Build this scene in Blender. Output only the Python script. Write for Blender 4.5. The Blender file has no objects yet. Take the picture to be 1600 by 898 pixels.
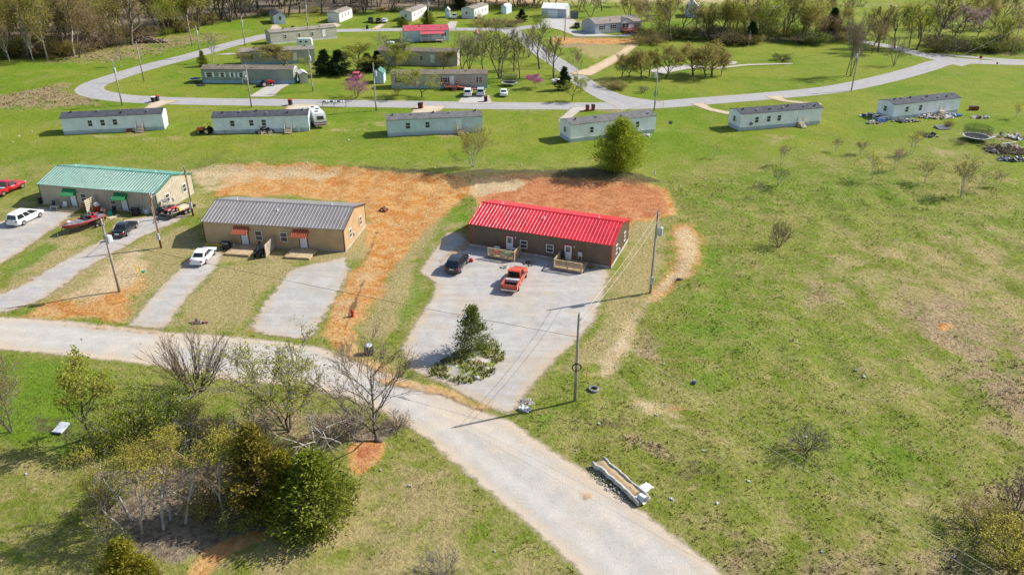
import bpy, bmesh, math, random
import numpy as np
from mathutils import Vector, Matrix
R = math.radians
# ---------------------------------------------------------------- camera, sky, sun, exposure
scn = bpy.context.scene
COL = scn.collection
FPX, PIT, ROLL, CAMH = 1211.5, R(27.02), R(.37), 41.5
cam = bpy.data.objects.new('camera', bpy.data.cameras.new('camera'))
COL.objects.link(cam)
cam.data.sensor_width = 36; cam.data.sensor_fit = 'HORIZONTAL'
cam.data.lens = FPX / 1600 * 36
cam.data.clip_start = .5; cam.data.clip_end = 6000
cam.matrix_world = Matrix.Translation((0, 0, CAMH)) @ Matrix.Rotation(R(90) - PIT, 4, 'X') @ Matrix.Rotation(ROLL, 4, 'Z')
scn.camera = cam
SUN_AZ, SUN_EL = R(20.5), R(38.3)          # azimuth counted from +X towards +Y
world = bpy.data.worlds.new('World'); scn.world = world; world.use_nodes = True
wn = world.node_tree
sky = wn.nodes.new('ShaderNodeTexSky'); sky.sky_type = 'NISHITA'; sky.sun_disc = False
sky.sun_elevation = SUN_EL; sky.sun_rotation = R(90) - SUN_AZ
sky.air_density = 1.0; sky.dust_density = 1.2
bg = wn.nodes['Background']; bg.inputs['Strength'].default_value = .12
wn.links.new(sky.outputs['Color'], bg.inputs['Color'])
sl = bpy.data.lights.new('sun', 'SUN'); sl.energy = 5.0; sl.angle = R(.5); sl.color = (1, .95, .86)
so = bpy.data.objects.new('sun', sl); COL.objects.link(so)
sd = Vector((math.cos(SUN_AZ) * math.cos(SUN_EL), math.sin(SUN_AZ) * math.cos(SUN_EL), math.sin(SUN_EL)))
so.rotation_euler = sd.to_track_quat('Z', 'Y').to_euler(); so.location = (60, 20, 60)
scn.view_settings.view_transform = 'Standard'; scn.view_settings.look = 'None'
scn.view_settings.gamma = 1; scn.view_settings.use_curve_mapping = False
scn.view_settings.exposure = .42
scn.render.engine = 'CYCLES'
scn.cycles.max_bounces = 6; scn.cycles.diffuse_bounces = 3; scn.cycles.glossy_bounces = 2
scn.cycles.transparent_max_bounces = 12; scn.cycles.transmission_bounces = 2
scn.cycles.caustics_reflective = False; scn.cycles.caustics_refractive = False
rng = random.Random(7); NR = np.random.RandomState(11)

# ---------------------------------------------------------------- surveying: photo point -> place on the ground
def ray(px, py):
    a = px - 800; b = 449 - py
    X = math.cos(ROLL) * a - math.sin(ROLL) * b; Y = math.sin(ROLL) * a + math.cos(ROLL) * b
    cp, sp = math.cos(PIT), math.sin(PIT)
    return X / FPX, cp + Y / FPX * sp, -sp + Y / FPX * cp
def G(px, py, z=0.0):
    d = ray(px, py); t = (z - CAMH) / d[2]
    return d[0] * t, d[1] * t
def GG(pts): return [G(*p) for p in pts]
def HG(b, t):                               # height of an upright thing from its foot and its top
    y = G(*b)[1]; d = ray(*t)
    return CAMH + d[2] * y / d[1]
def heading(r, f):
    a, b = G(*r), G(*f)
    return math.atan2(b[1] - a[1], b[0] - a[0])

# ---------------------------------------------------------------- materials
class NT:
    def __init__(s, name):
        s.m = bpy.data.materials.new(name); s.m.use_nodes = True
        s.t = s.m.node_tree; s.b = s.t.nodes['Principled BSDF']; s.o = s.t.nodes['Material Output']
        s.pos = None
    def n(s, ty, **kw):
        nd = s.t.nodes.new(ty)
        for k, v in kw.items(): setattr(nd, k, v)
        return nd
    def put(s, sock, v):
        if hasattr(v, 'node'): s.t.links.new(v, sock)
        elif isinstance(v, (tuple, list)) and len(v) == 3 and sock.type == 'RGBA': sock.default_value = (*v, 1)
        else: sock.default_value = v
    def P(s):
        if s.pos is None: s.pos = s.n('ShaderNodeNewGeometry').outputs['Position']
        return s.pos
    def obj(s): return s.n('ShaderNodeTexCoord').outputs['Object']
    def noise(s, sc, det=4, ro=.55, vec=None, dist=0):
        nd = s.n('ShaderNodeTexNoise'); s.put(nd.inputs['Vector'], vec if vec is not None else s.P())
        nd.inputs['Scale'].default_value = sc; nd.inputs['Detail'].default_value = det
        nd.inputs['Roughness'].default_value = ro; nd.inputs['Distortion'].default_value = dist
        return nd.outputs['Fac']
    def math(s, op, a, b=0.0, c=0.0, cl=False):
        nd = s.n('ShaderNodeMath', operation=op); nd.use_clamp = cl
        for i, v in enumerate((a, b, c)): s.put(nd.inputs[i], v)
        return nd.outputs[0]
    def step(s, v, lo, hi, a=0.0, b=1.0):
        nd = s.n('ShaderNodeMapRange', interpolation_type='SMOOTHSTEP')
        for i, x in enumerate((v, lo, hi, a, b)): s.put(nd.inputs[i], x)
        return nd.outputs[0]
    def mix(s, f, a, b, bt='MIX'):
        nd = s.n('ShaderNodeMix', data_type='RGBA', blend_type=bt)
        s.put(nd.inputs[0], f); s.put(nd.inputs[6], a); s.put(nd.inputs[7], b)
        return nd.outputs[2]
    def scale(s, c, f):                      # colour times factor
        nd = s.n('ShaderNodeVectorMath', operation='SCALE'); s.put(nd.inputs[0], c); s.put(nd.inputs['Scale'], f)
        return nd.outputs[0]
    def attr(s, name):
        nd = s.n('ShaderNodeAttribute'); nd.attribute_name = name
        return nd
    def rnd(s): return s.n('ShaderNodeNewGeometry').outputs['Random Per Island']
    def bump(s, h, st, d):
        nd = s.n('ShaderNodeBump'); s.put(nd.inputs['Height'], h); nd.inputs['Strength'].default_value = st; nd.inputs['Distance'].default_value = d
        s.t.links.new(nd.outputs[0], s.b.inputs['Normal'])
    def fin(s, col, rough=.8, spec=.3, metal=0.0):
        s.put(s.b.inputs['Base Color'], col); s.put(s.b.inputs['Roughness'], rough)
        s.b.inputs['Specular IOR Level'].default_value = spec; s.b.inputs['Metallic'].default_value = metal
        return s.m

def plain(name, col, rough=.7, spec=.3, metal=0.0, var=.25, sc=1.5, dirt=None, coat=0):
    t = NT(name); v = t.obj()
    k = t.step(t.noise(sc, 4, .6, v), .3, .7, 1 - var, 1 + var * .6)
    c = t.scale(col, k)
    if dirt: c = t.mix(t.step(t.noise(sc * .6, 5, .65, v), .5, .75, 0.0, .7), c, dirt)
    if coat: t.b.inputs['Coat Weight'].default_value = coat; t.b.inputs['Coat Roughness'].default_value = .08
    return t.fin(c, rough, spec, metal)
M = {}
def mt(key, *a, **k):
    if key not in M: M[key] = plain(key, *a, **k)
    return M[key]
mt('white_paint', (.78, .79, .78), .35, .5, var=.05, coat=.5)
mt('black_paint', (.012, .013, .016), .22, .5, var=.1, coat=.8)
mt('orange_paint', (.62, .085, .03), .35, .5, var=.08, coat=.5)
mt('red_paint', (.52, .012, .02), .3, .5, var=.08, coat=.6)
mt('maroon_paint', (.2, .012, .02), .25, .5, var=.15, coat=.8)
mt('navy_paint', (.02, .03, .07), .25, .5, var=.1, coat=.6)
mt('silver_paint', (.5, .52, .54), .3, .5, var=.06, coat=.4)
mt('glass', (.018, .022, .026), .06, .6, var=.1)
mt('window_glass', (.05, .055, .05), .08, .6, var=.5, sc=2.0)
mt('rubber', (.02, .02, .021), .85, .2)
mt('chrome', (.6, .6, .62), .25, .5, .8, var=.05)
mt('steel', (.42, .44, .46), .45, .5, .6)
mt('galvanised', (.55, .57, .6), .5, .4, .2)
mt('black_plastic', (.025, .025, .027), .55, .4)
mt('red_lamp', (.45, .01, .01), .2, .5, var=.05)
mt('clear_lamp', (.7, .7, .68), .15, .6, var=.05)
mt('white_trim', (.78, .78, .77), .5, .4, var=.06)
mt('door_white', (.75, .77, .8), .45, .4, var=.04)
mt('new_wood', (.5, .37, .22), .75, .2, var=.25, sc=2.0)
mt('grey_wood', (.42, .35, .27), .85, .2, var=.3, sc=1.2)
mt('pale_wood', (.62, .52, .38), .8, .2, var=.25, sc=2.0)
mt('pole_wood', (.36, .32, .275), .9, .1, var=.35, sc=.8)
mt('pole_brown', (.25, .14, .075), .9, .1, var=.35, sc=.8)
mt('concrete', (.44, .41, .37), .9, .2, var=.25)
mt('red_plastic', (.5, .015, .02), .45, .4)
mt('teal_plastic', (.02, .38, .3), .45, .4)
mt('blue_plastic', (.05, .13, .35), .5, .4)
mt('yellow_plastic', (.7, .45, .03), .5, .4)
mt('orange_plastic', (.7, .16, .02), .5, .4)
mt('cloth_white', (.72, .73, .74), .8, .2, var=.15)
mt('cloth_grey', (.2, .2, .22), .85, .2, var=.4)
mt('junk', (.32, .25, .19), .9, .2, var=.7, sc=3.0)
mt('wire_white', (.62, .6, .55), .6, .3)
mt('wire_black', (.03, .03, .03), .6, .3)
mt('bark', (.16, .13, .105), .95, .1, var=.35, sc=3.0)
mt('bark_pale', (.48, .44, .385), .95, .1, var=.35, sc=3.0)
mt('twig_brown', (.22, .155, .11), .95, .1, var=.3)
mt('twig_grey', (.27, .235, .2), .95, .1, var=.3)
mt('twig_dark', (.16, .125, .1), .95, .1, var=.3)
mt('brick_red', (.3, .1, .07), .9, .2, var=.4, sc=4.0)
mt('stone', (.45, .43, .4), .9, .2, var=.35, sc=4.0)

def metal_sheet(name, col, rough=.35, streak=.1):
    t = NT(name); v = t.obj()
    c = t.scale(col, t.step(t.noise(.7, 4, .6, v), .3, .7, 1 - streak, 1 + streak))
    return t.fin(c, t.step(t.noise(1.2, 3, .5, v), .3, .7, rough * .8, rough * 1.25), .5, .0)
M['roof_red'] = metal_sheet('roof_red', (.58, .014, .03), .36, .2)
M['roof_gray'] = metal_sheet('roof_gray', (.21, .195, .195), .36)
M['roof_green'] = metal_sheet('roof_green', (.1, .25, .195), .3)
M['roof_white'] = metal_sheet('roof_white', (.74, .74, .73), .4)
M['roof_rose'] = metal_sheet('roof_rose', (.5, .085, .1), .45, .15)
M['wall_brown'] = metal_sheet('wall_brown', (.165, .115, .08), .5)
M['wall_tan'] = metal_sheet('wall_tan', (.52, .36, .2), .5)
M['wall_sand'] = metal_sheet('wall_sand', (.47, .41, .31), .5)
M['trim_red'] = metal_sheet('trim_red', (.55, .012, .015), .4)
M['trim_bronze'] = metal_sheet('trim_bronze', (.07, .05, .04), .4)
M['trim_green'] = metal_sheet('trim_green', (.03, .16, .11), .4)
M['awning_rust'] = metal_sheet('awning_rust', (.36, .085, .035), .45)
M['awning_green'] = metal_sheet('awning_green', (.015, .22, .055), .45)

def siding(name, col, dirt, amt=.5):
    t = NT(name); v = t.obj()
    sx = t.n('ShaderNodeSeparateXYZ'); t.put(sx.inputs[0], v)
    lap = t.math('FRACT', t.math('MULTIPLY', sx.outputs[2], 5.0))
    c = t.scale(col, t.step(t.noise(.5, 5, .65, v), .3, .75, .82, 1.05))
    mp = t.n('ShaderNodeMapping'); t.put(mp.inputs[0], v); mp.inputs['Scale'].default_value = (1.2, 1.2, .25)
    c = t.mix(t.step(t.noise(.9, 6, .7, mp.outputs[0]), .5, .78, 0.0, amt), c, dirt)
    t.bump(lap, .5, .02)
    return t.fin(c, .6, .35)
M['siding_blue'] = siding('siding_blue', (.82, .88, .96), (.62, .66, .7), .3)
M['siding_pale'] = siding('siding_pale', (.9, .93, .97), (.7, .74, .78), .3)
M['siding_white'] = siding('siding_white', (.74, .74, .72), (.5, .49, .45), .35)
M['siding_aqua'] = siding('siding_aqua', (.62, .75, .82), (.5, .5, .47), .75)
M['siding_green'] = siding('siding_green', (.31, .35, .29), (.18, .2, .16), .4)
M['siding_greige'] = siding('siding_greige', (.5, .46, .39), (.25, .235, .19), .4)
M['siding_sky'] = siding('siding_sky', (.56, .67, .78), (.25, .3, .33), .4)
M['siding_grey'] = siding('siding_grey', (.46, .5, .55), (.3, .32, .33), .3)
M['skirt_blue'] = siding('skirt_blue', (.52, .6, .66), (.36, .38, .38), .5)
M['skirt_bright'] = siding('skirt_bright', (.36, .56, .68), (.3, .38, .4), .4)
def shingles(name, col):
    t = NT(name); v = t.obj()
    br = t.n('ShaderNodeTexBrick'); t.put(br.inputs['Vector'], v); br.inputs['Scale'].default_value = 3.0
    br.inputs['Color1'].default_value = (.85, .85, .85, 1); br.inputs['Color2'].default_value = (1.15, 1.15, 1.15, 1); br.inputs['Mortar'].default_value = (.7, .7, .7, 1)
    c = t.mix(1.0, t.scale(col, t.step(t.noise(1.0, 6, .7, v), .3, .72, .72, 1.25)), br.outputs[0], 'MULTIPLY')
    return t.fin(c, .85, .25)
M['shingle_dark'] = shingles('shingle_dark', (.07, .075, .09))
M['shingle_grey'] = shingles('shingle_grey', (.15, .145, .145))
M['shingle_brown'] = shingles('shingle_brown', (.2, .165, .13))
M['shingle_tan'] = shingles('shingle_tan', (.27, .235, .2))

def leafmat(name, a, b, tr=.35):
    t = NT(name)
    c = t.mix(t.rnd(), a, b)
    t.put(t.b.inputs['Base Color'], c); t.b.inputs['Roughness'].default_value = .7; t.b.inputs['Specular IOR Level'].default_value = .15
    ts = t.n('ShaderNodeBsdfTranslucent'); t.put(ts.inputs[0], c)
    ms = t.n('ShaderNodeMixShader'); ms.inputs[0].default_value = tr
    t.t.links.new(t.b.outputs[0], ms.inputs[1]); t.t.links.new(ts.outputs[0], ms.inputs[2]); t.t.links.new(ms.outputs[0], t.o.inputs[0])
    return t.m
M['leaf_spring'] = leafmat('leaf_spring', (.23, .3, .022), (.4, .43, .05), .52)
M['leaf_mauve'] = leafmat('leaf_mauve', (.3, .19, .22), (.4, .28, .3), .5)
M['leaf_fresh'] = leafmat('leaf_fresh', (.2, .28, .02), (.4, .45, .045), .52)
M['leaf_island'] = leafmat('leaf_island', (.1, .13, .03), (.22, .25, .06), .25)
M['leaf_lime'] = leafmat('leaf_lime', (.27, .31, .035), (.44, .43, .09), .52)
M['leaf_green'] = leafmat('leaf_green', (.15, .25, .022), (.29, .38, .05), .52)
M['leaf_yellow'] = leafmat('leaf_yellow', (.38, .35, .05), (.52, .47, .08), .55)
M['leaf_olive'] = leafmat('leaf_olive', (.27, .24, .06), (.42, .35, .1), .52)
M['leaf_tan'] = leafmat('leaf_tan', (.26, .19, .1), (.33, .25, .12), .52)
M['leaf_pink'] = leafmat('leaf_pink', (.46, .1, .3), (.58, .2, .42), .52)
M['leaf_cedar'] = leafmat('leaf_cedar', (.1, .14, .014), (.29, .32, .035), .3)
M['leaf_cedar_brown'] = leafmat('leaf_cedar_brown', (.15, .13, .02), (.32, .26, .045), .3)
M['leaf_cedar_dark'] = leafmat('leaf_cedar_dark', (.018, .035, .012), (.045, .07, .02), .1)
M['leaf_cedar_gold'] = leafmat('leaf_cedar_gold', (.15, .15, .014), (.32, .28, .025), .2)
M['leaf_rust'] = leafmat('leaf_rust', (.24, .12, .05), (.32, .19, .1), .52)

# ---------------------------------------------------------------- mesh building
class MB:
    def __init__(s): s.v = []; s.f = []; s.k = []
    def face(s, pts, mi=0):
        i = len(s.v); s.v += [tuple(p) for p in pts]; s.f.append(tuple(range(i, i + len(pts)))); s.k.append(mi)
    def hexa(s, p, mi=0):                    # p: 4 bottom (ccw from above) + 4 top
        i = len(s.v); s.v += [tuple(q) for q in p]
        for f in ((3, 2, 1, 0), (4, 5, 6, 7), (0, 1, 5, 4), (1, 2, 6, 5), (2, 3, 7, 6), (3, 0, 4, 7)):
            s.f.append(tuple(i + j for j in f)); s.k.append(mi)
    def box(s, x0, x1, y0, y1, z0, z1, mi=0):
        s.hexa([(x0, y0, z0), (x1, y0, z0), (x1, y1, z0), (x0, y1, z0), (x0, y0, z1), (x1, y0, z1), (x1, y1, z1), (x0, y1, z1)], mi)
    def obox(s, c, e, rot=(0, 0, 0), mi=0):
        m = Matrix.Translation(c) @ __import__('mathutils').Euler(rot).to_matrix().to_4x4()
        q = [(-1, -1, -1), (1, -1, -1), (1, 1, -1), (-1, 1, -1), (-1, -1, 1), (1, -1, 1), (1, 1, 1), (-1, 1, 1)]
        s.hexa([m @ Vector((a * e[0] / 2, b * e[1] / 2, d * e[2] / 2)) for a, b, d in q], mi)
    def tube(s, pts, rad, n=6, mi=0, cap=True):
        pts = [Vector(p) for p in pts]
        if not isinstance(rad, (list, tuple)): rad = [rad] * len(pts)
        i0 = len(s.v); last = None
        for j, p in enumerate(pts):
            d = (pts[min(j + 1, len(pts) - 1)] - pts[max(j - 1, 0)])
            d = d.normalized() if d.length > 1e-9 else Vector((0, 0, 1))
            if last is None: a = d.orthogonal().normalized()
            else:
                a = last - d * last.dot(d)
                a = a.normalized() if a.length > 1e-6 else d.orthogonal().normalized()
            last = a; b = d.cross(a)
            for k in range(n):
                t = 2 * math.pi * k / n
                s.v.append(tuple(p + (a * math.cos(t) + b * math.sin(t)) * rad[j]))
        for j in range(len(pts) - 1):
            for k in range(n):
                a, b = i0 + j * n + k, i0 + j * n + (k + 1) % n
                s.f.append((a, b, b + n, a + n)); s.k.append(mi)
        if cap:
            s.f.append(tuple(i0 + k for k in reversed(range(n)))); s.k.append(mi)
            e = i0 + (len(pts) - 1) * n
            s.f.append(tuple(e + k for k in range(n))); s.k.append(mi)
    def loft(s, secs, mi=0, cap=True):
        i0 = len(s.v); n = len(secs[0])
        for q in secs: s.v += [tuple(p) for p in q]
        for j in range(len(secs) - 1):
            for k in range(n):
                a, b = i0 + j * n + k, i0 + j * n + (k + 1) % n
                s.f.append((a, b, b + n, a + n)); s.k.append(mi)
        if cap:
            s.f.append(tuple(i0 + k for k in reversed(range(n)))); s.k.append(mi)
            e = i0 + (len(secs) - 1) * n
            s.f.append(tuple(e + k for k in range(n))); s.k.append(mi)
    def dome(s, c, r, nz=4, n=10, mi=0, full=True):
        secs = []
        lo = -math.pi / 2 if full else 0
        for j in range(nz + 1):
            t = lo + (math.pi / 2 - lo) * j / nz
            secs.append([(c[0] + r[0] * math.cos(t) * math.cos(2 * math.pi * k / n), c[1] + r[1] * math.cos(t) * math.sin(2 * math.pi * k / n), c[2] + r[2] * math.sin(t)) for k in range(n)])
        s.loft(secs, mi, False)
    def mesh(s, name, mats, smooth=False):
        me = bpy.data.meshes.new(name); me.from_pydata(s.v, [], s.f)
        for m in (mats if isinstance(mats, (list, tuple)) else [mats]): me.materials.append(M[m] if isinstance(m, str) else m)
        me.polygons.foreach_set('material_index', s.k)
        if smooth: me.polygons.foreach_set('use_smooth', [True] * len(s.f))
        me.update(); return me
    def build(s, name, mats, parent=None, smooth=False, bevel=0):
        me = s.mesh(name, mats, smooth)
        if bevel:
            bm = bmesh.new(); bm.from_mesh(me); bmesh.ops.remove_doubles(bm, verts=bm.verts, dist=1e-4)
            bmesh.ops.bevel(bm, geom=bm.edges[:], offset=bevel, segments=2, affect='EDGES', profile=.6); bm.to_mesh(me); bm.free()
        return link(name, me, parent)
def link(name, me, parent=None):
    o = bpy.data.objects.new(name, me); COL.objects.link(o)
    if parent: o.parent = parent
    return o
def tag(o, label, cat, group=None):
    o['label'] = label; o['category'] = cat
    if group: o['group'] = group
    return o
def thing(name, label, cat, loc=(0, 0, 0), rz=0.0, group=None, sc=1.0):
    o = bpy.data.objects.new(name, None); COL.objects.link(o); o.empty_display_size = .3
    o.location = loc if len(loc) == 3 else (loc[0], loc[1], 0); o.rotation_euler = (0, 0, rz)
    o.scale = (sc, sc, sc) if not isinstance(sc, (tuple, list)) else sc
    return tag(o, label, cat, group)
def dup(o, parent=None):
    c = o.copy(); COL.objects.link(c)
    if parent: c.parent = parent
    for ch in list(o.children): dup(ch, c)
    return c
def struct(name, me, kind='structure'):
    o = link(name, me); o['kind'] = kind; return o
# ---------------------------------------------------------------- the ground
def sdist(x, y, poly):                       # signed distance to a polygon, negative inside
    poly = np.asarray(poly, float); d = np.full(x.shape, 1e9); ins = np.zeros(x.shape, bool)
    for (ax, ay), (bx, by) in zip(poly, np.roll(poly, -1, 0)):
        ex, ey = bx - ax, by - ay; L = ex * ex + ey * ey + 1e-12
        t = np.clip(((x - ax) * ex + (y - ay) * ey) / L, 0, 1)
        d = np.minimum(d, (x - ax - t * ex) ** 2 + (y - ay - t * ey) ** 2)
        c = (ay > y) != (by > y)
        ins ^= c & (x < ex * (y - ay) / (ey if abs(ey) > 1e-12 else 1e-12) + ax)
    d = np.sqrt(d)
    return np.where(ins, -d, d)
def sstep(a, b, v):
    t = np.clip((v - a) / (b - a), 0, 1); return t * t * (3 - 2 * t)
def ribbon(pts, w, closed=False):            # polygon of a road from its centre line (photo points) and width in metres
    p = GG(pts)
    q = [np.array(p[0])]
    for i in range(len(p) - 1):              # smooth the line
        p0, p1, p2, p3 = [np.array(p[min(max(i + k, 0), len(p) - 1)]) for k in (-1, 0, 1, 2)]
        for t in np.linspace(.2, 1, 5):
            q.append(.5 * (2 * p1 + (p2 - p0) * t + (2 * p0 - 5 * p1 + 4 * p2 - p3) * t * t + (3 * p1 - p0 - 3 * p2 + p3) * t ** 3))
    q = np.array(q); d = np.gradient(q, axis=0); d /= np.linalg.norm(d, axis=1)[:, None] + 1e-9
    n = np.stack([-d[:, 1], d[:, 0]], 1); ws = np.interp(np.arange(len(q)), np.linspace(0, len(q) - 1, len(w)), w) if isinstance(w, (list, tuple)) else w
    ws = np.reshape(ws, (-1, 1)) if not np.isscalar(ws) else ws
    return np.concatenate([q + n * ws / 2, (q - n * ws / 2)[::-1]])
# name, polygon, material, cell size, edge roughness
ROADS = [
 ('gravel_road', GG([(-60, 490), (0, 493), (100, 499), (190, 509), (260, 516), (330, 521), (420, 529), (500, 540), (560, 562), (620, 585), (680, 605), (740, 634), (800, 655), (850, 690), (930, 742), (1010, 798), (1080, 852), (1150, 905), (1220, 960), (960, 960), (905, 898), (850, 848), (790, 796), (720, 737), (660, 684), (600, 648), (540, 622), (430, 603), (330, 592), (240, 573), (100, 557), (0, 548), (-60, 545)]), 'gravel_road', .5, 1.0),
 ('paved_road', ribbon([(1640, 100), (1560, 98), (1480, 97), (1440, 108), (1380, 124), (1300, 140), (1200, 150), (1100, 158), (1030, 163.5), (960, 165.5), (880, 166), (750, 165), (600, 162.5), (450, 160.5), (300, 158.5), (210, 155), (160, 149), (140, 141), (150, 131), (185, 119), (230, 105), (300, 87), (360, 70), (400, 60), (430, 54), (480, 50), (560, 47.5), (640, 46.5), (720, 46), (790, 46), (850, 40)], 6.6), 'asphalt', 1.0, .5),
 ('connecting_road', ribbon([(1005, 166), (975, 158), (950, 150), (920, 134), (900, 120), (880, 104), (855, 88), (830, 70), (808, 55), (795, 47)], [14, 9, 7, 6, 6, 6, 6, 6, 7, 7]), 'asphalt', 1.0, .5),
 ('side_road', ribbon([(1520, 99), (1480, 93), (1430, 83), (1390, 73), (1340, 64), (1290, 52)], [16, 9, 6, 5.5, 5.5, 5.5]), 'asphalt', 1.0, .5),
 ('far_road', ribbon([(1660, 96), (1590, 95), (1500, 88), (1450, 84)], [4, 4, 3, 3]), 'asphalt', 1.0, .3),
 ('driveway', GG([(718, 362), (695, 363), (672, 395), (651, 424), (675, 442), (674, 460), (652, 494), (622, 543), (640, 580), (692, 603), (745, 632), (795, 652), (815, 638), (830, 610), (870, 566), (905, 534), (932, 505), (944, 470), (955, 429), (948, 418), (740, 380)]), 'gravel_drive', .5, 1.1),
 ('driveway', GG([(452, 418), (545, 398), (552, 425), (533, 462), (508, 505), (490, 533), (430, 531), (383, 515), (402, 480), (430, 445)]), 'gravel_drive', .5, 1.9),
 ('driveway', GG([(295, 400), (318, 378), (352, 394), (342, 420), (300, 462), (268, 508), (255, 518), (193, 511), (215, 486), (245, 450)]), 'gravel_drive', .5, 1.3),
 ('driveway', GG([(-40, 470), (20, 450), (80, 415), (130, 388), (165, 368), (180, 345), (240, 335), (300, 332), (285, 345), (225, 372), (180, 398), (140, 420), (100, 450), (60, 476), (0, 492), (-40, 492)]), 'gravel_drive', .5, 1.9),
 ('driveway', GG([(-60, 370), (0, 345), (58, 322), (112, 326), (118, 336), (70, 370), (30, 398), (0, 416), (-60, 440)]), 'gravel_drive', .5, 1.3),
 ('driveway', GG([(385, 152), (402, 143), (412, 136), (436, 128), (455, 132), (440, 140), (428, 152)]), 'gravel_far', 1.0, .5),
 ('driveway', GG([(712, 162), (722, 150), (765, 149), (772, 163)]), 'gravel_far', 1.0, .5),
 ('driveway', GG([(872, 186), (884, 176), (893, 167), (928, 168), (905, 176), (890, 190), (874, 200)]), 'gravel_far', 1.0, .5),
 ('driveway', GG([(1075, 162), (1102, 161), (1112, 169), (1145, 176), (1142, 181), (1105, 173)]), 'gravel_tan', 1.0, .5),
 ('driveway', ribbon([(1208, 150), (1222, 157), (1255, 161), (1285, 164)], [5, 2.5, 2, 3]), 'gravel_tan', 1.0, .4),
 ('driveway', GG([(648, 164), (700, 166), (690, 173), (672, 180), (640, 180)]), 'gravel_tan', 1.0, .5),
 ('driveway', GG([(450, 163), (500, 163), (488, 170), (462, 180), (440, 178)]), 'gravel_tan', 1.0, .5),
 ('driveway', GG([(240, 156), (285, 158), (265, 162), (240, 172), (222, 172)]), 'gravel_tan', 1.0, .5),
 ('driveway', GG([(500, 47), (520, 47), (535, 40), (525, 36), (497, 39), (512, 43)]), 'gravel_tan', 1.5, .5),
 ('driveway', GG([(578, 47), (592, 47), (604, 38), (592, 38)]), 'gravel_tan', 1.5, .5),
 ('driveway', GG([(690, 46), (712, 46), (716, 34), (702, 34)]), 'gravel_far', 1.5, .5),
 ('driveway', GG([(420, 50), (448, 48), (432, 38), (424, 39)]), 'gravel_tan', 1.5, .5),
 ('driveway', GG([(836, 46), (845, 30), (890, 27), (902, 34), (890, 46), (960, 56), (1006, 48), (985, 58), (900, 58), (872, 47), (860, 45)]), 'gravel_far', 1.5, .5),
 ('driveway', ribbon([(905, 118), (930, 108), (955, 95), (975, 82), (990, 70)], [7, 5, 5, 4, 4]), 'dirt_track', 1.0, 1.2),
 ('gravel_path', ribbon([(1022, 114), (1050, 108), (1080, 105), (1110, 107), (1140, 105), (1170, 102), (1240, 100)], [6, 6, 5, 3, 2, 2, 1.5]), 'gravel_far', 1.0, .3),
 ('gravel_pad', GG([(1120, 98), (1140, 95), (1155, 98), (1148, 102), (1128, 102)]), 'gravel_far', 1.0, .4),
 ('parking_pad', GG([(355, 84), (375, 83), (380, 86), (330, 87)]), 'gravel_far', 1.0, .3),
 ('dirt_patch', GG([(737, 370), (712, 385), (684, 406), (690, 413), (715, 398), (744, 383)]), 'dirt_film', .4, 1.6),
 ('dirt_patch', GG([(745, 630), (762, 632), (770, 642), (752, 645)]), 'dirt_film', .4, 1.2),
 ('dirt_patch', GG([(130, 505), (260, 518), (250, 524), (150, 516), (60, 506)]), 'dirt_film', .4, 1.6),
 ('dirt_patch', GG([(905, 770), (925, 768), (930, 780), (912, 784)]), 'dirt_film', .4, 1.2),
 ('dirt_patch', GG([(580, 588), (620, 590), (700, 605), (752, 628), (775, 640), (758, 645), (735, 640), (690, 622), (640, 612), (590, 604)]), 'dirt_film', .4, 1.3),
 ('dirt_patch', GG([(520, 530), (560, 535), (572, 556), (620, 575), (640, 588), (600, 592), (560, 570), (530, 555)]), 'dirt_film', .4, 1.3),
]
def E(px, py, rx, ry, rot=0):                # an ellipse of photo points
    return GG([(px + rx * math.cos(t) * math.cos(rot) - ry * math.sin(t) * math.sin(rot), py + rx * math.cos(t) * math.sin(rot) + ry * math.sin(t) * math.cos(rot)) for t in np.linspace(0, 2 * math.pi, 16)[:-1]])
CH = ['dirt', 'pale', 'dry', 'lush', 'brown', 'litter', 'mown', 'dark']
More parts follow.
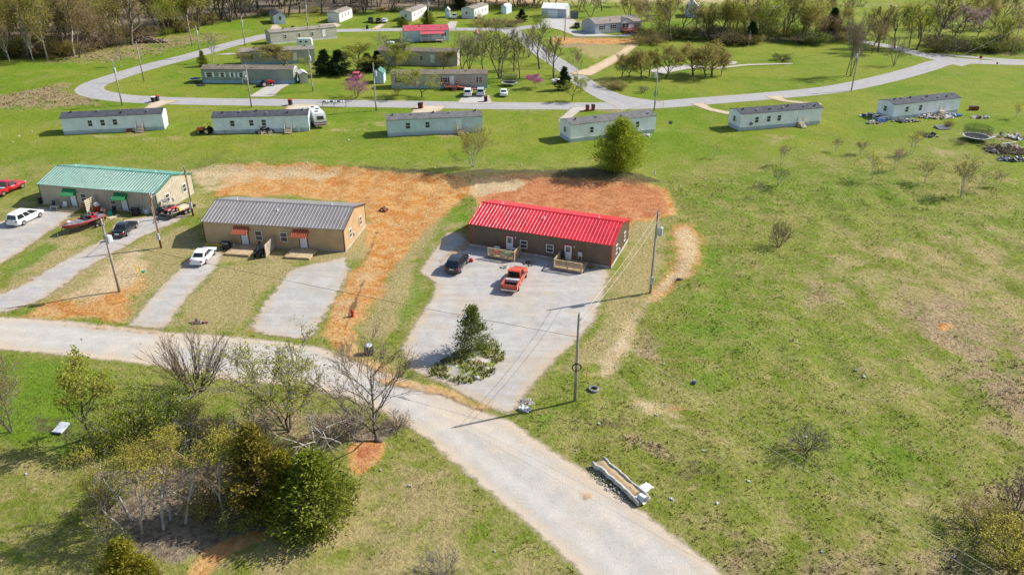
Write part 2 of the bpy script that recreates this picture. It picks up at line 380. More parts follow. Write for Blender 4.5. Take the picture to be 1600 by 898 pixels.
PATCH = [  # channel, feather (m), strength, polygon
 ('mown', 9, 1, GG([(-900, 292), (300, 250), (640, 262), (760, 262), (1050, 262), (1350, 232), (1500, 215), (1640, 330), (2400, 330), (2400, -60), (-900, -60)])),
 ('dirt', 2.2, 1, GG([(360, 262), (470, 262), (560, 268), (640, 275), (705, 282), (742, 290), (722, 314), (690, 338), (655, 372), (622, 412), (598, 452), (574, 492), (548, 512), (534, 518), (552, 542), (522, 548), (505, 522), (524, 470), (546, 430), (575, 395), (577, 350), (562, 318), (450, 305), (330, 308)])),
 ('pale', 2.5, .7, GG([(285, 262), (380, 260), (470, 262), (560, 270), (500, 284), (400, 282), (330, 303), (302, 306)])),
 ('pale', 2.5, .5, GG([(575, 400), (610, 420), (575, 470), (548, 505), (505, 520), (520, 470), (548, 425)])),
 ('dirt', 1.5, 1.2, GG([(745, 285), (790, 278), (860, 280), (930, 285), (1000, 287), (1042, 297), (1056, 335), (1010, 346), (985, 341), (880, 322), (780, 310), (735, 305)])),
 ('pale', 1.5, .8, GG([(730, 285), (770, 280), (830, 285), (800, 300), (750, 310), (735, 305)])),
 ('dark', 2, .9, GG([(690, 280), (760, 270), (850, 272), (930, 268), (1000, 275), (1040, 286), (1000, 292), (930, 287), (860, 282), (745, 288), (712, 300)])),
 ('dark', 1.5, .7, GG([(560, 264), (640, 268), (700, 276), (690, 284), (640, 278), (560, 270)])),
 ('dirt', 2, .7, GG([(60, 470), (130, 452), (180, 432), (215, 420), (236, 445), (205, 490), (192, 510), (120, 502), (30, 496)])),
 ('pale', 2, .9, GG([(80, 470), (140, 445), (180, 400), (215, 385), (235, 410), (205, 450), (130, 480)])),
 ('dry', 2, 1, GG([(205, 385), (290, 350), (320, 380), (290, 405), (245, 450), (195, 505), (200, 470), (225, 430)])),
 ('dry', 2, 1, GG([(340, 412), (450, 405), (475, 412), (430, 445), (400, 480), (380, 518), (262, 512), (300, 462)])),
 ('dry', 2, 1, GG([(305, 385), (330, 372), (560, 340), (590, 345), (592, 400), (550, 412), (450, 412), (330, 415)])),
 ('dry', 2, .95, GG([(-20, 462), (110, 388), (165, 372), (225, 388), (240, 420), (200, 500), (60, 470)])), ('pale', 2, .6, GG([(120, 440), (170, 400), (215, 392), (225, 415), (180, 450)])),
 ('dirt', .8, 1.2, GG([(745, 318), (985, 352), (1002, 338), (770, 288), (740, 300)])),
 ('dry', 2, .8, GG([(60, 318), (120, 330), (250, 338), (310, 310), (320, 330), (250, 360), (100, 345)])),
 ('dry', 2, .8, GG([(0, 330), (60, 300), (60, 330), (0, 345)])),
 ('dry', 1.5, .8, GG([(20, 405), (110, 350), (170, 340), (165, 365), (80, 415), (0, 455)])),
 ('lush', 1.5, .8, GG([(0, 425), (70, 375), (100, 385), (60, 410), (0, 440)])),
 ('dry', 2, .9, GG([(545, 395), (580, 395), (600, 420), (555, 520), (600, 545), (640, 500), (672, 450), (648, 425), (690, 365), (725, 355), (720, 330), (690, 335)])),
 ('lush', 1.5, .7, GG([(690, 330), (735, 312), (738, 345), (700, 352), (655, 412), (672, 450), (640, 510), (600, 545), (620, 480), (640, 430)])),
 ('dry', 2, .9, GG([(985, 345), (1045, 340), (1045, 400), (1010, 470), (945, 570), (850, 600), (835, 640), (838, 605), (905, 540), (940, 495), (955, 430), (965, 420)])),
 ('pale', 1.8, .85, GG([(1075, 345), (1100, 385), (1078, 430), (1045, 452), (1005, 490), (985, 540), (968, 578), (945, 598), (925, 565), (957, 540), (985, 490), (1018, 458), (1050, 420), (1052, 365)])),
 ('pale', 1.5, .6, GG([(960, 560), (1010, 620), (1070, 640), (1100, 690), (1000, 650), (950, 600)])),
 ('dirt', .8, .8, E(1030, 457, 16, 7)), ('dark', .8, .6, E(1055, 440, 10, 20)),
 ('brown', 2, .7, E(1015, 540, 32, 28)),
 ('lush', 4, .55, GG([(1055, 400), (1110, 360), (1180, 420), (1200, 560), (1120, 640), (1050, 600), (1010, 500)])),
 ('lush', 3, .6, GG([(800, 655), (870, 600), (900, 610), (890, 660), (960, 700), (860, 690)])),
 ('lush', 5, .5, GG([(1230, 690), (1340, 640), (1500, 700), (1450, 790), (1300, 770)])),
 ('dry', 16, .6, GG([(1230, 400), (1420, 360), (1600, 340), (1750, 420), (1750, 720), (1560, 740), (1400, 600), (1280, 520)])), ('dry', 8, .55, GG([(1150, 780), (1300, 800), (1500, 760), (1600, 800), (1600, 930), (1150, 930)])), ('dirt', 2.5, .75, GG([(1045, 350), (1085, 345), (1108, 385), (1088, 430), (1050, 460), (1018, 480), (1005, 470), (1040, 420)])),
 ('brown', 7, .75, E(1500, 520, 120, 50, .35)), ('brown', 7, .75, E(1580, 600, 90, 70)),
 ('brown', 5, .5, E(1310, 460, 110, 30, .1)), ('dry', 5, .5, E(1350, 430, 150, 40)),
 ('dirt', .5, .8, E(1478, 512, 14, 6)), ('dirt', .7, .6, E(1052, 640, 30, 5)), ('dirt', .5, .5, E(1030, 660, 20, 6)),
 ('brown', 5, .65, GG([(1100, 800), (1250, 830), (1400, 850), (1600, 840), (1600, 960), (1200, 960), (1100, 870)])),
 ('brown', 3, .6, GG([(1500, 760), (1600, 700), (1700, 720), (1700, 960), (1480, 900)])),
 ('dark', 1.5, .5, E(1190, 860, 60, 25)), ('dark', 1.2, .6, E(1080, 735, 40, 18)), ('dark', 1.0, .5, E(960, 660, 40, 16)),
 ('brown', 1.5, .7, E(1020, 700, 55, 18, .4)),
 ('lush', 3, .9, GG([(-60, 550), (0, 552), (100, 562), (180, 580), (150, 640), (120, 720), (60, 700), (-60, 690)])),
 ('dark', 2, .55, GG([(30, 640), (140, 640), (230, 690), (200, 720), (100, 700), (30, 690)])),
 ('dry', 4, .7, GG([(430, 830), (640, 690), (720, 760), (850, 880), (880, 960), (300, 960), (330, 880)])),
 ('dry', 3, .5, GG([(-40, 720), (60, 700), (110, 800), (60, 898), (-40, 898)])),
 ('brown', 2, .7, GG([(360, 610), (540, 640), (600, 690), (560, 700), (480, 700), (370, 680)])),
 ('litter', 2, 1.1, GG([(150, 740), (430, 720), (500, 820), (410, 840), (330, 858), (270, 880), (160, 850)])),
 ('litter', 1, .8, GG([(540, 690), (610, 650), (640, 660), (600, 690), (560, 700)])),
 ('dirt', .6, 1.2, GG([(545, 704), (562, 690), (600, 690), (602, 708), (577, 736), (552, 742)])),
 ('dirt', .7, 1.1, GG([(284, 910), (318, 866), (360, 842), (400, 828), (425, 838), (380, 856), (340, 876), (312, 910)])),
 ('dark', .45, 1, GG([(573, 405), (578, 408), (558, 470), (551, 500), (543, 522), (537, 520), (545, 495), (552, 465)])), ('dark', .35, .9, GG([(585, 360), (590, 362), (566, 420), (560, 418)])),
 ('dirt', .8, .9, GG([(430, 770), (470, 760), (475, 785), (440, 795)])),
 ('dirt', .8, .8, GG([(382, 508), (430, 512), (428, 522), (380, 518)])), ('dirt', .8, 1, E(535, 525, 24, 14)),
 ('dirt', .9, .8, GG([(190, 508), (262, 512), (262, 518), (190, 512)])),
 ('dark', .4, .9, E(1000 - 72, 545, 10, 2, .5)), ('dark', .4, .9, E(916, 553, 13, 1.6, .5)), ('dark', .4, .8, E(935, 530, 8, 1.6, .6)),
 ('brown', 5, .72, GG([(-40, 158), (0, 148), (60, 135), (105, 128), (120, 140), (172, 160), (165, 168), (100, 170), (-40, 172)])),
 ('brown', 9, .6, GG([(60, 96), (130, 70), (220, 62), (300, 52), (360, 50), (362, 62), (310, 72), (240, 90), (170, 100), (60, 104)])),
 ('pale', 4, .6, E(110, 78, 40, 5, -.15)), ('pale', 4, .5, E(385, 48, 20, 3)),
 ('lush', 8, .8, GG([(0, 96), (130, 97), (140, 108), (0, 112)])),
 ('lush', 8, .7, GG([(310, 46), (390, 30), (420, 38), (410, 50), (330, 50)])),
 ('dirt', 3, .9, GG([(860, 58), (905, 61), (985, 60), (1010, 46), (1040, 50), (1000, 66), (960, 70), (900, 68), (868, 70)])),
 ('brown', 3, .8, GG([(855, 55), (900, 58), (990, 60), (960, 70), (880, 76), (858, 70)])),
 ('dry', 3, .8, GG([(890, 60), (1010, 62), (990, 80), (930, 95), (905, 85)])),
 ('dry', 4, .8, GG([(895, 36), (910, 30), (935, 26), (920, 34), (905, 40)])),
 ('dry', 1, .9, E(185, 211.5, 85, 1.6, -.05)), ('dry', 1, .9, E(420, 210, 80, 1.6, -.03)), ('dry', 1, .8, E(680, 213, 60, 1.4, -.05)), ('dirt', 1, .5, E(230, 209, 40, 1.5, -.06)), ('dry', 1.5, .7, E(530, 203, 22, 4)),
 ('dry', 3, .5, E(640, 200, 90, 16)), ('dry', 3, .5, E(250, 215, 120, 5)), ('dry', 3, .45, E(1210, 215, 60, 8)),
 ('dry', 3, .6, GG([(1420, 225), (1450, 222), (1600, 285), (1600, 300)])),
 ('lush', 5, .5, GG([(1040, 300), (1200, 250), (1450, 260), (1500, 330), (1300, 330), (1100, 360)])),
 ('lush', 5, .6, GG([(380, 245), (700, 250), (740, 262), (640, 265), (400, 258)])),
 ('brown', 2, .6, GG([(1010, 166), (1075, 170), (1000, 176), (925, 178), (930, 172)])),
 ('brown', 2, .6, GG([(820, 170), (870, 172), (866, 178), (760, 175), (770, 171)])),
 ('dark', 2, .5, GG([(1360, 205), (1440, 222), (1500, 250), (1600, 270), (1600, 264), (1500, 240), (1440, 214)])),
 ('brown', 3, .5, GG([(1500, 205), (1600, 200), (1600, 260), (1520, 240)])),
 ('brown', 8, .8, GG([(1440, 72), (1600, 68), (1600, 88), (1500, 84)])),
 ('dry', 30, .8, GG([(1330, 14), (1700, 14), (1700, 4), (1330, 4)])), ('lush', 30, .7, GG([(1330, 26), (1700, 26), (1700, 18), (1330, 18)])),
 ('dry', 20, .7, GG([(1330, 30), (1700, 34), (1700, 30), (1330, 27)])),
 ('pale', 30, 1, GG([(700, 4), (1180, 6), (1180, -20), (600, -20)])), ('dirt', 25, .6, GG([(700, 8), (860, 10), (860, -20), (700, -20)])),
 ('litter', 6, .7, GG([(-200, 96), (0, 92), (90, 84), (160, 62), (300, 42), (420, 22), (840, 12), (840, -10), (300, 0), (-200, -10)])),
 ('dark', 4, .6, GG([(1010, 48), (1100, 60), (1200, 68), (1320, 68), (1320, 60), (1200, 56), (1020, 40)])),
]
AXX = np.concatenate([-np.geomspace(3000, 140, 26)[:-1], np.arange(-140, -62, 1.6), np.arange(-62, 74, .75), np.arange(74, 150, 1.6), np.geomspace(151, 3000, 26)])
AXY = np.concatenate([[-2500, -900, -300, -100, -30, 0, 15], np.arange(22, 125, .75), np.arange(125, 320, 1.8), np.geomspace(322, 4500, 40)])
gx, gy = np.meshgrid(AXX, AXY); gx = gx.ravel(); gy = gy.ravel()
class Waves:
    def __init__(s, lo, hi, n, seed):
        r = np.random.RandomState(seed); k = 2 * np.pi / np.exp(r.uniform(np.log(lo), np.log(hi), n)); a = r.uniform(0, 2 * np.pi, n)
        s.kx, s.ky, s.p, s.w = k * np.cos(a), k * np.sin(a), r.uniform(0, 6.28, n), (1 / k) ** .8; s.w /= np.sqrt((s.w ** 2).sum() / 2)
    def __call__(s, x, y): return (np.sin(np.multiply.outer(x, s.kx) + np.multiply.outer(y, s.ky) + s.p) * s.w).sum(-1)
WV = Waves(3.5, 14, 28, 5)
FLAT = [r[1] for r in ROADS] + [[(x + 11.5 * math.cos(a) * i - 6 * math.sin(a) * j, y + 11.5 * math.sin(a) * i + 6 * math.cos(a) * j) for i, j in ((-1, -1), (1, -1), (1, 1), (-1, 1))] for x, y, a in ((4.94, 94.4, -.358), (-30.4, 96.9, -.125), (-59.1, 110.1, -.19))]
def height(x, y):
    f = np.full(x.shape, 99.0)
    for p in FLAT:
        p = np.asarray(p); m = (x > p[:, 0].min() - 5) & (x < p[:, 0].max() + 5) & (y > p[:, 1].min() - 5) & (y < p[:, 1].max() + 5)
        if m.any(): f[m] = np.minimum(f[m], sdist(x[m], y[m], p))
    k = sstep(.8, 4.5, f)
    amp = .085 * sstep(400, 120, y) * (1 - .65 * sstep(112, 128, y))
    h = WV(x, y) * amp
    for line in BANK: 
        t = np.interp(x, line[:, 0], line[:, 1]); inside = sstep(line[0, 0], line[0, 0] + 6, x) * sstep(line[-1, 0], line[-1, 0] - 6, x)
        d = y - t; h = h + .8 * inside * np.where(d < 0, sstep(-3.5, 0, d), sstep(14, 0, d))
    return h * k
BANK = [np.array(sorted(GG([(290, 262), (380, 259), (470, 260), (560, 267), (640, 273), (700, 280), (790, 276), (860, 277), (930, 282), (1000, 284), (1050, 296)])))]
gz = height(gx, gy)
def hz(x, y): return float(height(np.array([x]), np.array([y]))[0])
def masks(x, y):
    out = {c: np.zeros(x.shape) for c in CH}
    for ch, fe, st, poly in PATCH:
        p = np.asarray(poly); m = (x > p[:, 0].min() - fe) & (x < p[:, 0].max() + fe) & (y > p[:, 1].min() - fe) & (y < p[:, 1].max() + fe)
        if m.any(): out[ch][m] = np.maximum(out[ch][m], st * sstep(fe, -fe, sdist(x[m], y[m], p)))
    return out
def put_masks(me, mk):
    for nm, cs in (('cover_a', CH[:4]), ('cover_b', CH[4:])):
        a = me.attributes.new(nm, 'FLOAT_COLOR', 'POINT')
        a.data.foreach_set('color', np.stack([mk[c] for c in cs], 1).astype(np.float32).ravel())
def ground_colour(t):
    a, b = t.attr('cover_a'), t.attr('cover_b')
    sa, sb = t.n('ShaderNodeSeparateColor'), t.n('ShaderNodeSeparateColor')
    t.put(sa.inputs[0], a.outputs['Color']); t.put(sb.inputs[0], b.outputs['Color'])
    mk = dict(zip(CH, (*sa.outputs[:3], a.outputs['Alpha'], *sb.outputs[:3], b.outputs['Alpha'])))
    big, mid, mid2, fine = t.noise(.045, 4, .6), t.noise(.3, 6, .68), t.noise(.21, 6, .7, dist=.6), t.noise(2.2, 5, .7)
    def w(ch, lo=.38, hi=.62, amp=.9, n=None):
        return t.step(t.math('ADD', mk[ch], t.math('MULTIPLY', t.math('SUBTRACT', n or mid, .5), amp)), lo, hi)
    rough = t.mix(t.step(mid2, .36, .68), (.175, .208, .028), (.325, .282, .1))
    rough = t.mix(t.step(big, .38, .68, 0.0, .55), rough, (.145, .222, .018))
    rough = t.mix(t.step(t.noise(.8, 6, .75), .48, .7, 0.0, .75), rough, (.35, .285, .135))
    mown = t.mix(t.step(big, .35, .65), (.13, .21, .012), (.215, .245, .028))
    mown = t.mix(t.step(mid2, .45, .72, 0.0, .6), mown, (.265, .25, .07))
    mown = t.mix(t.step(t.noise(.5, 6, .75), .5, .72, 0.0, .6), mown, (.09, .15, .012))
    mown = t.mix(t.step(t.noise(1.1, 5, .75), .5, .75, 0.0, .45), mown, (.28, .255, .09))
    c = t.mix(t.math('MULTIPLY', mk['mown'], 1.0, cl=True), rough, mown)
    c = t.mix(t.math('MULTIPLY', w('dry', .3, .85, 2.1, mid2), .8), c, (.38, .3, .145))
    c = t.mix(t.math('MULTIPLY', w('lush', .3, .75, 1.1), .8), c, (.115, .215, .012))
    c = t.mix(t.math('MULTIPLY', w('brown', .35, .75, 1.3, mid2), .85), c, t.mix(t.step(fine, .3, .7), (.27, .185, .11), (.38, .29, .18)))
    c = t.mix(w('litter', .35, .65), c, t.mix(t.step(fine, .3, .7), (.17, .13, .095), (.31, .25, .18)))
    pd = t.mix(t.step(mid, .35, .7), (.49, .36, .2), (.56, .44, .28))
    od = t.mix(t.step(t.noise(.4, 6, .72, dist=1.2), .34, .64), (.47, .185, .04), (.55, .345, .145))
    od = t.mix(t.step(t.noise(.9, 6, .75, dist=1.5), .52, .68, 0.0, .7), od, (.33, .14, .06))
    red = t.mix(t.step(t.noise(.6, 6, .72, dist=1.2), .35, .65), (.39, .135, .055), (.52, .25, .115))
    od = t.mix(t.step(mk['dirt'], .99, 1.15), od, red)
    c = t.mix(w('dirt', .3, .7, 1.3, mid2), c, od)
    c = t.mix(w('pale', .3, .85, 1.5, mid2), c, pd)
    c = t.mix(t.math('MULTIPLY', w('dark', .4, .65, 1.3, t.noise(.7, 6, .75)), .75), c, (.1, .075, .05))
    c = t.scale(c, t.step(fine, .25, .75, .72, 1.25))
    return c, fine, mid
def ground_mat():
    t = NT('ground_cover'); c, fine, mid = ground_colour(t)
    t.bump(t.math('ADD', t.math('MULTIPLY', mid, 1.2), t.noise(3.0, 6, .75)), .9, .28)
    return t.fin(c, .95, .1)
def grid_mesh(name, xs, ys, zs, nx, ny):
    i = np.arange(nx * ny).reshape(ny, nx)
    f = np.stack([i[:-1, :-1], i[:-1, 1:], i[1:, 1:], i[1:, :-1]], -1).reshape(-1, 4)
    return np_mesh(name, np.stack([xs, ys, zs], 1), f)
def np_mesh(name, v, f):
    me = bpy.data.meshes.new(name); k = f.shape[1]
    me.vertices.add(len(v)); me.vertices.foreach_set('co', np.asarray(v, np.float32).ravel())
    me.loops.add(f.size); me.loops.foreach_set('vertex_index', f.astype(np.int32).ravel())
    me.polygons.add(len(f)); me.polygons.foreach_set('loop_start', np.arange(0, f.size, k, dtype=np.int32))
    me.polygons.foreach_set('loop_total', np.full(len(f), k, np.int32))
    me.update(); me.validate(); return me
me = grid_mesh('ground', gx, gy, gz, len(AXX), len(AXY)); me.materials.append(ground_mat())
me.polygons.foreach_set('use_smooth', [True] * len(me.polygons))
put_masks(me, masks(gx, gy)); struct('ground', me)

TRK = math.atan2(G(320, 395)[1] - G(225, 515)[1], G(320, 395)[0] - G(225, 515)[0])
def road_mat(name, a, b, edge, tracks=.5, peb=1.0, film=False):
    t = NT(name)
    big, mid, fine = t.noise(.12, 5, .65), t.noise(.6, 6, .7), t.noise(7.0, 5, .75)
    c = t.mix(t.step(mid, .35, .65), a, b)
    ed = t.attr('inside').outputs['Fac']
    en = t.math('ADD', ed, t.math('MULTIPLY', t.math('SUBTRACT', mid, .5), 3.5))
    if edge: c = t.mix(t.step(en, 1.8, .4, 0.0, .75), c, edge)
    c = t.mix(t.step(big, .42, .7, 0.0, tracks), c, edge or b)
    c = t.scale(c, t.step(fine, .2, .8, 1 - .13 * peb, 1 + .13 * peb))
    if name == 'gravel_drive':
        mp = t.n('ShaderNodeMapping'); t.put(mp.inputs[0], t.P()); mp.inputs['Rotation'].default_value = (0, 0, -TRK); mp.inputs['Scale'].default_value = (.06, .9, 1)
        st = t.noise(1.0, 4, .6, mp.outputs[0]); c = t.scale(c, t.step(st, .3, .7, .9, 1.05))
        c = t.mix(t.step(t.noise(.35, 6, .75, dist=.8), .56, .74, 0.0, .55), c, (.47, .33, .19))
    if name in ('gravel_road', 'asphalt'):
        sw = t.math('SINE', t.math('ADD', t.math('MULTIPLY', ed, 2.6), t.math('MULTIPLY', t.noise(.25, 4, .6), 3.0)))
        c = t.scale(c, t.math('MULTIPLY_ADD', sw, .05, 1.0))
    t.fin(c, .95, .15)
    t.bump(t.math('ADD', t.math('MULTIPLY', mid, .8), t.math('MULTIPLY', fine, .5)), .7, .08 * peb)
    tr = t.n('ShaderNodeBsdfTransparent'); ms = t.n('ShaderNodeMixShader')
    ragged = t.math('ADD', ed, t.math('MULTIPLY', t.math('SUBTRACT', t.noise(.9, 6, .75), .62), t.attr('ragged').outputs['Fac']))
    al = t.step(ragged, -.25, .45)
    if film: al = t.math('MULTIPLY', al, t.step(t.noise(.5, 5, .7), .3, .62, .15, .95))
    t.put(ms.inputs[0], al); t.t.links.new(tr.outputs[0], ms.inputs[1]); t.t.links.new(t.b.outputs[0], ms.inputs[2]); t.t.links.new(ms.outputs[0], t.o.inputs[0])
    M[name] = t.m
road_mat('gravel_road', (.4, .38, .355), (.475, .44, .4), (.52, .415, .295), .6)
road_mat('gravel_drive', (.36, .345, .335), (.44, .42, .4), (.45, .355, .24), .5)
road_mat('asphalt', (.3, .295, .3), (.36, .35, .35), (.4, .37, .33), .35, .5)
road_mat('gravel_far', (.4, .39, .385), (.47, .45, .42), (.45, .39, .3), .3)
road_mat('gravel_tan', (.52, .44, .34), (.56, .49, .4), (.46, .36, .22), .4)
road_mat('dirt_track', (.5, .38, .25), (.56, .45, .32), (.4, .31, .13), .4)
road_mat('dirt_film', (.52, .25, .07), (.56, .33, .13), (.54, .36, .18), .3, .6, True)
for i, (nm, poly, mat, cell, rag) in enumerate(ROADS):
    p = np.asarray(poly); x0, y0 = p.min(0) - 1; x1, y1 = p.max(0) + 1
    nx, ny = int((x1 - x0) / cell) + 2, int((y1 - y0) / cell) + 2
    X, Y = np.meshgrid(x0 + np.arange(nx) * cell, y0 + np.arange(ny) * cell); X = X.ravel(); Y = Y.ravel()
    d = sdist(X, Y, p); ins = np.minimum(-d, 6)
    ix = np.arange(nx * ny).reshape(ny, nx)
    f = np.stack([ix[:-1, :-1], ix[:-1, 1:], ix[1:, 1:], ix[1:, :-1]], -1).reshape(-1, 4)
    f = f[(d[f] < .25).any(1)]; us, inv = np.unique(f, return_inverse=True); f = inv.reshape(-1, 4)
    Z = .012 + .004 * i + np.zeros(len(us))
    me = np_mesh(nm, np.stack([X[us], Y[us], Z], 1), f); me.materials.append(M[mat])
    a = me.attributes.new('inside', 'FLOAT', 'POINT'); a.data.foreach_set('value', ins[us].astype(np.float32))
    a = me.attributes.new('ragged', 'FLOAT', 'POINT'); a.data.foreach_set('value', np.full(len(us), 1.6 * rag, np.float32))
    struct(nm, me)

# grass tufts: one mass nobody could count
def grass_mat():
    t = NT('grass_blades'); c, fine, mid = ground_colour(t)
    k = t.rnd()
    c = t.mix(t.step(k, .72, 1.0, 0.0, .7), t.scale(c, t.math('MULTIPLY_ADD', k, .6, .85)), (.4, .34, .15))
    ts = t.n('ShaderNodeBsdfTranslucent'); t.put(ts.inputs[0], c)
    t.fin(c, .85, .1)
    nn = t.n('ShaderNodeVectorMath', operation='MULTIPLY_ADD'); t.put(nn.inputs[0], t.n('ShaderNodeNewGeometry').outputs['Normal']); nn.inputs[1].default_value = (.45, .45, .45); nn.inputs[2].default_value = (0, 0, 1)
    nz = t.n('ShaderNodeVectorMath', operation='NORMALIZE'); t.put(nz.inputs[0], nn.outputs[0])
    t.put(t.b.inputs['Normal'], nz.outputs[0])
    ms = t.n('ShaderNodeMixShader'); ms.inputs[0].default_value = .12
    t.t.links.new(t.b.outputs[0], ms.inputs[1]); t.t.links.new(ts.outputs[0], ms.inputs[2]); t.t.links.new(ms.outputs[0], t.o.inputs[0])
    return t.m
def tufts(n, region, hmin, hmax, seed, mownlim=.6, need=None, nm='grass'):
    r = np.random.RandomState(seed); x0, x1, y0, y1 = region
    x = r.uniform(x0, x1, n); y = y0 + (y1 - y0) * r.uniform(0, 1, n) ** 1.25
    mk = masks(x, y)
    bare = np.maximum.reduce([mk['dirt'], mk['pale'], mk['litter'] * .8])
    keep = (np.abs(x) < (y * .72 + 8)) & (r.uniform(0, 1, n) > bare * 1.3) & (r.uniform(0, 1, n) > mk['mown'] * mownlim) & (r.uniform(0, 1, n) < .75 + .25 * np.clip(WV2(x, y) + .3, 0, 1))
    if need: keep &= mk[need] > r.uniform(.25, .8, n)
    for p in FLAT:
        p = np.asarray(p); m = keep & (x > p[:, 0].min()) & (x < p[:, 0].max()) & (y > p[:, 1].min()) & (y < p[:, 1].max())
        if m.any():
            ii = np.where(m)[0]; keep[ii[sdist(x[ii], y[ii], p) < .1]] = False
    x, y = x[keep], y[keep]; mk = {c: v[keep] for c, v in mk.items()}; n = len(x)
    z = height(x, y); big = sstep(-.2, 1.4, WV2(x, y))
    hh = (hmin + (hmax - hmin) * r.uniform(0, 1, n) ** 1.6 * (.5 + .5 * big)) * (1 - .55 * np.clip(mk['mown'], 0, 1)) * (1 - .5 * np.clip(mk['dry'], 0, 1))
    B = 5; V = []; MK = {c: [] for c in CH}
    for b in range(B):
        a = r.uniform(0, 6.28, n); le = r.uniform(.3, 1.0, n) * hh; w = hh * r.uniform(.18, .34, n); ox, oy = r.normal(0, .22, n) * hh * 1.6, r.normal(0, .22, n) * hh * 1.6
        ca, sa = np.cos(a), np.sin(a)
        p0 = np.stack([x + ox - sa * w, y + oy + ca * w, z - .02], 1); p1 = np.stack([x + ox + sa * w, y + oy - ca * w, z - .02], 1)
        p2 = np.stack([x + ox + ca * le, y + oy + sa * le, z + hh * r.uniform(.55, 1.0, n)], 1)
        V.append(np.stack([p0, p1, p2], 1))
    V = np.stack(V, 1).reshape(-1, 3); f = np.arange(len(V)).reshape(-1, 3)
    me = np_mesh(nm, V, f); put_masks(me, {c: np.repeat(v, 3 * B) for c, v in mk.items()}); me.materials.append(GM)
    struct(nm, me, 'stuff')
WV2 = Waves(.9, 5, 36, 9); GM = grass_mat()
tufts(170000, (-62, 100, 34, 135), .05, .19, 21)
tufts(60000, (-150, -50, 120, 262), .25, 1.3, 22, 0, 'brown', 'dry_grass')
tufts(25000, (60, 140, 140, 230), .2, .8, 23, 0, 'brown', 'dry_grass')
tufts(22000, (-4, 60, 34, 66), .1, .42, 24, 0, 'brown', 'weeds')
tufts(40000, (-10, 100, 36, 120), .08, .25, 25)
# ---------------------------------------------------------------- duplex houses of ribbed sheet metal
DL, DW, EH, RH = 18.97, 9.14, 3.12, 4.42
def window(par, u, v, z0, z1, w, side='f', mull=True, name='window', fr='white_trim', shutters=None, glass='window_glass'):
    """a two-sash window on a wall facing -y ('f') or +x ('s') at (u, v)"""
    b, g = MB(), MB(); t = .07
    def bx(m, a0, a1, d0, d1, h0, h1, mi=0):
        if side == 'f': m.box(u + a0, u + a1, v - d1, v - d0, h0, h1, mi)
        else: m.box(u + d0, u + d1, v + a0, v + a1, h0, h1, mi)
    h = w / 2
    bx(b, -h - t, -h, 0, .07, z0 - t, z1 + t); bx(b, h, h + t, 0, .07, z0 - t, z1 + t)
    bx(b, -h, h, 0, .07, z0 - t, z0); bx(b, -h, h, 0, .07, z1, z1 + t)
    zm = (z0 + z1) / 2
    if mull: bx(b, -h, h, .01, .055, zm - .03, zm + .03)
    o = b.build(name, fr, par)
    bx(g, -h, h, .005, .03, z0, z1); g.build('pane', glass, o)
    if shutters:
        s = MB(); bx(s, -h - t - .38, -h - t - .02, .002, .04, z0 - .05, z1 + .05); s.build('shutter', shutters, par)
        s = MB(); bx(s, h + t + .02, h + t + .38, .002, .04, z0 - .05, z1 + .05); s.build('shutter', shutters, par)
def door(par, u, v, z0, z1, w, trim, mat='door_white', lites=False, side='f'):
    b = MB(); h = w / 2
    b.box(u - h, u + h, v - .05, v - .002, z0, z1); o = b.build('door', mat, par)
    if trim:
        f = MB(); f.box(u - h - .09, u - h - .003, v - .075, v - .003, z0, z1 + .09); f.box(u + h + .003, u + h + .09, v - .075, v - .003, z0, z1 + .09); f.box(u - h, u + h, v - .075, v - .003, z1 + .003, z1 + .09)
        f.build('door_frame', trim, o)
    k = MB(); k.tube([(u + h - .1, v - .05, z0 + .98), (u + h - .1, v - .1, z0 + .98)], .03, 6); k.build('handle', 'steel', o)
    if lites:
        g = MB(); zs = [z0 + (z1 - z0) * q for q in (.56, .7, .82, .93)]
        for i in range(3):
            for j in range(3): g.box(u - .28 + .19 * i, u - .28 + .19 * i + .165, v - .056, v - .051, zs[j], zs[j + 1] - .03)
        g.build('glass', 'window_glass', o)
    else:
        g = MB()
        for i in (0, 1):
            for zz, h2 in ((.15, .62), (.9, .9)): g.box(u - .33 + .36 * i, u - .33 + .36 * i + .3, v - .056, v - .051, z0 + zz, z0 + zz + h2)
        g.build('panel', mat, o)
def ribs_wall(b, mi=0):
    n = 50
    for i in range(1, n):
        u = -DL / 2 + DL * i / n
        for s in (-1, 1):
            v = s * DW / 2; a, c = sorted((v, v + s * .028)); b.box(u - .045, u + .045, a, c, .12, EH - .02, mi)
    n = 24
    for i in range(1, n):
        v = -DW / 2 + DW * i / n; top = EH + (RH - EH) * (1 - abs(v) / (DW / 2)) - .06
        for s in (-1, 1):
            u = s * DL / 2; a, c = sorted((u, u + s * .028)); b.box(a, c, v - .045, v + .045, .12, top, mi)
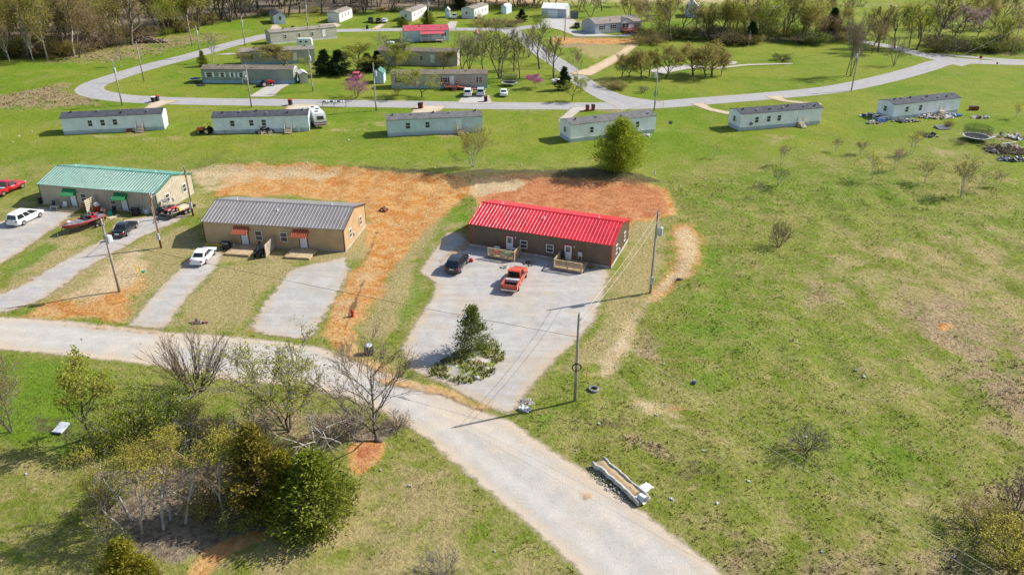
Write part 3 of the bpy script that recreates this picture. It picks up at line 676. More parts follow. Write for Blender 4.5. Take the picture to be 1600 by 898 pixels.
def gable_roof(b, L, W, eh, rh, ov=.15, ove=.12, th=.06, rib=0, mi=0, rp=(.07, .025, .04)):
    s = (rh - eh) / (W / 2); w = W / 2 + ov; l = L / 2 + ove
    ez = eh - s * ov
    for sg in (-1, 1):
        q = [(-l, sg * w, ez), (l, sg * w, ez), (l, 0, rh), (-l, 0, rh)]
        if sg > 0: q = [q[1], q[0], q[3], q[2]]
        b.hexa([(x, y, z + .004) for x, y, z in q] + [(x, y, z + th) for x, y, z in q], mi)
        if rib:
            n = int(2 * l / rib)
            for i in range(n + 1):
                u = -l + .06 + (2 * l - .12) * i / n
                b.hexa([(u - rp[0], sg * w, ez + th), (u + rp[0], sg * w, ez + th), (u + rp[0], 0, rh + th), (u - rp[0], 0, rh + th)][::(1 if sg < 0 else -1)] +
                       [(u - rp[1], sg * w, ez + th + rp[2]), (u + rp[1], sg * w, ez + th + rp[2]), (u + rp[1], 0, rh + th + rp[2]), (u - rp[1], 0, rh + th + rp[2])][::(1 if sg < 0 else -1)], mi)
def duplex(label, x, y, yaw, wall, roof, trim, lites, awn, wins, doors, dz, found=.12):
    h = thing('duplex_house', label, 'house', (x, y, 0), yaw, 'metal duplex houses along the gravel road')
    b = MB(); l, w = DL / 2, DW / 2
    b.hexa([(-l, -w, found), (l, -w, found), (l, w, found), (-l, w, found), (-l, -w, EH), (l, -w, EH), (l, w, EH), (-l, w, EH)])
    for s in (-1, 1):
        p = [(s * l, -w, EH), (s * l, w, EH), (s * l, 0, RH)]
        b.face(p if s > 0 else p[::-1])
    ribs_wall(b); b.build('wall', wall, h)
    f = MB(); f.box(-l - .1, l + .1, -w - .1, w + .1, -.3, found - .004); f.build('foundation', 'concrete', h)
    r = MB(); gable_roof(r, DL, DW, EH, RH, rib=.46, rp={'roof_red': (.05, .024, .026), 'roof_gray': (.062, .03, .034), 'roof_green': (.066, .04, .033)}[roof]); ro = r.build('roof', roof, h)
    c = MB(); c.hexa([(-l - .13, -.2, RH + .03), (l + .13, -.2, RH + .03), (l + .13, .2, RH + .03), (-l - .13, .2, RH + .03), (-l - .13, -.02, RH + .125), (l + .13, -.02, RH + .125), (l + .13, .02, RH + .125), (-l - .13, .02, RH + .125)])
    c.build('ridge_cap', roof, ro)
    for sx in (-1, 1):                                                   # gable trim
        g = MB(); s_ = (RH - EH) / w
        for sy in (-1, 1):
            a = (sx * (l + .123), sy * (w + .15), EH - s_ * .15); e = (sx * (l + .123), 0, RH)
            x0, x1 = sorted((a[0], a[0] + sx * .05))
            q = [(x0, a[1], a[2] - .1), (x1, a[1], a[2] - .1), (x1, 0, RH - .1), (x0, 0, RH - .1)]
            q2 = [(p[0], p[1], p[2] + .2) for p in q]
            g.hexa(q + q2 if sy < 0 else q[::-1] + q2[::-1])
        g.build('gable_trim', trim if trim != 'trim_bronze' else 'trim_bronze', ro)
    for vx, vy in ((-6.9, .7), (-.3, -1.6), (6.3, .8)):
        z = RH - abs(vy) * (RH - EH) / w; v = MB(); v.tube([(vx, vy, z), (vx, vy, z + .42)], .055, 8); v.tube([(vx, vy, z + .05), (vx, vy, z + .12)], .13, 8); v.build('vent_pipe', 'white_trim', ro)
    for sx in (-1, 1):
        for sy in (-1, 1):
            c = MB(); c.box(*sorted((sx * (l - .09), sx * (l + .045))), *sorted((sy * (w - .09), sy * (w + .045))), found, EH - .02); c.build('corner_trim', trim, h)
    for u in doors: door(h, u, -w - .03, .2, .2 + dz, .95, trim, lites=lites)
    for u, z0, z1 in wins: window(h, u, -w - .03, z0, z1, .85)
    for v in (-2.15, 2.2): window(h, l + .03, v, 1.05, 2.15, .8, 's')
    if awn:
        for u in doors:
            a = MB(); u -= .25
            q = [(u - 1, -w - 1.15, 2.05), (u + 1, -w - 1.15, 2.05), (u + 1, -w - .03, 2.75), (u - 1, -w - .03, 2.75)]
            a.hexa(q + [(p[0], p[1], p[2] + .05) for p in q])
            for i in range(9):
                uu = u - .97 + i * .2425; a.hexa([(uu - .03, -w - 1.15, 2.1), (uu + .03, -w - 1.15, 2.1), (uu + .03, -w - .03, 2.8), (uu - .03, -w - .03, 2.8), (uu - .015, -w - 1.15, 2.13), (uu + .015, -w - 1.15, 2.13), (uu + .015, -w - .03, 2.83), (uu - .015, -w - .03, 2.83)])
            for sx in (-1, 1):
                p = [(u + sx, -w - 1.15, 2.05), (u + sx, -w - .03, 2.05), (u + sx, -w - .03, 2.75)]
                a.hexa([(p[0][0] - .015, *p[0][1:]), (p[0][0] + .015, *p[0][1:]), (p[1][0] + .015, *p[1][1:]), (p[1][0] - .015, *p[1][1:]), (p[0][0] - .015, p[0][1], p[0][2] + .05), (p[0][0] + .015, p[0][1], p[0][2] + .05), (p[2][0] + .015, *p[2][1:]), (p[2][0] - .015, *p[2][1:])])
            a.build('awning', awn, h)
    e = MB(); e.box(l + .03, l + .2, -1.0, -.65, .75, 1.2); e.build('meter_box', 'galvanised', h)
    for u in doors:
        q = MB(); q.box(u + .75, u + .87, -w - .14, -w - .03, 2.05, 2.3); q.build('porch_lamp', 'cloth_white', h)
    return h
RED, TAN, GRN = (4.937, 94.37, -.3581), (-30.39, 96.9, -.1254), (-59.13, 110.13, -.1925)
duplex('dark brown metal duplex with a bright red ribbed roof', *RED, 'wall_brown', 'roof_red', 'trim_red', True, None, [(-1.98, .95, 1.88), (1.52, .95, 1.88)], (-3.9, 3.93), 2.0, .3)
duplex('tan metal duplex with a dark grey ribbed roof and rust awnings', *TAN, 'wall_tan', 'roof_gray', 'trim_bronze', False, 'awning_rust', [(-1.95, 1.0, 2.2), (1.45, 1.0, 2.2)], (-3.9, 4.05), 2.0)
duplex('sand coloured metal duplex with a green ribbed roof and green awnings', *GRN, 'wall_sand', 'roof_green', 'trim_green', False, 'awning_green', [(-2.3, 1.0, 2.15), (2.4, 1.0, 1.95)], (-4.1, 4.2), 2.0)
def at(B_, u, v):
    x, y, a = B_; return x + math.cos(a) * u - math.sin(a) * v, y + math.sin(a) * u + math.cos(a) * v
def deck(B_, u0, u1, v0, z, label, rail, gap):
    """wooden deck in front of a duplex wall; rail: railing on the front and on side 'a' (low u) or 'b'"""
    W = -DW / 2 - .12; c = at(B_, (u0 + u1) / 2, (v0 + W) / 2); t = thing('porch_deck', label, 'deck', (*c, 0), B_[2], 'wooden decks at the duplex doors')
    l, w = (u1 - u0) / 2, (W - v0) / 2; b = MB(); n = int(2 * w / .15)
    for i in range(n): b.box(-l, l, -w + 2 * w * i / n, -w + 2 * w * (i + 1) / n - .012, z - .04, z)
    b.box(-l, l, -w - .04, -w - .003, z - .25, z - .005); b.box(-l - .04, -l - .003, -w, w, z - .25, z - .005); b.box(l + .003, l + .04, -w, w, z - .25, z - .005)
    for sx in (-1, 1):
        for sy in (-1, 1): b.box(sx * (l - .08) - .05, sx * (l - .08) + .05, sy * (w - .08) - .05, sy * (w - .08) + .05, 0, z - .05)
    b.build('platform', 'new_wood', t)
    if rail:
        sides = [((-l + .05, -w + .05), (l - .05, -w + .05))]
        if 'a' in rail: sides.append(((-l + .05, -w + .05), (-l + .05, w - .1)))
        if 'b' in rail: sides.append(((l - .05, -w + .05), (l - .05, w - .1)))
        posts = set()
        for p, q in sides:
            d = Vector((q[0] - p[0], q[1] - p[1])); L = d.length; an = math.atan2(d.y, d.x); m = MB()
            cx, cy = (p[0] + q[0]) / 2, (p[1] + q[1]) / 2
            m.obox((cx, cy, z + .95), (L, .13, .04), (0, 0, an)); m.obox((cx, cy, z + .85), (L, .04, .08), (0, 0, an)); m.obox((cx, cy, z + .14), (L, .04, .08), (0, 0, an))
            k = int(L / .13)
            for i in range(1, k): m.obox((p[0] + d.x * i / k, p[1] + d.y * i / k, z + .495), (.035, .035, .63), (0, 0, an))
            m.build('railing', 'new_wood', t)
            for i in range(3 if L > 2.6 else 2):
                s = i / (2 if L > 2.6 else 1); posts.add((round(p[0] + d.x * s, 2), round(p[1] + d.y * s, 2)))
        for p in posts: m = MB(); m.box(p[0] - .055, p[0] + .055, p[1] - .055, p[1] + .055, -.02, z + .93); m.build('post', 'new_wood', t)
    if gap:
        s = MB()
        for i, zz in enumerate((z - .2,)): s.box(gap[0], gap[1], -w - .4, -w - .05, .02, zz)
        s.build('step', 'new_wood', t)
deck(RED, -5.95, -2.3, -7.25, .42, 'railed wooden deck cluttered with household things beside the orange pickup', 'b', None)
deck(RED, 2.95, 6.6, -7.5, .42, 'railed wooden deck at the red roofed duplex close to the utility pole', 'a', None)
deck(TAN, -5.3, -2.15, -7.75, .28, 'low wooden deck beside the white sedan', None, None)
deck(TAN, 2.55, 5.8, -7.6, .28, 'low wooden deck under the rust awning by the bare gravel driveway', None, None)
deck(GRN, -5.2, -2.7, -6.7, .2, 'weathered low deck behind the white minivan', None, None)
def screen(B_, u, v0, h, label, slats, mat):
    W = -DW / 2 - .1; c = at(B_, u, (v0 + W) / 2); t = thing('privacy_screen', label, 'fence', (*c, 0), B_[2]); l = (W - v0) / 2
    b = MB()
    if slats:
        for i in range(7): b.box(-.02, .02, -l, l, .35 + i * .27, .35 + i * .27 + .17)
    else:
        n = int(2 * l / .14)
        for i in range(n): b.box(-.018, .018, -l + 2 * l * i / n, -l + 2 * l * (i + 1) / n - .01, .06, h - .05 * (i % 2))
    b.build('boards', mat, t)
    for y in ((-l, l) if not slats else (-l, 0, l)): p = MB(); p.box(.022, .11, y - .045, y + .045, 0, h + .02); p.build('post', mat, t)
screen(TAN, .12, -7.75, 1.75, 'solid wooden privacy screen between the two rust awnings', False, 'grey_wood')
screen(GRN, -.3, -7.0, 2.2, 'open slatted wooden screen between the two green awnings', True, 'pale_wood')

# ---------------------------------------------------------------- mobile homes, sheds and the houses further off
def mobile(label, p, q, W, wall, roof, skirt, wins, doors, eh=3.15, rise=.6, skh=.75, endwin=None, vents=5, sh=None, name='mobile_home', endwall=None, back=1, wz=(1.45, 2.5), dm='siding_pale', fr='white_trim'):
    """p, q: photo points of the near wall's two feet; wins/doors: metres along that wall"""
    a, b = Vector(G(*p)), Vector(G(*q)); L = (b - a).length; yaw = math.atan2(b.y - a.y, b.x - a.x)
    n = Vector((-math.sin(yaw), math.cos(yaw))); c = (a + b) / 2 + n * W / 2
    t = thing(name, label, 'mobile home' if name == 'mobile_home' else 'house', (c.x, c.y, 0), yaw, 'mobile homes of the trailer park' if name == 'mobile_home' else None)
    l, w = L / 2, W / 2; m = MB()
    m.box(-l, l, -w, w, skh, eh)
    m.build('wall', wall, t)
    for s in (-1, 1):
        g = MB(); x0, x1 = sorted((s * l, s * (l - .08))); zz = eh + rise - .02
        g.loft([[(x0, -w, eh + .003), (x0, w, eh + .003), (x0, 0, zz)], [(x1, -w, eh + .003), (x1, w, eh + .003), (x1, 0, zz)]])
        g.build('gable', endwall or wall, t)
    k = MB(); k.box(-l + .04, l - .04, -w + .04, w - .04, -.2, skh - .003)
    nn = int(L / .35)
    for i in range(nn):
        u = -l + .1 + (L - .2) * i / nn; k.box(u, u + .05, -w + .012, -w + .04, -.1, skh - .01)
    k.build('skirting', skirt, t)
    tr = MB(); tr.box(-l - .01, l + .01, -w - .03, -w - .003, skh - .05, skh + .06); tr.box(-l - .01, l + .01, -w - .05, -w - .003, eh - .12, eh - .005); tr.build('trim', wall if wall != 'siding_white' else 'white_trim', t)
    r = MB(); gable_roof(r, L, W, eh, eh + rise, .12, .1, .08, rib=.6 if roof.startswith('roof') else 0); ro = r.build('roof', roof, t)
    rr = random.Random(label)
    for i in range(vents):
        u = -l + L * (i + .5 + rr.uniform(-.25, .25)) / vents; v = -w * rr.choice((.15, .3, .62)); z = eh + rise * (1 + v / w) + .08
        vm = MB(); vm.tube([(u, v, z - .05), (u, v, z + .22)], .12, 8); vm.tube([(u, v, z + .22), (u, v, z + .3)], .2, 8); vm.build('roof_vent', 'steel' if i % 2 else 'black_plastic', ro)
    for u in wins:
        ww = .75
        if isinstance(u, tuple): u, ww = u
        window(t, -l + u, -w, *wz, ww, shutters=sh, fr=fr)
    for u in doors: door(t, -l + u, -w, skh + .08, skh + 2.08, .9, 'white_trim', dm)
    if endwin is not None:
        for side, v in endwin:
            g = MB(); x = side * l
            g.box(*sorted((x, x + side * .06)), v - .45, v + .45, 1.4, 2.5); o = g.build('window', fr, t)
            g = MB(); g.box(*sorted((x + side * .062, x + side * .072)), v - .37, v + .37, 1.48, 1.93); g.box(*sorted((x + side * .062, x + side * .072)), v - .37, v + .37, 1.99, 2.42); g.build('pane', 'window_glass', o)
    t['span'] = (L, W); del t['span']
    return t, (c, yaw, L, W)
def steps(H_, u, n, top, label, mat='grey_wood', rail=True, w=1.2):
    """wooden steps against the near wall of a home, u metres along it"""
    c, yaw, L, W = H_; x = u - L / 2; d = .3 * n + .5
    p = c + Matrix.Rotation(yaw, 2) @ Vector((x, -W / 2 - d / 2 - .05))
    t = thing('wooden_steps', label, 'steps', (p.x, p.y, 0), yaw, 'entrance steps of the mobile homes'); m = MB()
    m.box(-w / 2, w / 2, d / 2 - .6, d / 2, 0, top)
    for i in range(n - 1): m.box(-w / 2, w / 2, d / 2 - .6 - .3 * (i + 1), d / 2 - .603 - .3 * i, top * (n - 1 - i) / n - .08, top * (n - 1 - i) / n)
    m.build('treads', mat, t)
    if rail:
        for s in (-1, 1):
            r = MB(); x = s * (w / 2 + .03)
            r.obox((x, d / 2 - .05, top / 2 + .45), (.07, .07, top + .9)); r.obox((x, -d / 2 + .05, .5), (.07, .07, 1.0))
            r.tube([(x, -d / 2 + .03, .98), (x, d / 2 - .5, top + .86), (x, d / 2 - .02, top + .86)], .04, 4); r.build('railing', mat, t)
m1, h1 = mobile('pale blue mobile home with charcoal roof, three windows and wooden steps, near the road bend', (100, 211), (258, 203), 4.3, 'siding_blue', 'shingle_dark', 'skirt_blue', (5.0, 7.2, 9.4), (13.7,), vents=4, endwall='siding_pale', fr='siding_blue')
m2, h2 = mobile('pale blue mobile home with charcoal roof and a camper parked at its end', (335, 210), (484, 205), 4.3, 'siding_blue', 'shingle_dark', 'skirt_blue', (3.6, 7.1, 9.4), (13.9,), vents=6, fr='siding_blue')
m3, h3 = mobile('weather streaked aqua mobile home with grey roof behind the bare budding tree', (606, 214), (754, 207), 4.3, 'siding_aqua', 'shingle_grey', 'skirt_blue', (3.9, 7.6), (13.6,), vents=5, fr='siding_aqua')
m4, h4 = mobile('white mobile home with grey roof behind the round leafy green tree', (891, 223), (1023, 207), 4.5, 'siding_pale', 'shingle_grey', 'skirt_blue', (4.4, 7.9, 14.3), (12.2,), vents=4, endwin=[(-1, 0)], eh=3.3, endwall='siding_blue')
m5, h5 = mobile('white mobile home with charcoal roof, its steps and satellite dish facing the meadow', (1155, 205), (1281, 194), 4.3, 'siding_pale', 'shingle_dark', 'skirt_blue', (3.6, 6.3, 8.7), (13.6,), vents=7, endwin=[(-1, 0)], eh=3.3, endwall='siding_blue')
m6, h6 = mobile('white mobile home with charcoal roof surrounded by heaps of junk', (1393, 188), (1496, 176), 4.4, 'siding_pale', 'shingle_dark', 'skirt_blue', (3.5, 7.2), (13.2,), vents=8, endwin=[(-1, 0)], endwall='siding_blue')
steps(h1, 13.7, 4, .85, 'wooden steps with railings on the pale blue home near the road bend')
steps(h2, 13.9, 4, .85, 'pale wooden steps next to the scrap wood heap by the camper', 'pale_wood')
steps(h3, 13.8, 4, .85, 'yellowed wooden steps on the weather streaked aqua home', 'new_wood')
steps(h5, 13.7, 5, .85, 'wooden steps on the white home with the meadow dish', 'pale_wood')
steps(h6, 13.2, 4, .85, 'wooden steps rising out of the junk heap', 'pale_wood')
m7, h7 = mobile('sage green mobile home with brown roof and bright blue skirting', (317, 130), (460, 131), 4.4, 'siding_green', 'shingle_brown', 'skirt_bright', ((1.9, 1.3), 5.0, (7.4, .5), 9.5), (10.6,), vents=3, sh='siding_pale', endwall='siding_white', endwin=[(1, 0)], eh=3.3)
steps(h7, 10.8, 4, .85, 'weathered wooden steps at the sage green home')
m8, h8 = mobile('greige mobile home with bright blue skirting, dark shutters and a ramped porch', (612, 139), (762, 138), 4.4, 'siding_greige', 'shingle_brown', 'skirt_bright', ((2.0, 1.2), (12.6, 1.1), (20.6, .3)), (14.2,), vents=2, sh='maroon_paint', endwall='siding_white', eh=3.3)
m9, h9 = mobile('tan mobile home with brown roof half hidden by a tawny bush', (377, 103), (493, 98), 4.6, 'siding_greige', 'shingle_tan', 'skirt_bright', (3.0, 9.0), (14.0,), vents=3, endwall='siding_white', eh=3.5)
m10, h10 = mobile('long beige mobile home with grey roof in front of the upper street', (424, 70), (527, 60), 4.5, 'siding_greige', 'shingle_tan', 'siding_white', (4.6, 9.0, 13.2), (17.0,), vents=3, eh=3.4, endwall='siding_greige', endwin=[(-1, 0)])
m11, h11 = mobile('brown grey mobile home with white end wall behind leafing trees', (590, 101), (715, 104), 4.6, 'siding_greige', 'shingle_brown', 'siding_greige', (5, 12), (15,), vents=2, eh=3.6, endwall='siding_white')
m12, h12 = mobile('pale blue house with a rose red metal roof and a covered porch', (632, 66), (702, 64), 6.5, 'siding_sky', 'roof_rose', 'siding_sky', ((12.3, 1.4),), (9.0,), vents=2, eh=3.2, rise=1.2, endwall='siding_white', skh=.5)
m13, h13 = mobile('small pale blue gable fronted home with dark roof at the wood edge', (428.5, 38.5), (447, 37.5), 9.5, 'siding_sky', 'shingle_dark', 'siding_sky', (), (), vents=0, eh=2.9, rise=.01, skh=.5)
bpy.data.objects.remove([c for c in m13.children if c.name.startswith('roof')][0])
r_ = MB(); wl = h13[2] / 2 + .15; dl = h13[3] / 2 + .2
for s in (-1, 1):
    q = [(s * wl, -dl, 2.8), (s * wl, dl, 2.8), (0, dl, 3.75), (0, -dl, 3.75)]; q = q if s > 0 else q[::-1]
    r_.hexa(q + [(a, b, c + .08) for a, b, c in q])
r_.build('roof', 'shingle_dark', m13)
for s in (-1, 1):
    g_ = MB(); y0, y1 = sorted((s * (dl - .2), s * (dl - .3))); k_ = h13[2] / 2 - .02; g_.loft([[(-k_, y0, 2.9), (k_, y0, 2.9), (0, y0, 3.72)], [(-k_, y1, 2.9), (k_, y1, 2.9), (0, y1, 3.72)]]); g_.build('gable_end', 'siding_sky', m13)
window(m13, .2, -h13[3] / 2, 1.3, 2.5, .9, glass='window_glass')
m14, h14 = mobile('white mobile home with grey roof at the wood edge, reached by a short dirt drive', (531, 36), (551, 27.5), 4.4, 'siding_white', 'shingle_tan', 'siding_white', (3, 6.5, 9.5), (), vents=2, endwall='siding_grey', wz=(1.3, 2.6))
m15, h15 = mobile('white mobile home with grey roof between two round cedars', (644, 34), (667, 23.5), 4.6, 'siding_white', 'shingle_tan', 'siding_white', (3, 7, 11), (), vents=2, endwall='siding_sky', endwin=[(-1, 0)])
m16, h16 = mobile('white mobile home with three tall windows and a small front porch by the back woods', (741, 30), (763, 22), 5.0, 'siding_white', 'shingle_tan', 'siding_white', (1.5, 4.5, 8, 11.5), (), vents=1, endwall='siding_sky', endwin=[(-1, .5)], eh=3.4)
m20, h20 = mobile('grey ranch house with brown roof, dark shutters and a front gable', (930, 54), (1002, 48), 8.4, 'siding_grey', 'shingle_tan', 'siding_grey', ((2.6, 1.1), (7.0, 1.1), (16.6, 1.2)), (13.6,), vents=1, eh=3.1, rise=1.45, sh='black_plastic', name='ranch_house', skh=.35)
g_ = MB(); w_ = h20[3] / 2; x_ = -h20[2] / 2 + 12.2
for s in (-1, 1):
    q = [(x_ + s * 2.6, -w_ - .5, 3.0), (x_ + s * 2.6, -w_ + 3.2, 3.0), (x_, -w_ + 3.2, 4.35), (x_, -w_ - .5, 4.35)]; q = q if s > 0 else q[::-1]
    g_.hexa(q + [(a, b, c + .08) for a, b, c in q])
g_.build('porch_gable', 'shingle_tan', m20)
g_ = MB(); g_.loft([[(x_ - 2.3, -w_ - .35, 3.05), (x_ + 2.3, -w_ - .35, 3.05), (x_, -w_ - .35, 4.25)], [(x_ - 2.3, -w_ - .1, 3.05), (x_ + 2.3, -w_ - .1, 3.05), (x_, -w_ - .1, 4.25)]]); g_.box(x_ - 2.4, x_ + 2.4, -w_ - .35, -w_ - .1, 2.85, 3.04); g_.build('front_gable', 'siding_pale', m20)
for du in (-1.1, .3): window(m20, x_ + du, -w_, 1.3, 2.6, .9, fr='white_trim')
def porch(H_, u0, u1, dep, z, label, mat, rail, ramp=0, roof=None):
    c, yaw, L, W = H_; p = c + Matrix.Rotation(yaw, 2) @ Vector(((u0 + u1) / 2 - L / 2, -W / 2 - dep / 2 - .06)); t = thing('front_porch', label, 'porch', (p.x, p.y, 0), yaw); l = (u1 - u0) / 2; d = dep / 2
    m = MB(); m.box(-l, l, -d, d, z - .15, z)
    for x in np.linspace(-l + .1, l - .1, 4):
        for y in (-d + .1, d - .1): m.box(x - .06, x + .06, y - .06, y + .06, -.1, z - .153)
    m.build('platform', mat, t)
    for a, b_ in (((-l, -d), (l - 1.2, -d)), ((-l, -d), (-l, d)), ((l, -d), (l, d))):
        r = MB(); L_ = math.hypot(b_[0] - a[0], b_[1] - a[1]); an = math.atan2(b_[1] - a[1], b_[0] - a[0]); cx, cy = (a[0] + b_[0]) / 2, (a[1] + b_[1]) / 2
        r.obox((cx, cy, z + .92), (L_, .1, .06), (0, 0, an)); r.obox((cx, cy, z + .15), (L_, .05, .06), (0, 0, an))
        for i in range(int(L_ / .22) + 1): s = i / max(1, int(L_ / .22)); r.obox((a[0] + (b_[0] - a[0]) * s, a[1] + (b_[1] - a[1]) * s, z + .48), (.05, .05, .88), (0, 0, an))
        r.build('railing', rail, t)
    s = MB()
    for i in range(3): s.box(l - 1.15, l - .05, -d - .3 * (i + 1), -d - .3 * i - .003, z * (3 - i) / 4 - .08, z * (3 - i) / 4)
    s.build('stairs', mat, t)
    if ramp:
        q = MB(); q.hexa([(l + .05, -d + .1, z - .12), (l + ramp, -d + .1, .02), (l + ramp, d - .1, .02), (l + .05, d - .1, z - .12), (l + .05, -d + .1, z), (l + ramp, -d + .1, .12), (l + ramp, d - .1, .12), (l + .05, d - .1, z)]); q.tube([(l, -d, z + .9), (l + ramp, -d, .95)], .05, 4); q.build('ramp', mat, t)
    if roof:
        q = MB(); q.hexa([(-l, -d - .2, 2.55), (l, -d - .2, 2.55), (l, d - .02, 2.98), (-l, d - .02, 2.98), (-l, -d - .2, 2.62), (l, -d - .2, 2.62), (l, d - .02, 3.05), (-l, d - .02, 3.05)]); q.build('porch_roof', roof, t)
        for x in np.linspace(-l + .1, l - .1, 4): q = MB(); q.box(x - .06, x + .06, -d - .05, -d + .07, z + .003, 2.57); q.build('post', 'white_trim', t)
porch(h8, 12.3, 15.4, 2.2, .85, 'brown porch with a long ramp at the greige home', 'brick_red', 'brick_red', 5)
porch(h12, 4.8, 12.2, 2.4, .6, 'deep covered porch under the rose red roof', 'grey_wood', 'white_trim', 0, 'roof_rose')
porch(h20, 10.2, 15.6, 2.6, .7, 'reddish wooden porch of the grey ranch house', 'brick_red', 'brick_red')
porch(h16, .4, 3.4, 1.6, .7, 'tiny grey porch on a white home by the back woods', 'grey_wood', 'grey_wood')
def shed(label, p, q, W, wall, roof, eh, rise, turn=False, doors=(), front=None, cat='shed', name='garden_shed'):
    a, b = Vector(G(*p)), Vector(G(*q)); L = (b - a).length; yaw = math.atan2(b.y - a.y, b.x - a.x); n = Vector((-math.sin(yaw), math.cos(yaw))); c = (a + b) / 2 + n * W / 2
    t = thing(name, label, cat, (c.x, c.y, 0), yaw); l, w = L / 2, W / 2; m = MB(); m.box(-l, l, -w, w, 0, eh); m.build('wall', wall, t)
    r = MB(); gb = []
    if turn:                                                             # ridge runs away from the photo's viewer
        for s in (-1, 1):
            k = [(s * (l + .12), -w - .15, eh - .08), (s * (l + .12), w + .15, eh - .08), (0, w + .15, eh + rise), (0, -w - .15, eh + rise)]; k = k if s > 0 else k[::-1]
            r.hexa(k + [(x, y, z + .06) for x, y, z in k])
        for s in (-1, 1): y0, y1 = sorted((s * w, s * (w - .06))); e = MB(); gb.append(e); e.loft([[(-l, y0, eh + .002), (l, y0, eh + .002), (0, y0, eh + rise)], [(-l, y1, eh + .002), (l, y1, eh + .002), (0, y1, eh + rise)]])
    else:
        gable_roof(r, L, W, eh, eh + rise, .12, .1, .06, rib=.5)
        for s in (-1, 1): x0, x1 = sorted((s * l, s * (l - .06))); e = MB(); gb.append(e); e.loft([[(x0, -w, eh + .002), (x0, w, eh + .002), (x0, 0, eh + rise - .02)], [(x1, -w, eh + .002), (x1, w, eh + .002), (x1, 0, eh + rise - .02)]])
    [e.build('gable', front or wall, t) for e in gb]; r.build('roof', roof, t)
    for u, ww, hh, m_ in doors: d = MB(); d.box(-l + u - ww / 2, -l + u + ww / 2, -w - .05, -w - .003, .05, hh); o = d.build('door', m_, t); k = MB(); k.box(-l + u + ww / 2 - .2, -l + u + ww / 2 - .12, -w - .08, -w - .053, hh * .45, hh * .55); k.build('handle', 'steel', o)
    return t
shed('grey brown metal shed with a pale roof beside the sage green home', (470, 131), (482, 130), 3.4, 'siding_greige', 'roof_white', 2.3, .5, True, [(.9, 1.2, 1.9, 'siding_greige')])
shed('blue shed with a green metal roof', (585, 131), (600, 131), 4.0, 'siding_sky', 'roof_green', 2.4, .9, True, [(1.2, 1.5, 2.0, 'siding_sky')])
shed('small pale shed with a rounded white roof near the back woods', (696, 28.5), (703, 28.5), 4.2, 'siding_sky', 'roof_white', 2.6, .9, True, [(1.0, 1.3, 2.1, 'siding_blue')])
shed('pale blue grey shed with a light roof beside the dark shrubs', (783, 22), (791, 22.5), 5.5, 'siding_sky', 'roof_white', 2.5, 1.0, True, [(1.2, 1.2, 2.0, 'siding_blue')])
shed('small shed with a rose red roof among the bare trees', (741, 66), (748, 66), 3.5, 'siding_grey', 'roof_rose', 2.2, .9, True, [(.9, 1.0, 1.9, 'siding_pale')])
gar = shed('large grey garage with a white metal roof and a white roller door', (846, 27.5), (884, 29), 8.0, 'siding_grey', 'roof_white', 3.2, 1.5, False, [(4.2, 3.6, 2.6, 'door_white')], None, 'garage', 'garage')
gp = MB(); gp.box(6.3, 9.2, -4.05, -4.003, .05, 2.7); gp.build('open_bay', 'cloth_grey', gar)
shed('pale blue house with a light roof beyond the tree line', (1072, 27.5), (1092, 28), 9.0, 'siding_sky', 'roof_white', 3.4, 2.2, True, [(2.4, 1.2, 2.2, 'siding_pale')], None, 'house', 'farm_house')
shed('grey roofed outbuilding glimpsed between the trees', (1208, 27), (1222, 27), 7.0, 'siding_grey', 'roof_white', 2.6, 1.4, False, [(2.4, 2.2, 2.2, 'siding_grey')])

# ---------------------------------------------------------------- vehicles
def wheel(t, x, y, r, w, s):
    m = MB(); n = 16
    secs = []
    for yy, k in ((-w / 2, .8), (-w / 2 + .02, .96), (-w * .3, 1.0), (w * .3, 1.0), (w / 2 - .02, .96), (w / 2, .8)):
        secs.append([(x + r * k * math.cos(2 * math.pi * i / n), y + yy, r + r * k * math.sin(2 * math.pi * i / n)) for i in range(n)])
    m.loft(secs); o = m.build('wheel', 'rubber', t, True)
    h = MB(); yo = y + s * (w / 2 + .004)
    h.loft([[(x + r * .62 * math.cos(2 * math.pi * i / n), yo - s * .02, r + r * .62 * math.sin(2 * math.pi * i / n)) for i in range(n)], [(x + r * .55 * math.cos(2 * math.pi * i / n), yo + s * .012, r + r * .55 * math.sin(2 * math.pi * i / n)) for i in range(n)]])
    for i in range(5):
        a = 2 * math.pi * i / 5; h.obox((x + r * .3 * math.cos(a), yo + s * .022, r + r * .3 * math.sin(a)), (r * .5, .02, .06), (0, -a, 0))
    h.build('rim', 'chrome', o)
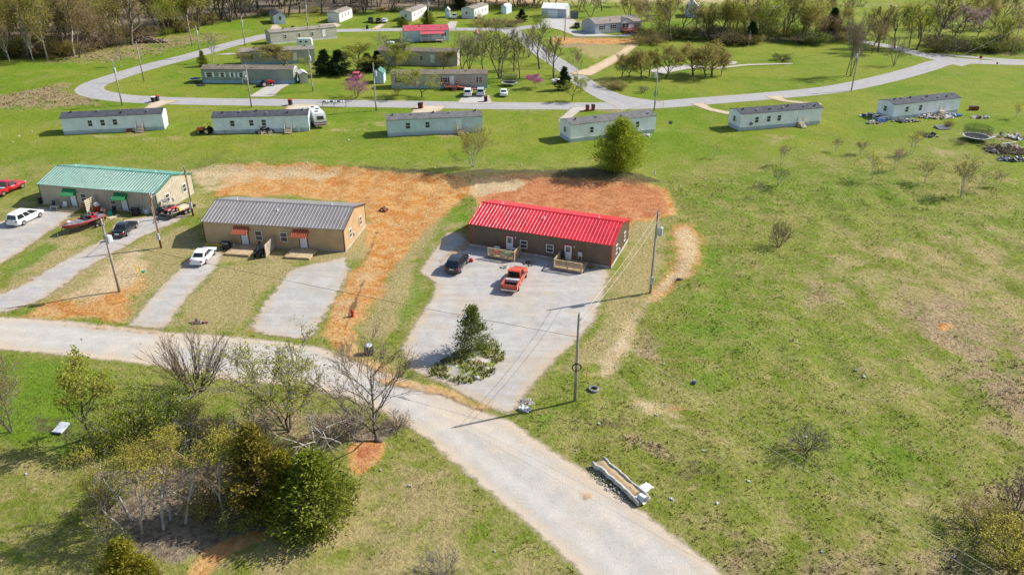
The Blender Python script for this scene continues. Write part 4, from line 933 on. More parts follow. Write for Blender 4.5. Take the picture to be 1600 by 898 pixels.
CARS = {  # length, width, wheel radius, axles, body stations (x, zlow, ztop, halfwidth factor), cabin x0..x3, belt z, roof z
 'sedan': dict(L=4.75, W=1.8, r=.33, ax=(-1.35, 1.4), st=[(-2.37, .42, .78, .8), (-2.3, .3, .95, .9), (-1.9, .24, 1.0, .98), (-1.0, .22, .98, 1), (.9, .22, .95, 1), (1.7, .24, .85, .98), (2.25, .3, .72, .9), (2.38, .4, .6, .78)], cab=(-1.75, -1.0, .3, 1.1), belt=.93, roof=1.44),
 'suv': dict(L=4.7, W=1.9, r=.37, ax=(-1.35, 1.4), st=[(-2.33, .45, .98, .88), (-2.28, .32, 1.06, .94), (-1.9, .27, 1.08, 1), (.8, .26, 1.06, 1), (1.6, .28, 1.02, .98), (2.2, .34, .92, .92), (2.36, .46, .75, .82)], cab=(-2.25, -1.85, .25, 1.05), belt=1.04, roof=1.7),
 'van': dict(L=5.1, W=1.98, r=.35, ax=(-1.5, 1.55), st=[(-2.53, .42, .98, .9), (-2.48, .3, 1.08, .96), (-2.0, .24, 1.1, 1), (1.0, .22, 1.07, 1), (1.8, .25, .98, .98), (2.4, .32, .82, .9), (2.56, .42, .66, .78)], cab=(-2.45, -2.2, .35, 1.6), belt=1.04, roof=1.74),
}
def car(label, kind, paint, r, f, sd=-1, cat='car', name=None, z=0, group=None):
    """r, f: photo points of the rear and front wheel feet on the side one sees (sd -1: the car's right side)"""
    K = CARS[kind]; W = K['W'] / 2; a, b = Vector(G(*r)), Vector(G(*f)); yaw = math.atan2(b.y - a.y, b.x - a.x)
    m_ = (a + b) / 2 - Matrix.Rotation(yaw, 2) @ Vector((sum(K['ax']) / 2, sd * (W - .12)))
    t = thing(name or {'sedan': 'sedan', 'suv': 'sport_utility_vehicle', 'van': 'minivan'}[kind], label, cat, (m_.x, m_.y, .03), yaw, group)
    car_body(t, K, paint); return t
def car_body(t, K, paint, bed=False):
    W = K['W'] / 2; b = MB(); secs = []
    def sec(x, lo, hi, k):
        w = W * k; mid = (lo + hi) / 2
        return [(x, -w * .86, lo), (x, -w * .98, lo + .1), (x, -w, mid), (x, -w * .97, hi - .1), (x, -w * .84, hi), (x, w * .84, hi), (x, w * .97, hi - .1), (x, w, mid), (x, w * .98, lo + .1), (x, w * .86, lo)]
    st = K['st']
    for s in st: secs.append(sec(*s))
    b.loft([q[::-1] for q in secs]); b.build('body', paint, t, True)
    x0, x1, x2, x3 = K['cab']; zb, zr = K['belt'], K['roof']; wb, wr = W * .93, W * .74
    c = MB(); dz = .05
    P = lambda x, w, z: [(x, -w, z), (x, w, z)]
    rows = [P(x0, wb, zb - .06), P(x0 + (x1 - x0) * .92, wr * .99, zr - .06), P(x1 + .12, wr, zr), P((x1 + x2) / 2, wr, zr + .03), P(x2 - .12, wr, zr), P(x2 + (x3 - x2) * .08, wr * .99, zr - .06), P(x3, wb, zb - .06)]
    bot = [(x, w) for x, w in ((x0, wb), (x0 + (x3 - x0) * .12, wb), (x0 + (x3 - x0) * .3, wb), (x0 + (x3 - x0) * .5, wb), (x0 + (x3 - x0) * .7, wb), (x0 + (x3 - x0) * .85, wb), (x3, wb))]
    for i in range(6):
        c.face([rows[i][0], rows[i + 1][0], rows[i + 1][1], rows[i][1]][::-1])
        for s in (0, 1):
            sg = -1 if s == 0 else 1
            q = [(bot[i][0], sg * wb, zb - .07), (bot[i + 1][0], sg * wb, zb - .07), rows[i + 1][s], rows[i][s]]
            c.face(q if s == 0 else q[::-1])
    c.build('cabin', paint, t)
    def lerp(p, q, u): return tuple(p[i] + (q[i] - p[i]) * u for i in range(3))
    def pane(nm, A, B_, C, D, ins=.08, up=.012, vi=.12):
        A, B_, C, D = [Vector(p) for p in (A, B_, C, D)]; n = (B_ - A).cross(D - A).normalized() * up
        def q(u, v): return (A.lerp(B_, u)).lerp(D.lerp(C, u), v) + n
        g = MB(); pts = [q(ins, vi), q(1 - ins, vi), q(1 - ins, 1 - vi * .5), q(ins, 1 - vi * .5)]
        g.hexa([p - n * 1.5 for p in pts] + [p for p in pts]); g.build(nm, 'glass', t)
    pane('windshield', rows[6][0], rows[6][1], rows[5][1], rows[5][0])
    pane('rear_window', rows[0][1], rows[0][0], rows[1][0], rows[1][1], .1)
    for sg in (-1, 1):
        A = Vector((x0 + .12, sg * wb, zb - .03)); B_ = Vector((x3 - .1, sg * wb, zb - .03)); C = Vector((x2 - .02, sg * (wr + .012), zr - .09)); D = Vector((x1 + .1, sg * (wr + .012), zr - .09))
        cuts = K.get('cuts', (0, .36, .66, 1.0))
        for i in range(len(cuts) - 1):
            u0, u1 = cuts[i] + .012, cuts[i + 1] - .012
            q = [A.lerp(B_, u0), A.lerp(B_, u1), D.lerp(C, u1), D.lerp(C, u0)]
            if sg > 0: q = [q[1], q[0], q[3], q[2]]
            pane('side_window', *q, 0.02, .02, .06)
    for x in K['ax']:
        for s in (-1, 1):
            wheel(t, x, s * (W - .11), K['r'], .23, s)
            r = K['r']; a = MB(); n = 14; y = s * (W + .002)
            secs = [[(x + rr * math.cos(math.pi * i / (n - 1)), y - s * .05 * k, r * .95 + rr * math.sin(math.pi * i / (n - 1))) for i in range(n)] for rr, k in ((r * 1.16, 1), (r * 1.16, 0))]
            a.face(secs[1] if s < 0 else secs[1][::-1]); a.build('wheel_arch', 'black_plastic', t)
    xr, xf = st[1][0], st[-2][0]; hr, hf = st[1][2], st[-2][2]
    for s in (-1, 1):
        m = MB(); m.box(xr - .07, xr + .12, *sorted((s * W * .64, s * W * .93)), hr - .28, hr - .08); m.build('tail_light', 'red_lamp', t)
        m = MB(); m.box(xf - .25, xf + .1, *sorted((s * W * .6, s * W * .9)), hf - .2, hf - .06); m.build('headlight', 'clear_lamp', t)
        m = MB(); m.obox((x3 - .35, s * (W + .1), zb + .06), (.12, .2, .15)); m.build('wing_mirror', paint, t)
    m = MB(); m.box(st[0][0] - .06, st[0][0] + .1, -W * .82, W * .82, st[0][1] - .06, st[0][1] + .1); m.build('bumper', K.get('bump', paint), t)
    m = MB(); m.box(st[-1][0] - .1, st[-1][0] + .05, -W * .74, W * .74, st[-1][1] - .06, st[-1][1] + .08); m.build('bumper', K.get('bump', paint), t)
    m = MB(); m.box(st[0][0] - .05, st[0][0] + .02, -.26, .26, hr - .34, hr - .2); m.build('number_plate', 'clear_lamp', t)
def pickup(label, paint, r, f, sd=-1, crew=True, old=False):
    K = dict(L=5.7, W=1.95, r=.4, ax=(-1.75, 1.85), st=[(-.75, .4, 1.1, 1), (.3, .4, 1.1, 1), (1.3, .4, 1.12, 1), (2.2, .42, 1.08, .97), (2.65, .5, .98, .92), (2.78, .55, .8, .85)], cab=(-.72, -.5, .55, 1.25), belt=1.1, roof=1.84, cuts=(0, .42, 1.0), bump='chrome')
    W = K['W'] / 2; a, b = Vector(G(*r)), Vector(G(*f)); yaw = math.atan2(b.y - a.y, b.x - a.x)
    c = (a + b) / 2 - Matrix.Rotation(yaw, 2) @ Vector((.05, sd * (W - .12))); t = thing('pickup_truck', label, 'pickup truck', (c.x, c.y, .03), yaw)
    car_body(t, K, paint)
    for o in list(t.children):
        if o.name.split('.')[0] in ('tail_light', 'number_plate'): bpy.data.objects.remove(o)
    m = MB(); x0, x1 = -2.78, -.79
    for s in (-1, 1):
        y0, y1 = sorted((s * W * .99, s * (W * .99 - .12))); m.box(x0, x1, y0, y1, .45, 1.12)
    m.box(x0 + .12, x1, -W * .9, W * .9, .45, .62, 0); m.box(x1 - .06, x1, -W * .86, W * .86, .62, 1.12)
    m.build('bed', paint, t, False, .0)
    l = MB(); l.box(x0 + .13, x1 - .07, -W * .86, W * .86, .623, .66); l.build('bed_liner', 'black_plastic', t)
    g = MB(); g.box(x0 - .06, x0 - .003, -W * .97, W * .97, .5, 1.11); g.build('tailgate', paint, t)
    bm = MB(); bm.box(x0 - .22, x0 - .065, -W * .96, W * .96, .42, .6); bm.build('rear_bumper', 'chrome', t)
    for s in (-1, 1): q = MB(); q.box(x0 - .085, x0 - .063, *sorted((s * W * .84, s * W * .965)), .72, 1.08); q.build('tail_light', 'red_lamp', t)
    q = MB(); q.box(x0 - .24, x0 - .222, -.25, .25, .45, .57); q.build('number_plate', 'clear_lamp', t)
    q = MB(); q.box(x1 - .62, x1 - .1, -W * .84, W * .84, .75, 1.1); q.build('tool_box', 'silver_paint', t)
    return t
car('black sport utility vehicle on the gravel before the red roofed duplex', 'suv', 'black_paint', (717.9, 428.7), (731.5, 409.8), cat='car')
op = pickup('orange pickup truck with loose junk in its bed', 'orange_paint', (809.3, 455.2), (822.3, 432.5))
car('white minivan on the gravel drive of the green roofed duplex', 'van', 'white_paint', (36, 353), (64.4, 338.8), cat='minivan')
car('black sedan on the gravel between the boat and the brown pole', 'sedan', 'black_paint', (198, 369.9), (214.2, 355.8))
car('white sedan on the gravel drive of the tan duplex', 'sedan', 'white_paint', (320.5, 414), (336.2, 397.1))
pickup('bright red pickup truck on the grass past the green roofed duplex', 'red_paint', (7.3, 306.3), (34.4, 295))
FARC = 'cars parked in the trailer park'
car('white car nearest the brown ramp porch', 'suv', 'white_paint', (736, 153.2), (738, 145), cat='car', group=FARC)
car('white car parked between another white car and a dark bin', 'suv', 'silver_paint', (756, 152.6), (758, 144), cat='car', group=FARC)
car('white car standing alone on the grass past the dark bin', 'sedan', 'white_paint', (792, 152.6), (793, 145), cat='car', group=FARC)
car('dark blue car at the far end of a row of three by the upper street', 'suv', 'navy_paint', (583, 37.2), (583.5, 32.5), cat='car', group=FARC)
car('dark car between a dark blue and a white car on the upper street', 'suv', 'black_paint', (595, 38.4), (596.5, 33.5), cat='car', group=FARC)
car('white car in a row of three by the upper street', 'sedan', 'white_paint', (603, 37.5), (607, 33), cat='car', group=FARC)
car('dark blue car at the end wall of the grey ranch house', 'suv', 'navy_paint', (905, 45.6), (906, 41), cat='car', group=FARC)
pickup('white pickup truck by the pale shed at the back woods', 'white_paint', (713, 31.5), (714, 27))
car('red jeep on the grass beside the dark cedars', 'suv', 'roof_rose', (561, 126), (566, 120), cat='jeep', name='jeep')
# ---------------------------------------------------------------- trees
def leaf_quads(V, F, c, n, spread, size, r, up=.3, squash=1.0):
    for _ in range(n):
        p = Vector((c[0] + r.gauss(0, spread), c[1] + r.gauss(0, spread), c[2] + r.gauss(0, spread * squash)))
        a = Vector((r.uniform(-1, 1), r.uniform(-1, 1), r.uniform(-.6, .6))).normalized(); b = a.orthogonal().normalized()
        b = (Matrix.Rotation(r.uniform(0, 6.28), 3, a) @ b); s = size * r.uniform(.6, 1.3); i = len(V)
        V += [tuple(p - a * s * .5), tuple(p + b * s * .32), tuple(p + a * s * .5), tuple(p - b * s * .32)]; F.append((i, i + 1, i + 2, i + 3))
def tree_proto(name, seed, h=10.0, trunk_h=.25, stems=1, stem_spread=.5, levels=3, kids=(7, 6, 5), ang=(.7, .7, .6), ratio=(.55, .5, .5), up=.25, wig=.16, r0=.16, leaves=2, lspread=.25, lsize=.22, lmat='leaf_spring', bark='bark', twig='twig_brown', topk=.35, tipmin=0.0, twr=.012):
    """tapered trunk with limbs (one mesh) and a crown of twigs and leaves (another)"""
    r = random.Random(seed); T, C = MB(), MB(); LV, LF = [], []
    def branch(p, d, L, rad, lev):
        n = 4 if lev < 2 else 3; pts = [p]; dirs = [d]; q = p.copy(); dd = d.copy()
        for i in range(n):
            dd = (dd + Vector((r.gauss(0, wig), r.gauss(0, wig), r.gauss(0, wig) + up * (.35 if lev else .5)))).normalized()
            q = q + dd * L / n; pts.append(q.copy()); dirs.append(dd.copy())
        end = rad * (.35 if lev < levels else .4)
        rr = [max(twr, rad + (end - rad) * i / n) for i in range(n + 1)]
        (T if lev < 2 else C).tube(pts, rr, 6 if lev == 0 else (4 if lev == 1 else 3), 0, cap=False)
        if lev >= levels:
            if leaves and q.z > tipmin * h:
                for pp in (pts[-1], pts[-2]) if leaves > 1 else (pts[-1],): leaf_quads(LV, LF, pp, r.randint(max(1, leaves - 1), leaves + 1) if leaves >= 1 else (r.random() < leaves), lspread, lsize, r)
            return
        k = kids[lev]
        for j in range(k):
            f = (topk if lev == 0 else .3) + (1 - (topk if lev == 0 else .3)) * (j + r.uniform(.1, .9)) / k; f = min(f, .99)
            i = min(int(f * n), n - 1); u = f * n - i; bp = pts[i].lerp(pts[i + 1], u); bd = dirs[i + 1]
            o = bd.orthogonal().normalized(); o = Matrix.Rotation(r.uniform(0, 6.28) if lev else (j * 2.4 + r.uniform(-.5, .5)), 3, bd) @ o
            an = ang[lev] * r.uniform(.65, 1.3); nd = (bd * math.cos(an) + o * math.sin(an)).normalized()
            branch(bp, nd, L * ratio[lev] * r.uniform(.7, 1.25) * (1.15 - .45 * f), (rr[i] * (1 - u) + rr[i + 1] * u) * r.uniform(.5, .7), lev + 1)
    for s in range(stems):
        a = 6.28 * s / stems + r.uniform(-.4, .4); sp = stem_spread * r.uniform(.5, 1.2) if stems > 1 else .05
        d = Vector((math.cos(a) * sp, math.sin(a) * sp, 1)).normalized()
        branch(Vector((math.cos(a) * r0 * .8 * (stems > 1), math.sin(a) * r0 * .8 * (stems > 1), -.1)), d, h * r.uniform(.6, .72), r0 * (.75 if stems > 1 else 1), 0)
    i0 = len(C.v); C.v += LV; C.f += [tuple(i + i0 for i in f) for f in LF]; C.k += [1] * len(LF)
    z = max(v[2] for v in T.v + C.v); k = h / z
    for m in (T, C): m.v = [(a * k, b * k, c * k) for a, b, c in m.v]
    return h, T.mesh(name + '_trunk', bark, True), C.mesh(name + '_crown', [twig, lmat]), (bark, twig, lmat)
def cedar_proto(name, seed, h=6.0, rad=1.6, n=200, per=26, lmat='leaf_cedar', low=.03, top=.75, size=.3, gap=.15, bark='bark'):
    """evergreen: short boughs all the way up, each with flat sprays of foliage"""
    r = random.Random(seed); T, C = MB(), MB(); LV, LF = [], []
    T.tube([(0, 0, -.1), (r.uniform(-.1, .1), r.uniform(-.1, .1), h * .5), (0, 0, h * .95)], [h * .022, h * .014, .02], 6, cap=False)
    lob = [(r.uniform(0, 6.28), r.uniform(low, .9), r.uniform(.75, 1.3)) for _ in range(14)]
    for i in range(n):
        f = low + (1 - low) * (i + r.random()) / n; a = r.uniform(0, 6.28)
        pr = (1 - max(0, (f - .28) / .72) ** (1 / top)) if f > .28 else .72 + f
        k = 1.0
        for la, lf, lk in lob:
            dd = (1 - math.cos(a - la)) + ((f - lf) * 3) ** 2
            if dd < .45: k *= 1 + (lk - 1) * (1 - dd / .45)
        L = rad * pr * k * r.uniform(.72, 1.1) + .12
        if r.random() < gap: L *= .6
        z0 = f * h; d = Vector((math.cos(a), math.sin(a), r.uniform(.1, .55))).normalized(); p0 = Vector((0, 0, z0 - L * .15)); p1 = p0 + d * L
        T.tube([p0, p1], [.03, .008], 3, cap=False)
        for j in range(per):
            u = 1 - r.random() ** 1.6 * .75; p = p0.lerp(p1, u) + Vector((r.gauss(0, .13), r.gauss(0, .13), r.gauss(0, .1))) * (rad * .75)
            dr = (d * .8 + Vector((r.gauss(0, .5), r.gauss(0, .5), r.gauss(.35, .4)))).normalized(); o = dr.orthogonal().normalized(); o = Matrix.Rotation(r.uniform(0, 6.28), 3, dr) @ o
            s = size * r.uniform(.6, 1.3); q = len(LV)
            LV += [tuple(p - o * s * .22), tuple(p + dr * s), tuple(p + o * s * .22), tuple(p - dr * s * .25)]; LF.append((q, q + 3, q + 2, q + 1))
    C.v, C.f, C.k = LV, LF, [0] * len(LF)
    z = max(v[2] for v in C.v); k = h / z
    for m in (T, C): m.v = [(a, b, c * k) for a, b, c in m.v]
    return h, T.mesh(name + '_trunk', bark, True), C.mesh(name + '_crown', lmat), None
REMAT = {}
def variant(me, mats):                                       # same mesh, other foliage colour
    k = (me.name, tuple(mats))
    if k not in REMAT:
        c = me.copy()
        for i, m in enumerate(mats): c.materials[i] = M[m]
        REMAT[k] = c
    return REMAT[k]
def plant(pr, base, top, label, wide=1.0, name='tree', cat='tree', group=None, rz=None, mats=None, h=None, tilt=0, world=None):
    x, y = world or G(*base); H_ = h or HG(base, top); s = H_ / pr[0]
    t = thing(name, label, cat, (x, y, hz(x, y) - .02), rng.uniform(0, 6.28) if rz is None else rz, group, (s * wide, s * wide, s))
    if tilt: t.rotation_euler[0] = tilt
    link('trunk', variant(pr[1], [mats[0]]) if mats else pr[1], t)
    link('crown', variant(pr[2], mats[1:]) if mats else pr[2], t)
    return t
V_VASE = [tree_proto('vase_tree', 30 + i, 8, kids=(13, 9, 6), ang=(.66, .5, .5), ratio=(.8, .52, .5), up=.2, r0=.12, leaves=.5, lmat='leaf_olive', topk=.1, twig='twig_dark', lsize=.13, twr=.011) for i in range(2)]
V_ROW = [tree_proto('round_tree', 36 + i, 6, kids=(13, 8, 6), ang=(.8, .6, .6), ratio=(.66, .5, .5), up=.22, r0=.15, leaves=3, lspread=.2, lsize=.17, lmat='leaf_olive', topk=.2, twig='twig_brown', twr=.014) for i in range(2)]
V_BUD = [tree_proto('budding_tree', 40 + i, 8, stems=3, stem_spread=.45, kids=(11, 7, 5), ang=(.55, .5, .5), ratio=(.62, .48, .5), up=.18, r0=.095, leaves=2, lspread=.16, lsize=.13, twr=.01, lmat='leaf_lime', twig='twig_grey', bark='bark', topk=.2) for i in range(2)]
V_FAN = tree_proto('fan_shrub', 50, 5, stems=26, stem_spread=.85, kids=(7, 4, 3), ang=(.26, .35, .4), ratio=(.5, .5, .5), up=.14, r0=.07, leaves=.1, lmat='leaf_olive', twig='twig_brown', bark='bark', wig=.08, topk=.3, levels=2, twr=.009)
V_GROVE = [tree_proto('grove_tree', 60 + i, 7, kids=(8, 7, 7), ang=(.75, .65, .6), ratio=(.6, .55, .5), up=.3, r0=.11, leaves=4, lspread=.2, lsize=.12, twr=.009, lmat='leaf_yellow', bark='bark_pale', twig='twig_brown', topk=.38, tipmin=.72, wig=.2) for i in range(3)]
V_SPARSE = [tree_proto('sparse_tree', 80 + i, 8, kids=(10, 7, 5), ang=(.8, .7, .7), ratio=(.5, .5, .5), up=.2, r0=.12, leaves=4, lspread=.22, lsize=.2, lmat='leaf_lime', topk=.2) for i in range(2)]
V_SAP = [tree_proto('sapling', 90 + i, 4, stems=1 + i, stem_spread=.35, kids=(7, 5), ang=(.6, .6), ratio=(.6, .5), levels=2, up=.25, r0=.05, leaves=3, lspread=.14, lsize=.15, lmat='leaf_yellow', twig='twig_grey', bark='bark_pale', topk=.3, twr=.015) for i in range(3)]
V_BUSH = [tree_proto('bush', 100 + i, 3, stems=9, stem_spread=.9, kids=(6, 5), ang=(.6, .6), ratio=(.6, .5), levels=2, up=.1, r0=.06, leaves=5, lspread=.24, lsize=.12, lmat='leaf_green', topk=.15) for i in range(2)]
V_SCRUB = tree_proto('scrub', 110, 3, stems=10, stem_spread=1.1, kids=(7, 6), ang=(.7, .6), ratio=(.6, .55), levels=2, up=.05, r0=.05, leaves=.1, lsize=.12, lmat='leaf_olive', twig='twig_grey', topk=.2, twr=.012)
V_DEAD = tree_proto('dead_tree', 115, 5, kids=(10, 5, 3), ang=(1.2, .7, .6), ratio=(.55, .45, .5), up=.0, r0=.09, leaves=0, twig='twig_grey', bark='bark_pale', topk=.25, levels=2)
V_WOOD = [tree_proto('forest_tree', 120 + i, 16, kids=(8, 6, 5), ang=(.6, .65, .6), ratio=(.42, .5, .5), up=.22, r0=.2, leaves=5, lspread=.8, lsize=.3, lmat=l, bark='bark_pale' if i in (1, 4) else 'bark', twig=tw, topk=.35, twr=.03) for i, (l, tw) in enumerate((('leaf_spring', 'twig_brown'), ('leaf_tan', 'twig_grey'), ('leaf_olive', 'twig_brown'), ('leaf_lime', 'twig_dark'), ('leaf_olive', 'twig_grey'), ('leaf_tan', 'twig_brown')))]
V_BARE = [tree_proto('bare_tree', 140 + i, 12, stems=1 + i, stem_spread=.4, kids=(8, 7, 6), ang=(.65, .6, .55), ratio=(.55, .5, .5), up=.22, r0=.22, leaves=1, lspread=.35, lsize=.24, lmat='leaf_lime', bark='bark', twig='twig_dark', topk=.28, twr=.026) for i in range(3)]
V_CED = [cedar_proto('cedar', 200, 6, 1.7, 300, 36, 'leaf_cedar', size=.2), cedar_proto('cedar', 201, 5, 2.3, 380, 36, 'leaf_cedar', top=1.3, size=.2, low=.0), cedar_proto('cedar', 202, 8, 2.0, 160, 22, 'leaf_cedar_dark', size=.5)]
V_LEAF = cedar_proto('leafy_tree', 70, 8.3, 3.9, 460, 44, 'leaf_fresh', low=.02, top=.45, size=.26, gap=.2)
V_ISL = cedar_proto('broken_tree', 205, 6, 2.05, 130, 40, 'leaf_island', low=.12, top=.85, size=.22, gap=.35, bark='bark_pale')

# the hedgerow trees in front of the gravel road
plant(V_VASE[0], (590, 690), (598, 545), 'tall bare tree with a dark trunk at the orange bare soil by the road', 1.3, name='bare_tree')
plant(V_BUD[0], (452, 672), (448, 528), 'multi stemmed tree with pale yellow green buds over the gravel road', 1.5, name='budding_tree')
plant(V_FAN, (308, 613), (305, 512), 'bare brown fan shaped shrub with many upright stems by the gravel road', 1.05, name='fan_shrub', cat='shrub')
plant(V_SPARSE[0], (142, 680), (128, 528), 'slender tree with bright lime leaves standing over the lush grass', .8, name='lime_tree')
plant(V_BUD[1], (18, 676), (14, 560), 'small bare budding tree at the photo edge on lush grass', 1.0, name='budding_tree', mats=('bark', 'twig_grey', 'leaf_olive'))
GV = 'grove of pale trunked trees with yellow buds'
for i, (b, tp, lb) in enumerate([((192, 826), (160, 722), 'leaning outermost tree of the pale trunked grove'), ((222, 834), (205, 698), 'pale trunked tree second from the outer end of the grove'), ((206, 812), (238, 690), 'thin grove tree standing half behind two pale trunks'), ((256, 829), (255, 688), 'pale trunked tree in the middle of the grove'), ((267, 812), (285, 690), 'grove tree with a curved trunk behind the middle one'), ((290, 819), (300, 692), 'grove tree with a kinked trunk beside the shaded gap'), ((356, 828), (350, 692), 'stout white limbed tree standing between the grove and the cedars')]):
    plant(V_GROVE[i % 3], b, tp, lb, (.75, .95, .9, 1, 1, 1, 1.15)[i], name='grove_tree', group=GV)
plant(V_SAP[1], (158, 862), (120, 800), 'leaning yellow budded sapling before the grove', 1.0, name='sapling', tilt=.3)
plant(V_CED[0], (408, 790), (408, 655), 'tall olive brown cedar behind the round dark cedar', 1.05, name='cedar_tree', cat='cedar', mats=('bark', 'leaf_cedar_brown'))
plant(V_CED[1], (495, 812), (500, 702), 'broad round dark green cedar on the lawn edge', 1.12, name='cedar_tree', cat='cedar')
plant(V_CED[1], (452, 800), (440, 700), 'yellowish cedar squeezed between its two larger neighbours', .75, name='cedar_tree', cat='cedar', mats=('bark', 'leaf_cedar_gold'))
plant(V_CED[0], (206, 925), (205, 838), 'golden green cedar at the bottom edge of the picture', 1.1, name='cedar_tree', cat='cedar', mats=('bark', 'leaf_cedar_gold'))
plant(V_CED[0], (232, 918), (238, 865), 'low golden cedar leaning on the one at the bottom edge', 1.0, name='cedar_tree', cat='cedar', mats=('bark', 'leaf_cedar_gold'))
plant(V_DEAD, (487, 725), (482, 655), 'dead grey tree with wide bare branches above the round cedar', 1.3, name='dead_tree')
for i, (b, tp, lb, m_) in enumerate([((210, 690), (215, 600), 'lime leafed thicket next to the slender lime tree', 'leaf_spring'), ((262, 668), (262, 590), 'dense green thicket behind the fan shaped shrub', 'leaf_green'), ((178, 700), (172, 640), 'bright low bush at the foot of the slender lime tree', 'leaf_spring'), ((300, 660), (305, 612), 'lime bush at the foot of the fan shaped shrub', 'leaf_lime'), ((335, 690), (338, 650), 'green bush between the thicket and the budding tree', 'leaf_olive')]):
    plant(V_BUSH[i % 2], b, tp, lb, .78, name='bush', cat='bush', group='bushes of the roadside thicket', mats=('bark', 'twig_grey', m_))
for i, (b, tp, lb) in enumerate([((300, 690), (300, 640), 'grey bare scrub behind the grove'), ((385, 690), (385, 640), 'grey bare scrub at the foot of the budding tree'), ((520, 690), (518, 645), 'grey bare scrub between the budding and the bare tree'), ((620, 668), (620, 640), 'small brown scrub beside the tall bare tree'), ((430, 730), (430, 680), 'brown scrub behind the olive cedar'), ((560, 672), (558, 630), 'thin scrub behind the tall bare tree'), ((690, 905), (690, 868), 'bare twiggy scrub on the lawn at the bottom edge')]):
    plant(V_SCRUB, b, tp, lb, 1.2, name='scrub', cat='shrub', group='bare scrub of the hedgerow', mats=('bark', 'twig_brown' if i in (3, 4) else 'twig_grey', 'leaf_olive'))
for i, (b, tp, lb) in enumerate([((180, 870), (182, 838), 'pale green bush before the grove'), ((330, 800), (330, 745), 'dark bush in the shade between grove and white limbed tree'), ((385, 820), (385, 775), 'green bush under the olive brown cedar'), ((170, 790), (172, 745), 'dark bush inside the grove')]):
    plant(V_BUSH[i % 2], b, tp, lb, 1.1, name='bush', cat='bush', group='bushes of the roadside thicket', mats=('bark', 'twig_brown', 'leaf_cedar' if i != 1 else 'leaf_olive'))
plant(V_ISL, (738, 552), (741, 474), 'lone dark green tree with a ragged crown on the grassy island in the gravel', 1.1, name='island_tree')
plant(V_LEAF, (967, 272), (970, 186), 'round leafy bright green tree before the white mobile home', 1.0, name='leafy_tree')
plant(V_BUD[0], (740, 266), (742, 192), 'bare tree with yellow buds in front of the weather streaked aqua home', 1.0, name='budding_tree', mats=('bark_pale', 'twig_grey', 'leaf_yellow'))
SG = 'young trees scattered on the meadow'
for i, (b, tp, lb, k, m_, w) in enumerate([((1114, 247), (1115, 218), 'thin yellow sapling nearest the steps of the white home', 0, 'leaf_yellow', 1), ((1220, 257), (1222, 222), 'bare sapling behind the small green leafed one', 1, 'leaf_tan', 1), ((1215, 291), (1217, 259), 'small green leafed sapling with a dark shadow', 2, 'leaf_green', 1.4), ((1182, 309), (1184, 280), 'thin white stemmed sapling beside the dark shadow', 0, 'leaf_tan', .8), ((1305, 237), (1308, 214), 'bare forked sapling uphill of the brown rounded one', 1, 'leaf_tan', 1.1), ((1344, 242), (1345, 219), 'brown rounded sapling between the forked and the yellow one', 2, 'leaf_tan', 1.4), ((1363, 280), (1368, 232), 'yellow crowned sapling in the middle of the meadow', 1, 'leaf_yellow', 1), ((1397, 266), (1400, 226), 'brownish sapling next to the yellow crowned one', 1, 'leaf_tan', 1), ((1423, 241), (1427, 200), 'sapling with faint yellow buds next to the tilled strip', 1, 'leaf_yellow', 1), ((1445, 286), (1448, 246), 'sparse sapling between the brownish and the tall clump', 2, 'leaf_lime', 1.1), ((1502, 306), (1508, 243), 'tallest clump of bare stems on the meadow', 2, 'leaf_olive', 1.0), ((1525, 297), (1527, 262), 'thin sapling touching the tallest clump', 0, 'leaf_olive', 1.1), ((1558, 293), (1563, 266), 'low spreading sapling at the meadow edge', 1, 'leaf_tan', 1.4), ((1588, 186), (1592, 158), 'sapling behind the junk yard', 1, 'leaf_yellow', 1)]):
    plant(V_SAP[k], b, tp, lb, w, name='sapling', group=SG, mats=('bark_pale', 'twig_grey', m_))
plant(V_SCRUB, (1216, 386), (1218, 340), 'lone dead brown bush on the open meadow', .6, name='dead_bush', cat='bush', mats=('bark', 'twig_brown', 'leaf_tan'))
plant(V_SCRUB, (1260, 705), (1264, 660), 'grey bare bush in the middle of the lower meadow', .9, name='meadow_bush', cat='bush', mats=('bark', 'twig_grey', 'leaf_olive'))
plant(V_BUSH[0], (1530, 830), (1530, 775), 'olive brown bush at the lower corner of the meadow', .9, name='meadow_bush', cat='bush', mats=('bark', 'twig_grey', 'leaf_olive'))
plant(V_BUSH[1], (1585, 885), (1585, 810), 'yellow budded bush at the very corner of the meadow', 1.0, name='meadow_bush', cat='bush', mats=('bark', 'twig_brown', 'leaf_yellow'))
plant(V_SCRUB, (1590, 800), (1590, 750), 'reddish bare brush at the edge of the meadow', 1.1, name='meadow_bush', cat='bush', mats=('bark', 'twig_brown', 'leaf_tan'))
for i, (b, tp, lb) in enumerate([((1560, 238), (1560, 222), 'bare brush tangled with the branch heap'), ((1590, 244), (1590, 226), 'bare brush at the photo edge of the junk yard'), ((1545, 232), (1545, 221), 'low brush between the trampoline and the branch heap'), ((1500, 226), (1500, 218), 'low weeds on the fence line by the trampoline'), ((1440, 212), (1440, 203), 'low weeds on the fence line by the dark bags')]):
    plant(V_SCRUB, b, tp, lb, 1.6, name='yard_brush', cat='shrub', group='brush of the junk yard', mats=('bark', 'twig_brown', 'leaf_olive'))
